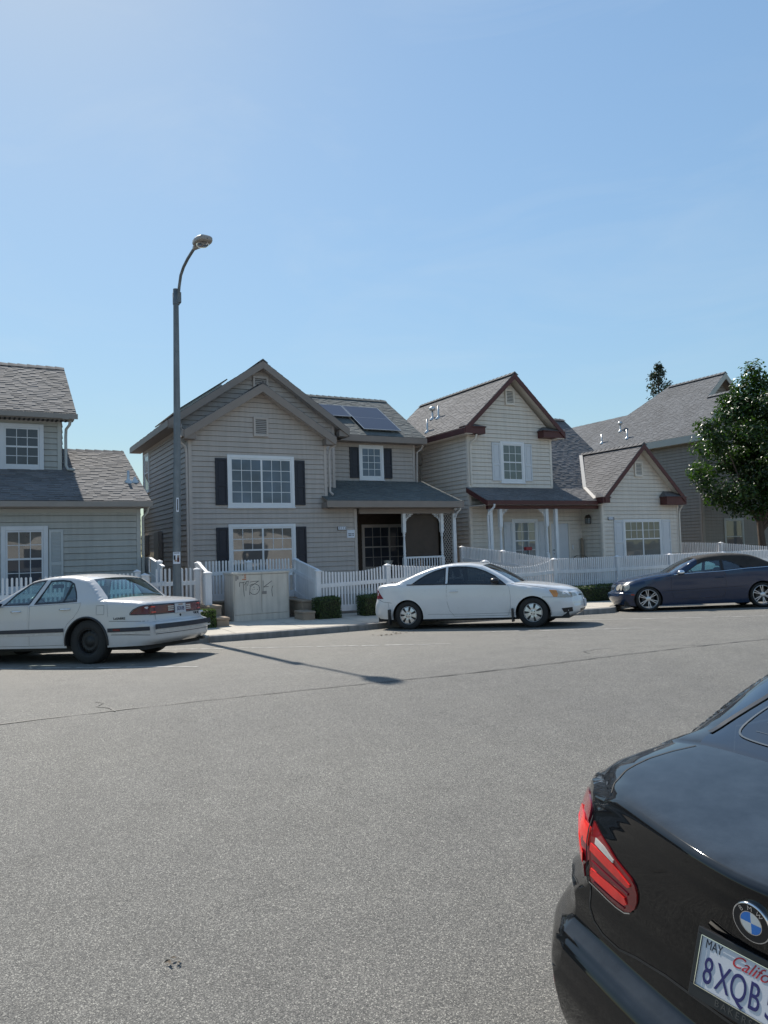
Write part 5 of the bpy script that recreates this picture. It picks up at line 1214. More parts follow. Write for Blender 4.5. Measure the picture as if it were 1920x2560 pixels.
    def underbody(s, x0, x1, w, z0, z1):
        mb = MB(); mb.box(x0, x1, -w, w, z0, z1); u = mb.build("underbody", s.m['black'], s.root)
        for (cx, cz, r) in s.arches:
            mb = MB()
            for sg in (1, -1):
                y = s.w(cx, cz+r)-.012; A = [-.12+(pi+.24)*k/24 for k in range(25)]; o = len(mb.v)
                for a in A:
                    for rr, d in ((r+.012, 0), (r+.015, .30), (.01, .31)): mb.v.append((cx+rr*cos(a), sg*(y-d), max(s.zs-.02, cz+rr*sin(a))))
                for k in range(24):
                    for q in (0, 1): mb.f.append([o+3*k+q, o+3*k+3+q, o+3*k+4+q, o+3*k+1+q]); mb.t.append(1.0); mb.mi.append(0); mb.sm.append(True)
            mb.build("wheel_well", s.m['black'], s.root)
    def wheel(s, x, y, r, wd, rim_r, style, zc=None, steer=0.0):
        zc = r if zc is None else zc; sg = 1 if y > 0 else -1; mm = s.m; ax = Vector((sin(steer)*-sg, sg*cos(steer), 0)) if steer else Vector((0, sg, 0))
        O = Vector((x, y, zc))-ax*wd; h = MB(); h.lathe(O, ax, [(.001, wd*.25), (rim_r*.62, wd*.25), (rim_r*.62, wd*.62), (.001, wd*.62)], 24); hub = h.build("wheel", mm['darkmetal'], s.root)
        t = MB(); sh = .018; t.lathe(O, ax, [(rim_r*.98, wd*.12), (rim_r+.03, 0), (r-sh*1.6, wd*.02), (r-.004, wd*.10), (r, wd*.2), (r, wd*.8), (r-.004, wd*.90), (r-sh*1.2, wd*.975), (rim_r+.045, wd*1.0), (rim_r+.02, wd*.985), (rim_r, wd*.94), (rim_r*.985, wd*.80)], 44); ty = t.build("tyre", mm['tyre'], hub)
        m = MB(); m.lathe(O, ax, [(rim_r*.985, wd*.80), (rim_r*.99, wd*.93), (rim_r*.955, wd*.955), (rim_r*.93, wd*.92), (rim_r*.90, wd*.5)], 44)
        u = Vector((0, 0, 1)); v = ax.cross(u).normalized(); C_ = lambda rad, a, d: O+ax*d+rad*(u*cos(a)+v*sin(a))
        def spoke(a, r0, r1, h0, h1, d0, d1, th=.022):
            P = [C_(r0, a-h0, d0), C_(r1, a-h1, d1), C_(r1, a+h1, d1), C_(r0, a+h0, d0)]; m.prism(P, -ax*th)
        if style == 'hubcap7':
            m.lathe(O, ax, [(.001, wd*.985), (.055, wd*.985), (.07, wd*.965)], 28)
            for k in range(7):
                a = 2*pi*k/7+.2; P = []
                m.prism([C_(.055, a-.5, wd*.975), C_(rim_r*.55, a-.28, wd*.985), C_(rim_r*.93, a-.30, wd*.945), C_(rim_r*.93, a+.30, wd*.945), C_(rim_r*.55, a+.28, wd*.985), C_(.055, a+.5, wd*.975)], -ax*.012)
        elif style == 'twin6':
            m.lathe(O, ax, [(.001, wd*.90), (.05, wd*.90), (.062, wd*.87), (.062, wd*.7)], 28)
            for k in range(6):
                a = 2*pi*k/6+.1
                for q in (-.13, .13): spoke(a+q, .05, rim_r*.93, .16, .045, wd*.86, wd*.92)
        elif style == 'steel':
            m.lathe(O, ax, [(rim_r*.90, wd*.62), (rim_r*.8, wd*.74), (rim_r*.6, wd*.80), (rim_r*.45, wd*.66), (rim_r*.40, wd*.78), (.001, wd*.80)], 36)
            for k in range(16):
                a = 2*pi*k/16; m.prism([C_(rim_r*.66, a-.075, wd*.795), C_(rim_r*.84, a-.075, wd*.73), C_(rim_r*.84, a+.075, wd*.73), C_(rim_r*.66, a+.075, wd*.795)], ax*.006)
        else:
            for k in range(5): spoke(2*pi*k/5, .04, rim_r*.94, .5, .12, wd*.88, wd*.93, .03)
            m.lathe(O, ax, [(.001, wd*.92), (.05, wd*.92), (.06, wd*.8)], 24)
        rm = m.build("rim", mm['steelblack'] if style == 'steel' else mm['alloy'], hub, bevel=.002 if style != 'steel' else 0)
        if style == 'hubcap7':
            n_ = MB()
            for k in range(4): n_.lathe(C_(.036, 2*pi*k/4+.6, wd*.985), ax, [(.001, .004), (.010, .004), (.012, 0)], 10)
            n_.build("lug_nut", mm['plastic'], hub)
            d_ = MB(); d_.lathe(O, ax, [(rim_r*.93, wd*.9), (.001, wd*.9)], 32); d_.build("hubcap_back", mm['plastic'], hub)
        return hub
    def seat(s, x, y, z, w=.5, back=.62, head=True, m='darkint', tilt=.22):
        mb = MB(); mb.box(x-.05, x+.46, y-w/2, y+w/2, z, z+.16)
        d = Vector((-sin(tilt), 0, cos(tilt))); o = Vector((x-.02, y-w/2, z+.10)); mb.para(o, (0, w, 0), d*back, Vector((-.13, 0, 0)))
        st = mb.build("seat", s.m[m], s.root, bevel=.05)
        if head: h = MB(); o = Vector((x-.02, y-.14, z+.10))+d*(back+.04); h.para(o, (0, .28, 0), d*.2, Vector((-.10, 0, 0))); h.build("headrest", s.m[m], st, bevel=.04)
        return st
    def steering(s, x, y, z, r=.185):
        mb = MB(); ax = Vector((-.9, 0, .45)).normalized(); u = Vector((0, 1, 0)); v = ax.cross(u); P = [Vector((x, y, z))+r*(u*cos(2*pi*k/24)+v*sin(2*pi*k/24)) for k in range(25)]
        mb.tube(P, .014, 8, False); mb.tube([Vector((x, y, z)), Vector((x, y, z))-ax*.25], .03, 8); mb.tube([P[0], P[12]], .018, 6); mb.tube([P[6], Vector((x, y, z))], .018, 6); return mb.build("steering_wheel", s.m['plastic'], s.root)
def ground_frame(o, head):
    n = Vector((-.0045*-1, .0374, 1)).normalized(); f = Vector((cos(head), sin(head), 0)); f = (f-n*f.dot(n)).normalized(); l = n.cross(f)
    return Matrix(((f.x, l.x, n.x, o[0]), (f.y, l.y, n.y, o[1]), (f.z, l.z, n.z, o[2]), (0, 0, 0, 1)))
M['tyre'] = mat("tyre_rubber", (.022,.021,.020), .8, var=.25, scale=9)
M['darkmetal'] = mat("brake_disc", (.10,.095,.09), .5, metal=.6)
M['steelblack'] = mat("black_steel_rim", (.018,.018,.018), .55, var=.3, scale=12)
M['whitepaint'] = paint_mat("white_car_paint", (.70,.70,.70), amount=.22, rough=.28)
M['oldwhite'] = paint_mat("aged_white_car_paint", (.56,.545,.535), (.33,.27,.19), .30, .33)
M['bluepaint'] = paint_mat("slate_blue_car_paint", (.007,.023,.062), (.05,.05,.05), .3, .2, coat=.35)
M['blackpaint'] = paint_mat("black_car_paint", (.0035,.0035,.004), (.012,.011,.010), .5, .035, coat=0.0)
nt = M['blackpaint'].node_tree; b_ = nt.nodes["Principled BSDF"]; l_ = b_.inputs['Base Color'].links[0].from_socket        # film of dust on what faces up, blued to stand in for reflected sky
ge = nt.nodes.new("ShaderNodeNewGeometry"); sp_ = nt.nodes.new("ShaderNodeSeparateXYZ"); nt.links.new(ge.outputs['Normal'], sp_.inputs[0])
mr = nd(nt.nodes, "ShaderNodeMapRange"); mr.inputs[1].default_value = .55; mr.inputs[2].default_value = .98; mr.inputs[4].default_value = .9; nt.links.new(sp_.outputs[2], mr.inputs[0])
tc = nt.nodes.new("ShaderNodeTexCoord"); n1 = nd(nt.nodes, "ShaderNodeTexNoise", i_Scale=7.0, i_Detail=8.0, i_Roughness=.7); nt.links.new(tc.outputs['Object'], n1.inputs['Vector'])
mm_ = nd(nt.nodes, "ShaderNodeMath", operation='MULTIPLY'); nt.links.new(mr.outputs[0], mm_.inputs[0]); nt.links.new(n1.outputs[0], mm_.inputs[1])
mx = nd(nt.nodes, "ShaderNodeMix", data_type='RGBA'); nt.links.new(mm_.outputs[0], mx.inputs[0]); nt.links.new(l_, mx.inputs[6]); mx.inputs[7].default_value = (.060, .074, .092, 1); nt.links.new(mx.outputs[2], b_.inputs['Base Color'])
M['fabric'] = mat("convertible_top_fabric", (.032,.029,.027), .9, var=.3, scale=5, bump=.4, bscale=160)
M['glass'] = glass_mat("car_glass", (.62,.72,.70)); M['glass_dark'] = glass_mat("tinted_car_glass", (.20,.23,.24)); M['glass_teal'] = glass_mat("green_car_glass", (.55,.80,.80), 2.0)
M['glass_smoke'] = glass_mat("dark_rear_glass", (.07,.09,.10), 3.0)
M['redlens'] = mat("red_lamp_lens", (.20,.008,.016), .12, var=.2, scale=8, coat=.6)
M['maroonlens'] = mat("maroon_lamp_lens", (.11,.005,.011), .2, var=.25, scale=9, coat=.2)
M['redlens_dark'] = mat("dark_red_lamp_lens", (.22,.007,.008), .08, var=.15, scale=8, coat=.8)
M['redlens_bright'] = mat("bright_red_reflector", (.90,.028,.020), .18, var=.2, scale=20, coat=.6)
M['amber'] = mat("amber_lens", (.62,.24,.05), .2, var=.15, scale=20, coat=.5)
M['clearlens'] = mat("headlamp_lens", (.42,.40,.35), .15, var=.25, scale=16, coat=.6)
M['silverlens'] = mat("pale_lamp_strip", (.55,.52,.48), .2, var=.2, scale=20, coat=.5)
M['seam'] = mat("panel_gap", (.02,.02,.02), .8)
M['greyseam'] = mat("pale_panel_gap", (.20,.20,.20), .8)
M['navystrip'] = mat("dark_bumper_strip", (.016,.020,.034), .45, var=.2)
M['plate'] = mat("licence_plate_white", (.52,.53,.56), .5, var=.05, scale=12)
M['plateblue'] = mat("plate_navy_paint", (.02,.018,.11), .45)
M['platered'] = mat("plate_red_paint", (.42,.02,.03), .45)
M['roundelblue'] = mat("badge_blue", (.03,.20,.62), .2, coat=.5)
M['offwhite'] = mat("badge_white", (.68,.68,.66), .25, coat=.5)
M['defrost'] = mat("pale_window_line", (.045,.065,.085), .4)

M['paleint'] = mat("pale_grey_interior", (.27,.28,.30), .8, var=.12)
def car_root(name, label, mw):
    t = thing(name, label, "car"); t.matrix_world = mw; return t
def mirror(c, x, y, z, m, l=.20, h=.125, side=1):
    mb = MB(); mb.smooth = True; n = 14
    rows = [(0, .3, .3), (.02, .85, .9), (.07, 1, 1), (.12, .92, .95), (.16, .5, .6), (.17, .05, .05)]
    for dx, a, b in rows:
        for k in range(n): t = 2*pi*k/n; mb.v.append((x-.02+dx, y+side*(.10+.10*a*cos(t)), z+h/2*b*sin(t)))
    for i in range(len(rows)-1):
        for k in range(n): mb.f.append([i*n+k, i*n+(k+1) % n, (i+1)*n+(k+1) % n, (i+1)*n+k]); mb.t.append(1.0); mb.mi.append(0); mb.sm.append(True)
    o = mb.build("side_mirror", m, c.root)
    g = MB(); g.box(x+.0, x+.06, y-side*.03 if side > 0 else y, y if side > 0 else y+.03, z-.05, z+.0); g.tube([(x+.03, y-side*.06, z-.05), (x+.03, y+side*.03, z-.02)], .025, 8); g.build("mirror_arm", m, o); return o
def handle(c, F, x, z, m, w=.17, parent=None):
    mb = MB(); P = [F(x-w/2+w*i/6, z, .006+.03*sin(pi*i/6)**.5) for i in range(7)]; mb.tube(P, .011, 8); return mb.build("handle", m, c.root if parent is None else parent)

# ------------------------------------------------------------------ white two-door coupe
mw = ground_frame((8.668, 14.492, -.052), radians(-49.7)); R_ = car_root("parked_car", "white two-door coupe facing right, parked beyond the street lamp shadow", mw)
sil = [('rear', [(-.74, .24, -.02, 0), (-.80, .31, -.05, 0), (-.815, .45, -.06, 0), (-.80, .56, -.06, 0), (-.765, .64, -.05, 0), (-.745, .76, -.05, 0), (-.745, .88, -.05, .0), (-.72, .945, -.04, .005)], 5),
       ('deck', [(-.72, .945, -.04, .005), (-.60, .972, -.03, .015), (-.42, .985, -.01, .02), (-.27, .992, 0, .02)], 4),
       ('backlight', [(-.27, .992, 0, .02), (-.02, 1.09, -.03, .02), (.24, 1.195, -.03, .025), (.50, 1.28, -.02, .03)], 4),
       ('roof', [(.50, 1.28, -.02, .03), (.75, 1.33, 0, .03), (1.0, 1.352, 0, .03), (1.35, 1.345, 0, .03), (1.62, 1.292, .02, .03)], 4),
       ('windshield', [(1.62, 1.292, .02, .03), (1.82, 1.19, .06, .025), (2.05, 1.058, .08, .02), (2.29, .905, .08, .02)], 4),
       ('hood', [(2.29, .905, .08, .02), (2.55, .882, .05, .03), (2.85, .845, .04, .03), (3.15, .785, .08, .03), (3.33, .715, .12, .02)], 5),
       ('front', [(3.33, .715, .12, .02), (3.40, .65, .12, .01), (3.43, .57, .13, 0), (3.46, .48, .13, 0), (3.46, .38, .13, 0), (3.43, .28, .12, 0), (3.34, .21, .10, 0)], 5)]
wr = [(0, .66), (.03, .70), (.08, .74), (.16, .78), (.30, .815), (.6, .838), (1.2, .845)]; wf = [(0, .60), (.04, .66), (.10, .71), (.20, .755), (.40, .80), (.70, .83), (1.1, .845)]
AR_ = ((0, .285, .345), (2.66, .285, .35))
c = Car(R_, M, sil, wr, wf, [(-1, .93), (.1, .945), (.9, .925), (2.2, .875), (3.6, .60)], arches=AR_, zs=.215, up=.05, tumble=.36)
W1 = chaikin([(.12, .957), (.30, 1.07), (.48, 1.165), (.66, 1.23), (.84, 1.268), (.845, 1.1), (.845, .937)], 1); W1 = [(.11, .957)]+W1[1:-1]+[(.845, .938)]
W1 = [(.11, .957), (.27, 1.055), (.44, 1.145), (.62, 1.215), (.84, 1.268), (.845, .938)]
W2 = [(.915, .934), (.915, 1.275), (1.10, 1.283), (1.30, 1.272), (1.50, 1.238), (1.70, 1.165), (1.90, 1.062), (2.13, .888)]
D1 = [(.885, .920), (.875, .76), (.885, .55), (.93, .38), (1.03, .262), (2.16, .255), (2.215, .40), (2.225, .62), (2.215, .80), (2.17, .872), (1.6, .902)]
c.shell(M['whitepaint'], {'windshield': M['glass'], 'backlight': M['glass_dark'], 'side': M['glass_dark']}, [W1, W2], [D1], .92)
c.underbody(-.72, 3.35, .70, .17, .30)
for x in (0, 2.66):
    for sg in (1, -1): c.wheel(x, sg*.815, .302, .19, .192, 'hubcap7', steer=0)
for sg in (1, -1):
    F = c.side(sg)
    c.patch("tail_light", [(-.73, .885), (-.742, .78), (-.75, .665), (-.55, .665), (-.64, .77)], F, .004, M['redlens'], g=.05)
    c.patch("tail_light", [(sg*.60, .885), (sg*.60, .665), (sg*.36, .665), (sg*.40, .885)][::sg], c.rear, .004, M['redlens'], g=.05)
    hl = c.patch("headlight", [(3.00, .735), (3.14, .725), (3.30, .675), (3.40, .60), (3.40, .575), (3.08, .60)], F, .004, M['clearlens'], g=.04)
    c.patch("turn_signal", [(3.00, .737), (3.13, .726), (3.17, .66), (3.15, .598), (3.08, .602)], F, .008, M['amber'], hl, g=.04)
    c.patch("headlight_inner", [(sg*.62, .69), (sg*.62, .585), (sg*.38, .60), (sg*.40, .66)][::sg], c.front, .004, M['clearlens'], hl, g=.04)
    c.line("bumper_seam", [(-.70, .66), (-.55, .595), (-.44, .585), (-.36, .57)], F, M['seam']); c.line("bumper_seam", [(-.44, .585), (-.42, .40), (-.44, .24)], F, M['greyseam'])
    c.line("bumper_seam", [(2.86, .605), (3.08, .598), (3.40, .575)], F, M['seam']); c.line("hood_seam", [(2.25, .895), (2.6, .845), (2.95, .775)], F, M['seam'], .005)
    c.line("side_crease", [(-.45, .80), (.5, .83), (1.5, .815), (2.7, .74)], F, M['whitepaint'], .012, .003)
    c.line("belt_strip", [(.0, .945), (.85, .932), (1.5, .910), (2.15, .878)], F, M['plastic'], .022, .003)
    c.line("sill_line", [(.45, .315), (1.3, .30), (2.3, .31)], F, M['greyseam'], .006)
    handle(c, F, 1.04, .775, M['whitepaint']); mirror(c, 1.87, sg*(c.w(1.87, .97)+.02), .965, M['plastic'], side=sg)
    c.patch("fog_grille", [(3.22, .37), (3.42, .385), (3.42, .30), (3.26, .285)], F, .004, M['plastic'], g=.05)
    mb = MB(); mb.box(-.42, -.385, sg*.80-.13, sg*.80+.02, .11, .44); mb.build("mud_flap", M['plastic'], R_, bevel=.01); mb = MB(); mb.box(2.245, 2.28, sg*.80-.13, sg*.80+.025, .13, .40); mb.build("mud_flap", M['plastic'], R_, bevel=.01)
c.patch("grille", [(-.30, .655), (-.30, .60), (.30, .60), (.30, .655)], c.front, .005, M['plastic'], g=.08); c.patch("badge", [(-.05, .65), (-.05, .605), (.05, .605), (.05, .65)], c.front, .012, M['chrome'], g=.05)
c.patch("licence_plate", [(-.155, .52), (-.155, .37), (.155, .37), (.155, .52)], c.front, .02, M['plate'], g=.08); c.patch("lower_grille", [(-.35, .34), (-.35, .26), (.35, .26), (.35, .34)], c.front, .003, M['plastic'], g=.08)
c.patch("rear_plate", [(-.155, .83), (-.155, .68), (.155, .68), (.155, .83)], c.rear, .01, M['plate'], g=.08)
for y in (.37, -.37): c.seat(1.02, y, .32)
mb = MB(); mb.box(.25, .62, -.58, .58, .3, .52); mb.para((.25, -.58, .5), (0, 1.16, 0), (-.14, 0, .42), (-.1, 0, 0)); mb.build("rear_bench", M['darkint'], R_, bevel=.04)
mb = MB(); mb.box(1.75, 2.2, -.66, .66, .55, .86); mb.build("dashboard", M['darkint'], R_, bevel=.05); c.steering(1.62, .37, .84)
mb = MB(); mb.box(2.13, 2.20, -.4, .5, .925, .94); mb.tube([(2.24, .55, .93), (2.16, .0, .945)], .008, 6); mb.tube([(2.24, -.1, .94), (2.14, -.55, .95)], .008, 6); mb.build("wiper", M['plastic'], R_)

# ------------------------------------------------------------------ slate blue convertible
mw = ground_frame((17.23, 12.457, -.014), radians(144.5)); R_ = car_root("parked_car", "slate blue convertible with a black fabric top, cut by the right edge", mw)
sil = [('rear', [(-.92, .25, -.03, 0), (-1.0, .36, -.06, 0), (-1.01, .50, -.07, 0), (-.98, .62, -.06, 0), (-.95, .75, -.06, 0), (-.92, .88, -.05, .01), (-.86, .95, -.04, .015)], 5),
       ('deck', [(-.86, .95, -.04, .015), (-.65, .985, 0, .02), (-.42, 1.0, 0, .02)], 4),
       ('backlight', [(-.42, 1.0, 0, .02), (-.28, 1.07, -.02, .02), (-.12, 1.15, -.02, .02)], 4),
       ('roof', [(-.12, 1.15, -.02, .02), (.05, 1.235, 0, .02), (.25, 1.30, 0, .025), (.55, 1.328, 0, .03), (.85, 1.33, 0, .03), (1.2, 1.305, 0, .03), (1.48, 1.25, .02, .03)], 4),
       ('windshield', [(1.48, 1.25, .02, .03), (1.68, 1.14, .06, .025), (1.88, 1.025, .08, .02), (2.07, .925, .08, .02)], 4),
       ('hood', [(2.07, .925, .08, .02), (2.35, .888, .05, .03), (2.72, .832, .04, .03), (3.02, .772, .07, .03), (3.22, .705, .12, .02)], 5),
       ('front', [(3.22, .705, .12, .02), (3.27, .64, .12, .0), (3.29, .55, .12, 0), (3.31, .495, .13, 0), (3.37, .47, .13, 0), (3.385, .42, .13, 0), (3.36, .30, .12, 0), (3.28, .17, .10, 0)], 5)]
wr = [(0, .64), (.04, .70), (.10, .75), (.25, .80), (.5, .835), (1.0, .855)]; wf = [(0, .60), (.05, .68), (.12, .735), (.25, .785), (.45, .825), (.8, .85), (1.2, .858)]
belt = [(-1, .93), (-.4, .985), (.4, .955), (.9, .915), (2.1, .875), (3.4, .6)]
c = Car(R_, M, sil, wr, wf, belt, arches=((0, .29, .355), (2.69, .28, .335)), zs=.135, up=.05, tumble=.38, soft=lambda x, z: x < 1.47 and z > tab(belt, x)+.012 and x > -.45)
W2 = [(.925, .925), (.92, 1.195), (1.15, 1.195), (1.32, 1.165), (1.47, 1.105), (1.62, 1.01), (1.80, .885)]; W1 = [(.40, .965), (.50, 1.045), (.62, 1.118), (.75, 1.168), (.865, 1.19), (.868, .93)]
D1 = [(.85, .912), (.84, .62), (.87, .42), (.92, .285), (2.08, .275), (2.13, .45), (2.14, .65), (2.12, .82), (2.06, .872), (1.5, .895)]
c.shell(M['bluepaint'], M['glass_teal'], [W1, W2], [D1], .90, M['fabric'])
c.underbody(-.95, 3.25, .72, .13, .27)
for x in (0, 2.69):
    for sg in (1, -1): c.wheel(x, sg*.83, .305, .21, .238, 'twin6', steer=0)
for sg in (1, -1):
    F = c.side(sg)
    c.line("side_moulding", [(.42, .505), (1.4, .48), (2.34, .455)], F, M['bluepaint'], .05, .010); c.line("side_moulding_edge", [(.42, .535), (1.4, .51), (2.34, .485)], F, M['seam'], .005, .011)
    c.line("chrome_strip", [(-.35, .985), (.4, .958), (.9, .918), (1.5, .90), (2.05, .876)], F, M['chrome'], .010, .004)
    c.patch("headlight", chaikin([(3.10, .68), (3.20, .70), (3.26, .64), (3.27, .56), (3.22, .50), (3.12, .56)], 1), F, .006, M['clearlens'], g=.04)
    for cy in (.44, .62): c.patch("headlight", [(sg*cy+.085*cos(2*pi*k/14), .60+.075*sin(2*pi*k/14)) for k in range(14)], c.front, .012, M['clearlens'], g=.05)
    c.line("bumper_seam", [(3.02, .475), (3.29, .49)], F, M['seam']); c.line("hood_seam", [(2.10, .895), (2.6, .82), (3.05, .715), (3.2, .66)], F, M['seam'], .005)
    c.patch("marker_light", [(3.02, .44), (3.10, .445), (3.10, .405), (3.02, .40)], F, .003, M['redlens_dark'], g=.05)
    handle(c, F, .99, .765, M['bluepaint'], .2); mirror(c, 1.84, sg*(c.w(1.84, .93)+.02), .925, M['chrome'], side=sg)
    c.patch("tail_light", [(-.90, .80), (-.94, .63), (-.72, .64), (-.72, .80)], F, .004, M['redlens'], g=.05)
c.patch("grille", [(-.24, .70), (-.26, .52), (.26, .52), (.24, .70)], c.front, .006, M['chrome'], g=.08); c.patch("grille_mesh", [(-.21, .68), (-.23, .54), (.23, .54), (.21, .68)], c.front, .010, M['plastic'], g=.08)
mb = MB(); mb.tube([(3.26, 0, .73), (3.26, 0, .77)], .004, 6); mb.lathe((3.26, 0, .79), (1, 0, 0), [(.024, -.003), (.028, 0), (.024, .003), (.024, -.003)], 18); mb.build("hood_ornament", M['chrome'], R_)
for y in (.37, -.37): c.seat(.86, y, .30, head=True)
mb = MB(); mb.box(.15, .5, -.55, .55, .3, .50); mb.para((.15, -.55, .48), (0, 1.1, 0), (-.14, 0, .45), (-.1, 0, 0)); mb.build("rear_bench", M['darkint'], R_, bevel=.04)
for y in (.3, -.3): mb = MB(); mb.box(.02, .10, y-.12, y+.12, .93, 1.10); mb.build("headrest", M['darkint'], R_, bevel=.03)
mb = MB(); mb.box(1.62, 2.0, -.66, .66, .55, .87); mb.build("dashboard", M['darkint'], R_, bevel=.05); c.steering(1.50, .37, .85)

# ------------------------------------------------------------------ old white sedan
mw = ground_frame((2.12, 13.22, .024), radians(134)); R_ = car_root("parked_car", "old white four-door sedan seen from behind, with a full-width red tail light", mw)
sil = [('rear', [(-1.05, .27, -.04, 0), (-1.15, .335, -.07, 0), (-1.165, .42, -.08, 0), (-1.17, .50, -.08, 0), (-1.17, .575, -.08, 0), (-1.145, .605, -.08, 0), (-1.065, .62, -.075, 0), (-1.04, .64, -.07, 0), (-1.025, .72, -.07, 0), (-1.02, .80, -.07, 0), (-1.015, .875, -.07, 0), (-.98, .915, -.06, .01)], 4),
       ('deck', [(-.98, .915, -.06, .01), (-.80, .945, -.03, .02), (-.52, .968, 0, .025), (-.28, .985, 0, .03)], 4),
       ('backlight', [(-.28, .985, -.05, .03), (-.15, 1.105, -.08, .03), (-.02, 1.225, -.07, .03), (.09, 1.312, -.04, .03)], 4),
       ('roof', [(.09, 1.312, -.04, .03), (.24, 1.352, 0, .03), (.42, 1.38, 0, .03), (.65, 1.388, 0, .03), (.95, 1.372, 0, .03), (1.20, 1.33, .02, .03)], 4),
       ('windshield', [(1.20, 1.33, .02, .03), (1.45, 1.205, .08, .03), (1.70, 1.075, .11, .03), (1.95, .955, .12, .02)], 4),
       ('hood', [(1.95, .955, .12, .02), (2.4, .915, .06, .03), (2.9, .855, .05, .03), (3.35, .77, .10, .02), (3.50, .70, .14, .01)], 5),
       ('front', [(3.50, .70, .14, .01), (3.54, .60, .14, 0), (3.60, .55, .15, 0), (3.61, .42, .15, 0), (3.57, .30, .14, 0), (3.46, .24, .1, 0)], 5)]
wr = [(0, .72), (.03, .77), (.08, .815), (.16, .85), (.35, .89), (.7, .915), (1.2, .925)]; wf = [(0, .68), (.06, .75), (.15, .81), (.35, .865), (.8, .91), (1.3, .925)]
c = Car(R_, M, sil, wr, wf, [(-1.2, .90), (-.4, .972), (.1, .968), (1.1, .94), (1.9, .925), (3.6, .62)], arches=((0, .33, .385), (2.81, .33, .38)), zs=.255, up=.03, tumble=.40, shoulder=.02, low=.2, zw=.55)
W1 = [(.985, .962), (.80, 1.315), (.58, 1.318), (.42, 1.298), (.33, 1.25), (.25, 1.12), (.195, .985), (.5, .972)]; W2 = [(1.62, .958), (1.44, 1.12), (1.18, 1.292), (1.05, 1.322), (.905, 1.325), (1.115, .96)]
D1 = [(.09, .955), (.15, .82), (.24, .72), (.36, .62), (.42, .50), (.44, .30), (1.095, .29), (1.10, .6), (1.09, .93)]; D2 = [(1.115, .93), (1.12, .6), (1.105, .29), (2.20, .29), (2.22, .6), (2.12, .90), (1.7, .925)]
c.shell(M['oldwhite'], {'windshield': M['glass'], 'backlight': M['glass_teal'], 'side': M['glass_teal']}, [W1, W2], [D1, D2], .90)
c.underbody(-.98, 3.4, .76, .20, .34)
for x in (0, 2.81):
    for sg in (1, -1): c.wheel(x, sg*.885, .345, .215, .20, 'steel')
for sg in (1, -1):
    F = c.side(sg)
    for a, b in ((2.35, .42), (-.40, -1.09)):
        c.line("side_strip", [(a, .515), (b, .535 if b > 0 else .525)], F, M['navystrip'], .060, .010, n=14); c.line("silver_strip", [(a, .462), (b, .478 if b > 0 else .468)], F, M['silverlens'], .028, .007, n=14)
    c.patch("tail_light", [(-1.015, .868), (-.98, .866), (-.91, .850), (-.83, .81), (-.785, .765), (-.785, .748), (-1.02, .742)], F, .005, M['maroonlens'], g=.04)
    c.line("lamp_chrome", [(-1.015, .876), (-.98, .874), (-.905, .857), (-.82, .815), (-.774, .765), (-.772, .742), (-1.02, .734)], F, M['navystrip'], .012, .006)
    mb = MB(); P = [F(.395*cos(a), .33+.395*sin(a), .008) for a in [-.1+(pi+.2)*k/24 for k in range(25)]]; mb.tube(P, .016, 8); mb.build("arch_trim", M['plastic'], R_)
    c.patch("marker_light", [(-.62, .535), (-.50, .54), (-.50, .505), (-.62, .50)], F, .014, M['maroonlens'], g=.05)
    handle(c, F, .40, .86, M['chrome'], .2); handle(c, F, 1.36, .845, M['chrome'], .2); mirror(c, 1.68, sg*(c.w(1.68, .98)+.02), .985, M['plastic'], side=sg)
    c.line("pillar", [(.36, 1.26), (.44, .972)], F, M['plastic'], .035, .006); c.line("rear_seam", [(-.30, .975), (-.38, .95), (-.40, .72)], F, M['greyseam'], .004); c.line("rear_side_seam", [(-.42, .655), (-.75, .645), (-1.02, .635)], F, M['seam'], .006)
    c.line("bumper_groove", [(-.46, .445), (-.8, .44), (-1.09, .425)], F, M['seam'], .008)
    if sg == 1: c.line("fuel_door", [(-.33, .90), (-.33, .76), (-.19, .76), (-.19, .90)], F, M['greyseam'], .006, closed=True)
c.patch("tail_light", [(-.73, .862), (-.73, .738), (.73, .738), (.73, .862)], c.rear, .006, M['maroonlens'], g=.06, label="full-width red tail light band around the licence plate")
for sg in (1, -1):
    for z in (.775, .805, .835): c.patch("reverse_light", [(sg*.18, z+.009), (sg*.18, z-.009), (sg*.32, z-.009), (sg*.32, z+.009)][::sg], c.rear, .012, M['silverlens'], g=.06)
    for z in (.765, .845): c.patch("turn_signal", [(sg*.60, z+.008), (sg*.60, z-.008), (sg*.69, z-.008), (sg*.69, z+.008)][::sg], c.rear, .011, M['redlens_bright'], g=.06)
    c.line("trunk_seam", [(sg*.62, .90), (sg*.62, .645)], c.rear, M['seam'], .006, .008)
c.line("lamp_chrome", [(-.73, .872), (0, .872), (.73, .872)], c.rear, M['navystrip'], .016, .008, n=12); c.line("lamp_chrome", [(-.73, .730), (0, .730), (.73, .730)], c.rear, M['navystrip'], .012, .008, n=12)
c.patch("plate_recess", [(-.175, .858), (-.175, .742), (.175, .742), (.175, .858)], c.rear, .009, M['navystrip'], g=.06)
pl = c.patch("licence_plate", [(-.153, .868), (-.153, .718), (.153, .718), (.153, .868)], c.rear, .018, M['plate'], g=.07)
def rear_text(c, name, body, size, m, y, z, off=.02, parent=None, **kw):
    p = c.rear(y, z, off); mwx = frame_m(p, (0, -1, 0), (0, 0, 1), (-1, 0, 0)); return text_mesh(name, body, size, m, c.root if parent is None else parent, mw=mwx, **kw)
rear_text(c, "plate_number", "3SZA105", .088, M['plateblue'], 0, .785, .0205, pl, xscale=.62, spacing=1.05); rear_text(c, "plate_state", "CALIFORNIA", .024, M['amber'], 0, .852, .0205, pl)
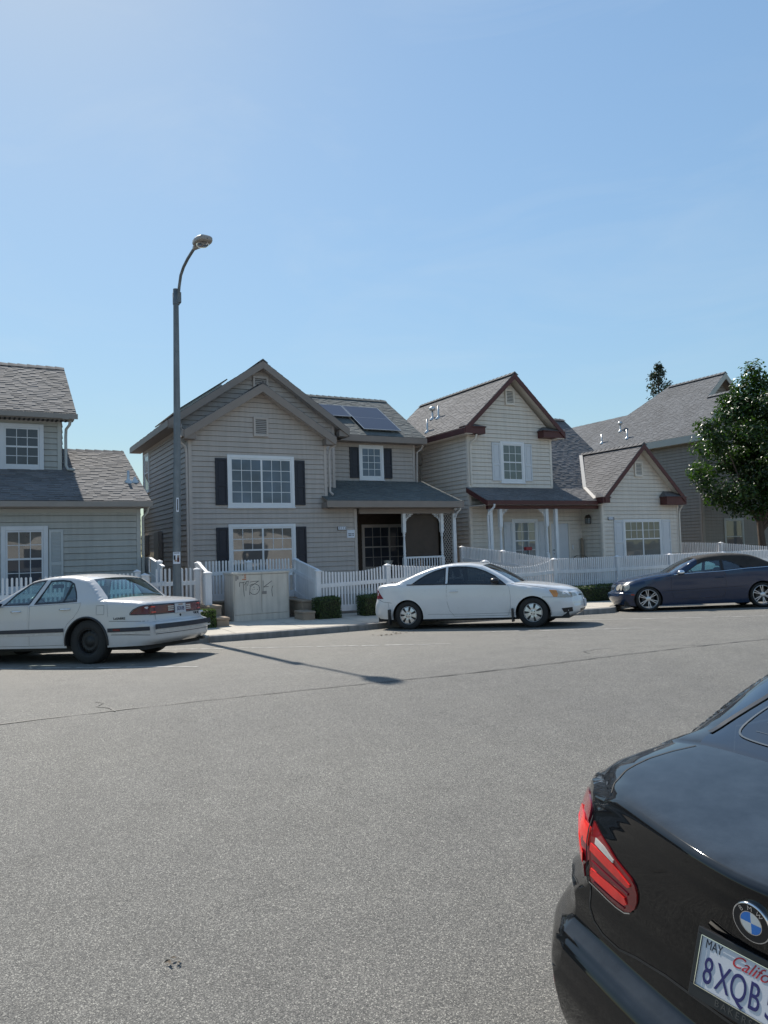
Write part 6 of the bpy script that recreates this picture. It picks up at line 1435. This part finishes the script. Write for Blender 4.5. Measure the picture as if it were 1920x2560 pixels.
rear_text(c, "badge_text", "BUICK", .055, M['ink'], -.50, .69, .006, extrude=.003, spacing=1.1)
c.patch("badge", [(-.635+.022*cos(2*pi*k/12), .69+.022*sin(2*pi*k/12)) for k in range(12)], c.rear, .008, M['chrome'], g=.05); c.patch("lock", [(.02*cos(2*pi*k/12), .682+.02*sin(2*pi*k/12)) for k in range(12)], c.rear, .008, M['seam'], g=.05)
c.patch("dealer_sticker", [(-.68, .715), (-.68, .69), (-.80, .69), (-.80, .715)][::-1], c.rear, .004, M['whitesign'], g=.06)
p = c.side(1)(-.60, .69, .004); e = c.side(1)(-.56, .69, .004)-c.side(1)(-.64, .69, .004); e.normalize(); ta_ = frame_m(p, tuple(-e if False else e*-1), (0, 0, 1), tuple((e*-1).cross(Vector((0, 0, 1)))))
text_mesh("badge_text", "LeSABRE", .05, M['ink'], R_, mw=ta_, spacing=1.1, extrude=.003)
c.line("bumper_strip", [(-.80, .545), (-.4, .545), (0, .545), (.4, .545), (.80, .545)], c.rear, M['navystrip'], .072, .009, n=8); c.line("bumper_silver", [(-.80, .478), (0, .478), (.80, .478)], c.rear, M['silverlens'], .03, .006, n=14); c.line("bumper_groove", [(-.78, .435), (0, .435), (.78, .435)], c.rear, M['seam'], .008, .004, n=14)
for y in (.38, -.38): c.seat(.95, y, .34, .55, .55, True, 'paleint')
mb = MB(); mb.box(-.05, .42, -.66, .66, .34, .54); mb.para((-.02, -.66, .5), (0, 1.32, 0), (-.16, 0, .50), (-.1, 0, 0)); mb.build("rear_bench", M['paleint'], R_, bevel=.05)
mb = MB(); mb.box(-.25, .02, -.62, .62, .93, .955); mb.build("parcel_shelf", M['paleint'], R_)
mb = MB(); mb.box(1.55, 1.95, -.7, .7, .6, .93); mb.build("dashboard", M['darkint'], R_, bevel=.05); c.steering(1.38, .38, .90)
mb = MB(); mb.box(1.30, 1.33, -.13, .13, 1.20, 1.27); mb.build("rear_view_mirror", M['plastic'], R_, bevel=.01)
mb = MB(); mb.tube([(-.4, -.5, .27), (-1.2, -.55, .27)], .028, 10); mb.build("exhaust_pipe", M['darkmetal'], R_)

# ------------------------------------------------------------------ black sedan close to the camera
th, ta = .069, .05; q0 = Vector((1.555, 1.253, -.197)); f = Vector((cos(th), sin(th), 0)); l0 = Vector((-sin(th), cos(th), 0)); l = l0*cos(ta)+Vector((0, 0, sin(ta))); nn = f.cross(l); q0 = q0+f*.95
mw = Matrix(((f.x, l.x, nn.x, q0.x), (f.y, l.y, nn.y, q0.y), (f.z, l.z, nn.z, q0.z), (0, 0, 0, 1)))
R_ = car_root("parked_car", "black sedan close to the camera, its left tail light and plate in view", mw)
B = -.95
def bx(L): return [(p[0]+B, p[1], p[2], p[3]) for p in L]
sil = [('rear', bx([(.26, .20, -.12, 0), (.20, .25, -.14, 0), (.165, .33, -.15, 0), (.150, .42, -.155, 0), (.148, .50, -.155, 0), (.155, .545, -.155, 0), (.172, .575, -.155, 0), (.205, .600, -.155, 0), (.232, .625, -.155, 0), (.236, .66, -.155, 0), (.228, .72, -.135, 0), (.215, .78, -.12, 0), (.205, .84, -.115, 0), (.202, .90, -.12, 0), (.210, .945, -.14, .005), (.226, .975, -.165, .012), (.240, .995, -.178, .02), (.246, 1.015, -.190, .028), (.256, 1.034, -.20, .032), (.270, 1.047, -.20, .034)]), 4),
       ('deck', bx([(.270, 1.047, -.20, .034), (.30, 1.050, -.185, .042), (.37, 1.047, -.13, .060), (.46, 1.038, -.07, .084), (.58, 1.026, -.03, .112), (.72, 1.018, -.01, .136)]), 6),
       ('backlight', bx([(.72, 1.018, -.01, .138), (.84, 1.075, -.04, .125), (.98, 1.165, -.06, .092), (1.20, 1.302, -.06, .038), (1.45, 1.39, -.04, .03)]), 6),
       ('roof', bx([(1.45, 1.39, -.04, .03), (1.75, 1.425, 0, .03), (2.1, 1.44, 0, .03), (2.5, 1.425, 0, .03), (2.75, 1.39, .02, .03)]), 4),
       ('windshield', bx([(2.75, 1.39, .02, .03), (3.1, 1.25, .06, .03), (3.5, 1.06, .08, .02)]), 4),
       ('hood', bx([(3.5, 1.06, .08, .02), (3.9, .99, .06, .03), (4.2, .92, .06, .03), (4.42, .80, .12, .02)]), 4),
       ('front', bx([(4.42, .80, .12, .02), (4.47, .65, .13, 0), (4.49, .45, .13, 0), (4.44, .25, .1, 0)]), 4)]
wr = [(0, .668), (.03, .703), (.06, .737), (.10, .772), (.15, .822), (.20, .858), (.26, .884), (.34, .900), (.5, .910), (1.0, .910)]; c_rx = sorted([(p[1], p[0]) for p in sil[0][1]], key=lambda q: q[0]); wf = [(0, .6), (.06, .7), (.15, .78), (.35, .85), (.8, .9)]
def bump_w(x, z):      # bumper corner stands out below the lamps; haunch line above it
    t = max(0, min(1, (.765-z)/.06))*max(0, min(1, (-.33-x)/.2)); k = t*t*(3-2*t); b = max(0, min(1, (.36-z)/.2)); return .070*k+.025*max(0, 1-abs(z-.47)/.2)*k-.05*b*b*max(0, min(1, (-.33-x)/.2))
c = Car(R_, M, sil, wr, wf, [(-1, 1.06), (-.22, 1.02), (.0, 1.045), (.12, 1.06), (.3, 1.07), (1.2, 1.03), (2.6, .97), (3.6, .7)], arches=((0, .33, .37), (2.81, .33, .37)), zs=.20, up=.05, tumble=.60, shoulder=.05, low=.10, zw=.74, rr=.03, crownp=9.0, gfun=lambda s_, x: (.90-.20*max(0, min(1, (x-B-.30)/.40)) if s_ == 'deck' else (.70+.23*max(0, min(1, (x-B-.72)/.40)) if s_ == 'backlight' else (.93-.03*max(0, min(1, (x-B-1.45)/.5)) if s_ == 'roof' else .90))), bowp=1.25, ncol=61, g=.045, wz=bump_w)
W1 = [(.10, 1.10), (.22, 1.21), (.42, 1.31), (.60, 1.345), (.66, 1.345), (.66, 1.075)]; W2 = [(.72, 1.075), (.72, 1.355), (1.2, 1.36), (1.55, 1.34), (1.9, 1.22), (2.25, 1.04)]
D1 = [(.42, 1.05), (.40, .75), (.46, .50), (.52, .30), (1.12, .29), (1.15, 1.03)]; D2 = [(1.165, 1.03), (1.135, .29), (2.3, .29), (2.36, .6), (2.30, .98)]
c.shell(M['blackpaint'], {'windshield': M['glass_dark'], 'backlight': M['glass_smoke'], 'side': M['glass_dark']}, [W1, W2], [D1, D2], .90)
c.underbody(-.66, 3.3, .74, .18, .34)
for x in (0, 2.81):
    for sg in (1, -1): c.wheel(x, sg*.85, .32, .22, .22, 'five')
for sg in (1, -1):
    F = c.side(sg); Q = lambda P: [(sg*y, z) for y, z in P][::sg]
    lo = c.patch("tail_light", chaikin([(.231+B, .974), (.255+B, 1.0), (.30+B, 1.008), (.38+B, .995), (.48+B, .96), (.55+B, .915), (.50+B, .86), (.42+B, .81), (.33+B, .778), (.24+B, .775), (.219+B, .785), (.209+B, .84), (.207+B, .90), (.214+B, .94)], 1), F, .006, M['redlens'], g=.03)
    for P in ([(.212, .955), (.26, .965), (.34, .955), (.34, .935), (.27, .925), (.212, .895)], [(.212, .865), (.26, .895), (.33, .905), (.40, .91), (.40, .89), (.32, .87), (.25, .845), (.212, .835)]): c.patch("light_bar", [(x+B, z) for x, z in P], F, .010, M['redlens_bright'], lo, g=.03, thick=.004)
    INN = [(.640, .974), (.615, .964), (.59, .954), (.543, .937), (.508, .917), (.468, .902), (.436, .891), (.420, .878), (.413, .855), (.416, .83), (.426, .806), (.447, .786), (.472, .774), (.512, .771), (.554, .775), (.592, .781), (.640, .788)]
    li = c.patch("tail_light", Q(INN), c.rear, .006, M['redlens_dark'], g=.025)
    for P, mm_ in (([(.632, .892), (.609, .887), (.541, .874), (.450, .858), (.438, .866), (.440, .872), (.511, .899), (.565, .909), (.628, .915)], 'redlens_bright'), ([(.630, .836), (.572, .830), (.465, .820), (.455, .806), (.47, .797), (.512, .797), (.604, .808), (.630, .814)], 'redlens_bright'), ([(.606, .938), (.559, .931), (.512, .912), (.514, .903), (.571, .914), (.606, .921)], 'silverlens'), ([(.625, .862), (.45, .842), (.45, .835), (.625, .853)], 'redlens'), ([(.62, .80), (.53, .792), (.47, .791), (.47, .786), (.53, .786), (.62, .793)], 'redlens')): c.patch("light_bar", Q(P), c.rear, .010, M[mm_], li, g=.03, thick=.004)
    LOW = [(.644, .786), (.592, .779), (.554, .773), (.512, .769), (.472, .772), (.446, .784)]
    c.line("lamp_edge", [(sg*y, z) for y, z in LOW], c.rear, M['chrome'], .0035, .0085); c.line("lamp_edge", [(.206+B, .788), (.24+B, .773), (.33+B, .776), (.42+B, .808)], F, M['chrome'], .0035, .008)
    c.line("lamp_edge", [(sg*.646, .985), (sg*.646, .785)], c.rear, M['seam'], .005, .0115)
    def ON(seg): return lambda x, y, o=0: c._off(lambda u, v: (lambda p: c.band_pt(p, v/c.w(p[0], p[1])))(c._along([q for q, s_ in zip(c.P, c.seg) if s_ == seg], 0, u)), x, y, o)
    c.line("trunk_seam", [(x+B, sg*y) for x, y in ((.285, .615), (.34, .645), (.42, .66), (.53, .655), (.62, .635), (.70, .605))], ON('deck'), M['seam'], .006, .0015, n=4)
    c.line("trunk_seam", [(sg*.652, .785), (sg*.648, .70), (sg*.63, .665), (sg*.58, .648), (sg*.50, .648), (sg*.42, .668), (sg*.30, .685), (sg*.15, .69), (0, .69)], c.rear, M['seam'], .007, .0015, n=5)
    c.patch("reflector", [(.19+B, .40), (.30+B, .41), (.30+B, .375), (.19+B, .365)], F, .004, M['maroonlens'], g=.03)
    handle(c, F, .62, .93, M['blackpaint']); handle(c, F, 1.35, .90, M['blackpaint']); mirror(c, 2.05, sg*(c.w(2.05, 1.0)+.02), 1.02, M['blackpaint'], side=sg)
# rear window border, defroster wires
GT = lambda x, y, o=0: c._off(lambda u, v: (lambda p: c.band_pt((p[0], p[1], p[2], p[3]), v/c.w(p[0], p[1])))(c._along([q for q, s_ in zip(c.P, c.seg) if s_ == 'backlight'], 0, u)), x, y, o)
for sg in (1, -1): c.line("window_border", chaikin([(.80+B, sg*.0), (.80+B, sg*.30), (.80+B, sg*.45), (.82+B, sg*.52), (.90+B, sg*.53), (1.10+B, sg*.49), (1.38+B, sg*.43)], 2)[2:-3], GT, M['defrost'], .007, .003, n=2)
for sg in (1, -1): c.line("window_border", [(.80+B, sg*.615), (.88+B, sg*.60), (1.05+B, sg*.555), (1.40+B, sg*.50)], GT, M['plastic'], .022, .004, n=6)
for k in range(10): c.line("defroster_wire", [(.86+B+k*.055, -.47+.010*k), (.86+B+k*.055, 0), (.86+B+k*.055, .47-.010*k)], GT, M['defrost'], .0016, .002, n=8)
# badge
def rfr(y, z, off):
    p = c.rear(y, z, off); e = .02; a = (c.rear(y-e, z, off)-c.rear(y+e, z, off)).normalized(); b = (c.rear(y, z+e, off)-c.rear(y, z-e, off)).normalized(); n = a.cross(b).normalized(); b = n.cross(a); return p, a, b, n
p, a, b, n = rfr(.006, .985, .002); a = Vector((0, -1, 0)); b = (b-a*b.dot(a)).normalized(); n = a.cross(b)
bd = MB(); bd.lathe(p, n, [(.048, -.01), (.048, .004), (.046, .007), (.044, .006)], 40); bd = bd.build("badge", M['chrome'], R_)
def disc(name, r0, r1, a0, a1, m, h, k=24):
    mb = MB(); V = []
    for i in range(k+1):
        t = a0+(a1-a0)*i/k
        for r in (r0, r1): V.append(p+n*h+a*r*cos(t)+b*r*sin(t))
    mb.add(V, [(2*i, 2*i+2, 2*i+3, 2*i+1) for i in range(k)]); return mb.build(name, m, bd)
disc("badge_ring", .0275, .0445, 0, 2*pi, M['plastic'], .0065, 40); disc("badge_rim", .0262, .0278, 0, 2*pi, M['chrome'], .0072, 40)
for i in range(4): disc("badge_quarter", .0001, .0264, i*pi/2, (i+1)*pi/2, M['roundelblue'] if i in (1, 3) else M['offwhite'], .0067, 10)
for ch, t in (("B", 2.25), ("M", pi/2), ("W", .90)):
    d = a*cos(t)+b*sin(t); xx = a*sin(t)-b*cos(t); text_mesh("badge_letter", ch, .0165, M['chrome'], bd, mw=frame_m(p+d*.0358+n*.0078, xx, d, n), extrude=.0003)
# plate and frame
p, a, b, n = rfr(0, .818, .0); a = Vector((0, -1, 0)); tilt = Vector((-.33, 0, -1)).normalized()*-1; tilt = Vector((.30, 0, 1)).normalized(); b = tilt; n = a.cross(b); p = Vector((.060+B, 0, .822))+n*.004
def pbox(mb, x0, x1, z0, z1, d0, d1): return mb.para(p+a*x0+b*z0+n*d0, a*(x1-x0), b*(z1-z0), n*(d1-d0))
mb = MB(); pbox(mb, -.160, .160, -.082, .082, -.010, .003); fr = mb.build("plate_frame", M['plastic'], R_, bevel=.003)
mb = MB()
for q in ((-.160, .160, .066, .082), (-.160, .160, -.082, -.052), (-.160, -.146, -.052, .066), (.146, .160, -.052, .066)): pbox(mb, *q, .0035, .008)
mb.build("frame_border", M['plastic'], fr, bevel=.002)
mb = MB(); t_ = .0016
for q in ((-.1475, .1475, .0645, .0645+t_), (-.1475, .1475, -.0535, -.0535+t_), (-.1475, -.1475+t_, -.0535, .066), (.1475-t_, .1475, -.0535, .066)): pbox(mb, *q, .0082, .0095)
mb.build("frame_edge", M['chrome'], fr)
mb = MB(); pbox(mb, -.146, .146, -.052, .0645, .0036, .0046); lp = mb.build("licence_plate", M['plate'], R_)
PT = lambda x, z, d=.0052: frame_m(p+a*x+b*z+n*d, a, b, n)
for i, ch in enumerate("8XQB5"): text_mesh("plate_number", ch, .088, M['plateblue'], lp, mw=PT(-.118+i*.0405, -.012), xscale=.62, extrude=.0008)
text_mesh("plate_month", "MAY", .030, M['ink'], lp, mw=PT(-.112, .049), extrude=.0003, xscale=.75); text_mesh("plate_state", "California", .040, M['platered'], lp, shear=.5, mw=PT(.012, .044), extrude=.0003)
text_mesh("frame_letters", "BAKERSFIELD", .022, M['darkmetal'], fr, mw=PT(0, -.067, .0085), extrude=.0006, spacing=1.4)
for y in (.38, -.38): c.seat(1.45, y, .36, .52, .66, True)
mb = MB(); mb.box(.35, .85, -.64, .64, .34, .56); mb.para((.33, -.64, .52), (0, 1.28, 0), (-.2, 0, .52), (-.1, 0, 0)); mb.build("rear_bench", M['darkint'], R_, bevel=.05)
mb = MB(); mb.box(-.15, .15, -.58, .58, 1.06, 1.085); mb.build("parcel_shelf", M['darkint'], R_); mb = MB(); mb.box(2.0, 2.5, -.7, .7, .6, .95); mb.build("dashboard", M['darkint'], R_, bevel=.05)
# ================================================================== plants
def leaf(mb, p, n, s, rnd, t, asp=.5):
    """one pointed leaf, folded a little along its midrib"""
    n = Vector(n).normalized(); a = n.orthogonal().normalized(); b = n.cross(a); th = rnd.uniform(0, 2*pi); u = a*cos(th)+b*sin(th); v = n.cross(u)
    p = Vector(p); w = s*asp; mb.add([p-u*s*.5, p+v*w*.5+n*w*.18, p+u*s*.5, p-v*w*.5+n*w*.18], [(0, 1, 2, 3)], t)
def rdir(rnd):
    while True:
        d = Vector((rnd.uniform(-1, 1), rnd.uniform(-1, 1), rnd.uniform(-1, 1)))
        if .05 < d.length < 1: return d.normalized()
def clipped_bush(name, label, x0, x1, y0, y1, z0, z1, dens=1000, size=.036, seed=1, group=None, tint=1.0, cat="bush"):
    rnd = random.Random(seed); t = thing(name, label, cat, ((x0+x1)/2, (y0+y1)/2, z0), group)
    mb = MB(); i = .035; mb.box(x0+i, x1-i, y0+i, y1-i, z0, z1-i); mb.cur = .22; mb.t = [.22]*len(mb.t); keep(mb.build("dark_core", M['hedge'], bevel=.05), t)  # solid core in darkened leaf colour, standing for shade between the leaves
    mb = MB(); LX, LY, LZ = x1-x0, y1-y0, z1-z0
    faces = [(LX*LZ, 'f'), (LX*LY, 't'), (LY*LZ, 'l'), (LY*LZ, 'r'), (LX*LZ*.6, 'b')]
    for A, k in faces:
        for _ in range(int(A*dens)):
            a, b = rnd.random(), rnd.random(); d = abs(rnd.gauss(0, .014))
            if k == 'f': p, n = (x0+LX*a, y0+d, z0+LZ*b), (0, -1, .3)
            elif k == 'b': p, n = (x0+LX*a, y1-d, z0+LZ*b), (0, 1, .3)
            elif k == 't': p, n = (x0+LX*a, y0+LY*b, z1-d+rnd.gauss(0, .008)), (0, 0, 1)
            elif k == 'l': p, n = (x0+d, y0+LY*a, z0+LZ*b), (-1, 0, .3)
            else: p, n = (x1-d, y0+LY*a, z0+LZ*b), (1, 0, .3)
            q = Vector(p); c = Vector(((x0+x1)/2, (y0+y1)/2, (z0+z1)/2))
            e = [max(0, abs(q[j]-c[j])/(h/2)-1+.16/h*.5)*h for j, h in enumerate((LX, LY, LZ))]       # round the arrises
            if sum(1 for v in e if v > .04) >= 2: q = q+(c-q).normalized()*.035
            q += Vector((sin(q.x*9+seed)*.012, sin(q.x*7+q.z*11)*.012, sin(q.x*5+q.y*8+seed)*.014))
            leaf(mb, q, Vector(n)+rdir(rnd)*.9, size*rnd.uniform(.7, 1.3), rnd, tint*rnd.choice((.55, .75, .9, 1, 1.15, 1.4)), .6)
    keep(mb.build("leaves", M['hedge']), t); return t
clipped_bush("hedge", "long low clipped hedge under the straight white fence", 11.2, 18.6, 15.95, 16.62, .04, .475, 1500, seed=3, cat="hedge")
gb = "clipped box bushes by the fence"
clipped_bush("bush", "clipped square bush beside the right-hand tan steps", 7.02, 7.62, 16.35, 16.82, .06, .60, 2600, .034, 5, gb)
clipped_bush("bush", "clipped bush half hidden behind the white coupe trunk", 8.24, 8.86, 16.4, 16.85, .06, .58, 2600, .034, 6, gb)
clipped_bush("bush", "small yellow-green bush behind the old sedan bumper", 4.16, 4.56, 16.25, 16.7, .06, .50, 2800, .04, 7, gb, 1.5)

def tree(name, label, base, trunk, crown, leaf_n, leaf_s, m, seed, clumps=80, cr=.75, tint=(.5, .7, .9, 1.1, 1.4), squash=1.0, limbs=9, asp=.55, extra=()):
    rnd = random.Random(seed); t = thing(name, label, "tree", base); bx_, by_, bz_ = base
    cx, cy, cz, rx, ry, rz = crown; H, r0 = trunk
    mb = MB(); mb.tube([(bx_, by_, bz_-.1), (bx_+.03, by_, bz_+H*.5), (bx_-.02, by_+.04, bz_+H), (cx, cy, cz+rz*.35)], [r0*1.25, r0, r0*.85, r0*.3], 12)
    for k in range(limbs):
        d = rdir(rnd); d.z = abs(d.z)*.7+.15; e = Vector((cx+d.x*rx*.8, cy+d.y*ry*.8, cz+d.z*rz*.7-rz*.15)); s = Vector((bx_, by_, bz_+H*rnd.uniform(.75, 1.1)))
        mb.tube([s, s.lerp(e, .5)+Vector((0, 0, -.15)), e], [r0*.5, r0*.3, r0*.1], 7)
    keep(mb.build("trunk", M['bark']), t)
    mb = MB(); per = leaf_n//clumps
    for k in range(clumps):
        d = rdir(rnd); f = rnd.random()**.42; c = Vector((cx+d.x*rx*f, cy+d.y*ry*f, cz+d.z*rz*f)); R = cr*rnd.uniform(.6, 1.25); n0 = (c-Vector((cx, cy, cz-rz*.4))).normalized(); tk = rnd.uniform(.8, 1.2)
        if k < len(extra): c, R = Vector(extra[k]), cr*.72
        for _ in range(int(per*R/cr*rnd.uniform(.7, 1.2))):
            q = rdir(rnd); g = rnd.random()**.5; p = c+Vector((q.x, q.y, q.z*.75*squash))*R*g
            leaf(mb, p, q*.5+n0*.4+Vector((0, 0, .5))+rdir(rnd)*.7, leaf_s*rnd.uniform(.7, 1.25), rnd, tk*rnd.choice(tint), asp)
    keep(mb.build("crown", m), t); return t
tree("broadleaf_tree", "dense leafy green tree at the right edge in front of the brown-grey house", (29.35, 20.6, .2), (2.2, .15), (30.1, 20.3, 5.4, 2.9, 2.8, 2.6), 52000, .165, M['leaf'], 12, 135, .85, extra=[(29.35, 20.5, 8.0), (29.3, 20.5, 8.5), (29.25, 20.5, 8.9), (29.0, 20.8, 8.2), (28.5, 21.1, 7.6), (28.35, 21.1, 7.2), (27.5, 21.6, 6.5), (27.8, 21.3, 6.0), (27.8, 21.4, 5.5), (27.2, 21.8, 4.6), (27.3, 21.7, 4.1), (27.7, 21.4, 3.4), (28.4, 21.0, 3.0), (29.2, 20.6, 2.85), (30.2, 20.2, 8.3), (29.8, 20.2, 8.0), (29.5, 20.2, 3.1), (30.2, 19.9, 2.9), (29.0, 20.4, 3.3), (29.9, 20.0, 3.6), (29.4, 19.9, 3.9), (30.7, 19.8, 3.2), (28.6, 20.7, 3.6)])
rt = random.Random(77)      # leading shoots of the same crown, added to its own mesh

def conifer(base, h, r):
    rnd = random.Random(31); t = thing("conifer_tree", "slim dark conifer rising behind the brown-grey roof", "tree", base); x, y, z = base
    mb = MB(); mb.tube([(x, y, z), (x, y, z+h*.6), (x, y, z+h)], [.35, .2, .03], 10); keep(mb.build("trunk", M['bark']), t)
    mb = MB()
    for k in range(150):
        f = rnd.random()**.8; zz = z+h*(.15+.85*f); rr = r*(1-f)**.62*rnd.uniform(.65, 1.15)+.12; a = rnd.uniform(0, 2*pi); L = rr
        for i in range(34):
            s = rnd.random()**.6*L; p = Vector((x+cos(a)*s+rnd.gauss(0, .16), y+sin(a)*s+rnd.gauss(0, .16), zz-.22*s+rnd.gauss(0, .2)))
            leaf(mb, p, rdir(rnd)+Vector((0, 0, .4)), rnd.uniform(.28, .5), rnd, rnd.choice((.5, .8, 1, 1.3)), .34)
    keep(mb.build("crown", M['needle']), t)
conifer((68.6, 60, .2), 21.6, 5.2)
t = thing("weeds", "green weeds growing behind the white gate pickets", "plant", (3.9, 18.5, .25)); rw = random.Random(8); mb = MB()
for k in range(260):
    p = Vector((rw.uniform(3.55, 4.5), rw.uniform(18.2, 18.9), .25)); h = rw.uniform(.12, .45); d = Vector((rw.uniform(-.3, .3), rw.uniform(-.3, .3), 1)).normalized()*h; s = Vector((rw.uniform(-1, 1), rw.uniform(-1, 1), 0)).normalized()*.012
    mb.add([p-s, p+s, p+d], [(0, 1, 2)], rw.uniform(.6, 1.4))
for k in range(160): leaf(mb, (rw.uniform(3.55, 4.5), rw.uniform(18.2, 18.9), rw.uniform(.3, .62)), rdir(rw)+Vector((0, -.5, .5)), rw.uniform(.04, .08), rw, rw.uniform(.7, 1.6))
keep(mb.build("blades", M['grass']), t)
# litter on the road
rd = random.Random(21)
def litter(name, label, cat, x, y, n, spread, size, col):
    t = thing(name, label, cat, (x, y, gz(x, y))); mb = MB()
    for _ in range(n):
        px, py = x+rd.gauss(0, spread), y+rd.gauss(0, spread*.45); z = gz(px, py)+.008+rd.random()*.008
        leaf(mb, (px, py, z), Vector((rd.gauss(0, .3), rd.gauss(0, .3), 1)), size*rd.uniform(.5, 1.2), rd, 1.0, .5)
    keep(mb.build("scraps", col), t)
litter("dead_leaves", "little drift of dry brown leaves on the road near the white coupe", "leaves", 7.2, 13.15, 60, .22, .05, M['block'])
litter("road_litter", "dark scrap of litter lying alone on the near asphalt", "litter", .74, 3.40, 7, .028, .03, M['dirt'])

# every board, rake end and wheel well that stands apart becomes a part of its own
def split_apart(o, gap=.05):
    me = o.data; n = len(me.vertices); par = list(range(n))
    def find(i):
        while par[i] != i: par[i] = par[par[i]]; i = par[i]
        return i
    for e in me.edges: a, b = find(e.vertices[0]), find(e.vertices[1]); par[a] = b
    isl = {}
    for i in range(n): isl.setdefault(find(i), []).append(i)
    B = []
    for k, vs in isl.items():
        c = [me.vertices[i].co for i in vs]; B.append(([min(v[j] for v in c)-gap for j in range(3)], [max(v[j] for v in c)+gap for j in range(3)], vs))
    grp = list(range(len(B)))
    def gf(i):
        while grp[i] != i: i = grp[i]
        return i
    for i in range(len(B)):
        for j in range(i):
            if all(B[i][0][q] <= B[j][1][q] and B[j][0][q] <= B[i][1][q] for q in range(3)): grp[gf(i)] = gf(j)
    sets = {}
    for i in range(len(B)): sets.setdefault(gf(i), []).extend(B[i][2])
    if len(sets) < 2: return
    first = True
    for vs in sets.values():
        keepv = set(vs); m2 = me.copy(); bm = bmesh.new(); bm.from_mesh(m2); bm.verts.ensure_lookup_table()
        bmesh.ops.delete(bm, geom=[v for v in bm.verts if v.index not in keepv], context='VERTS'); bm.to_mesh(m2); bm.free()
        if first: o.data = m2; first = False
        else: q = o.copy(); q.data = m2; scene.collection.objects.link(q)
for o in list(scene.objects):
    if o.type == 'MESH' and o.parent and o.name.split('.')[0] in ("fascia", "corner_board", "wheel_well", "soffit", "porch_post", "mounting_rail", "wiper", "rake_board", "sloping_rail", "valley_flashing", "porch_fascia"): split_apart(o)
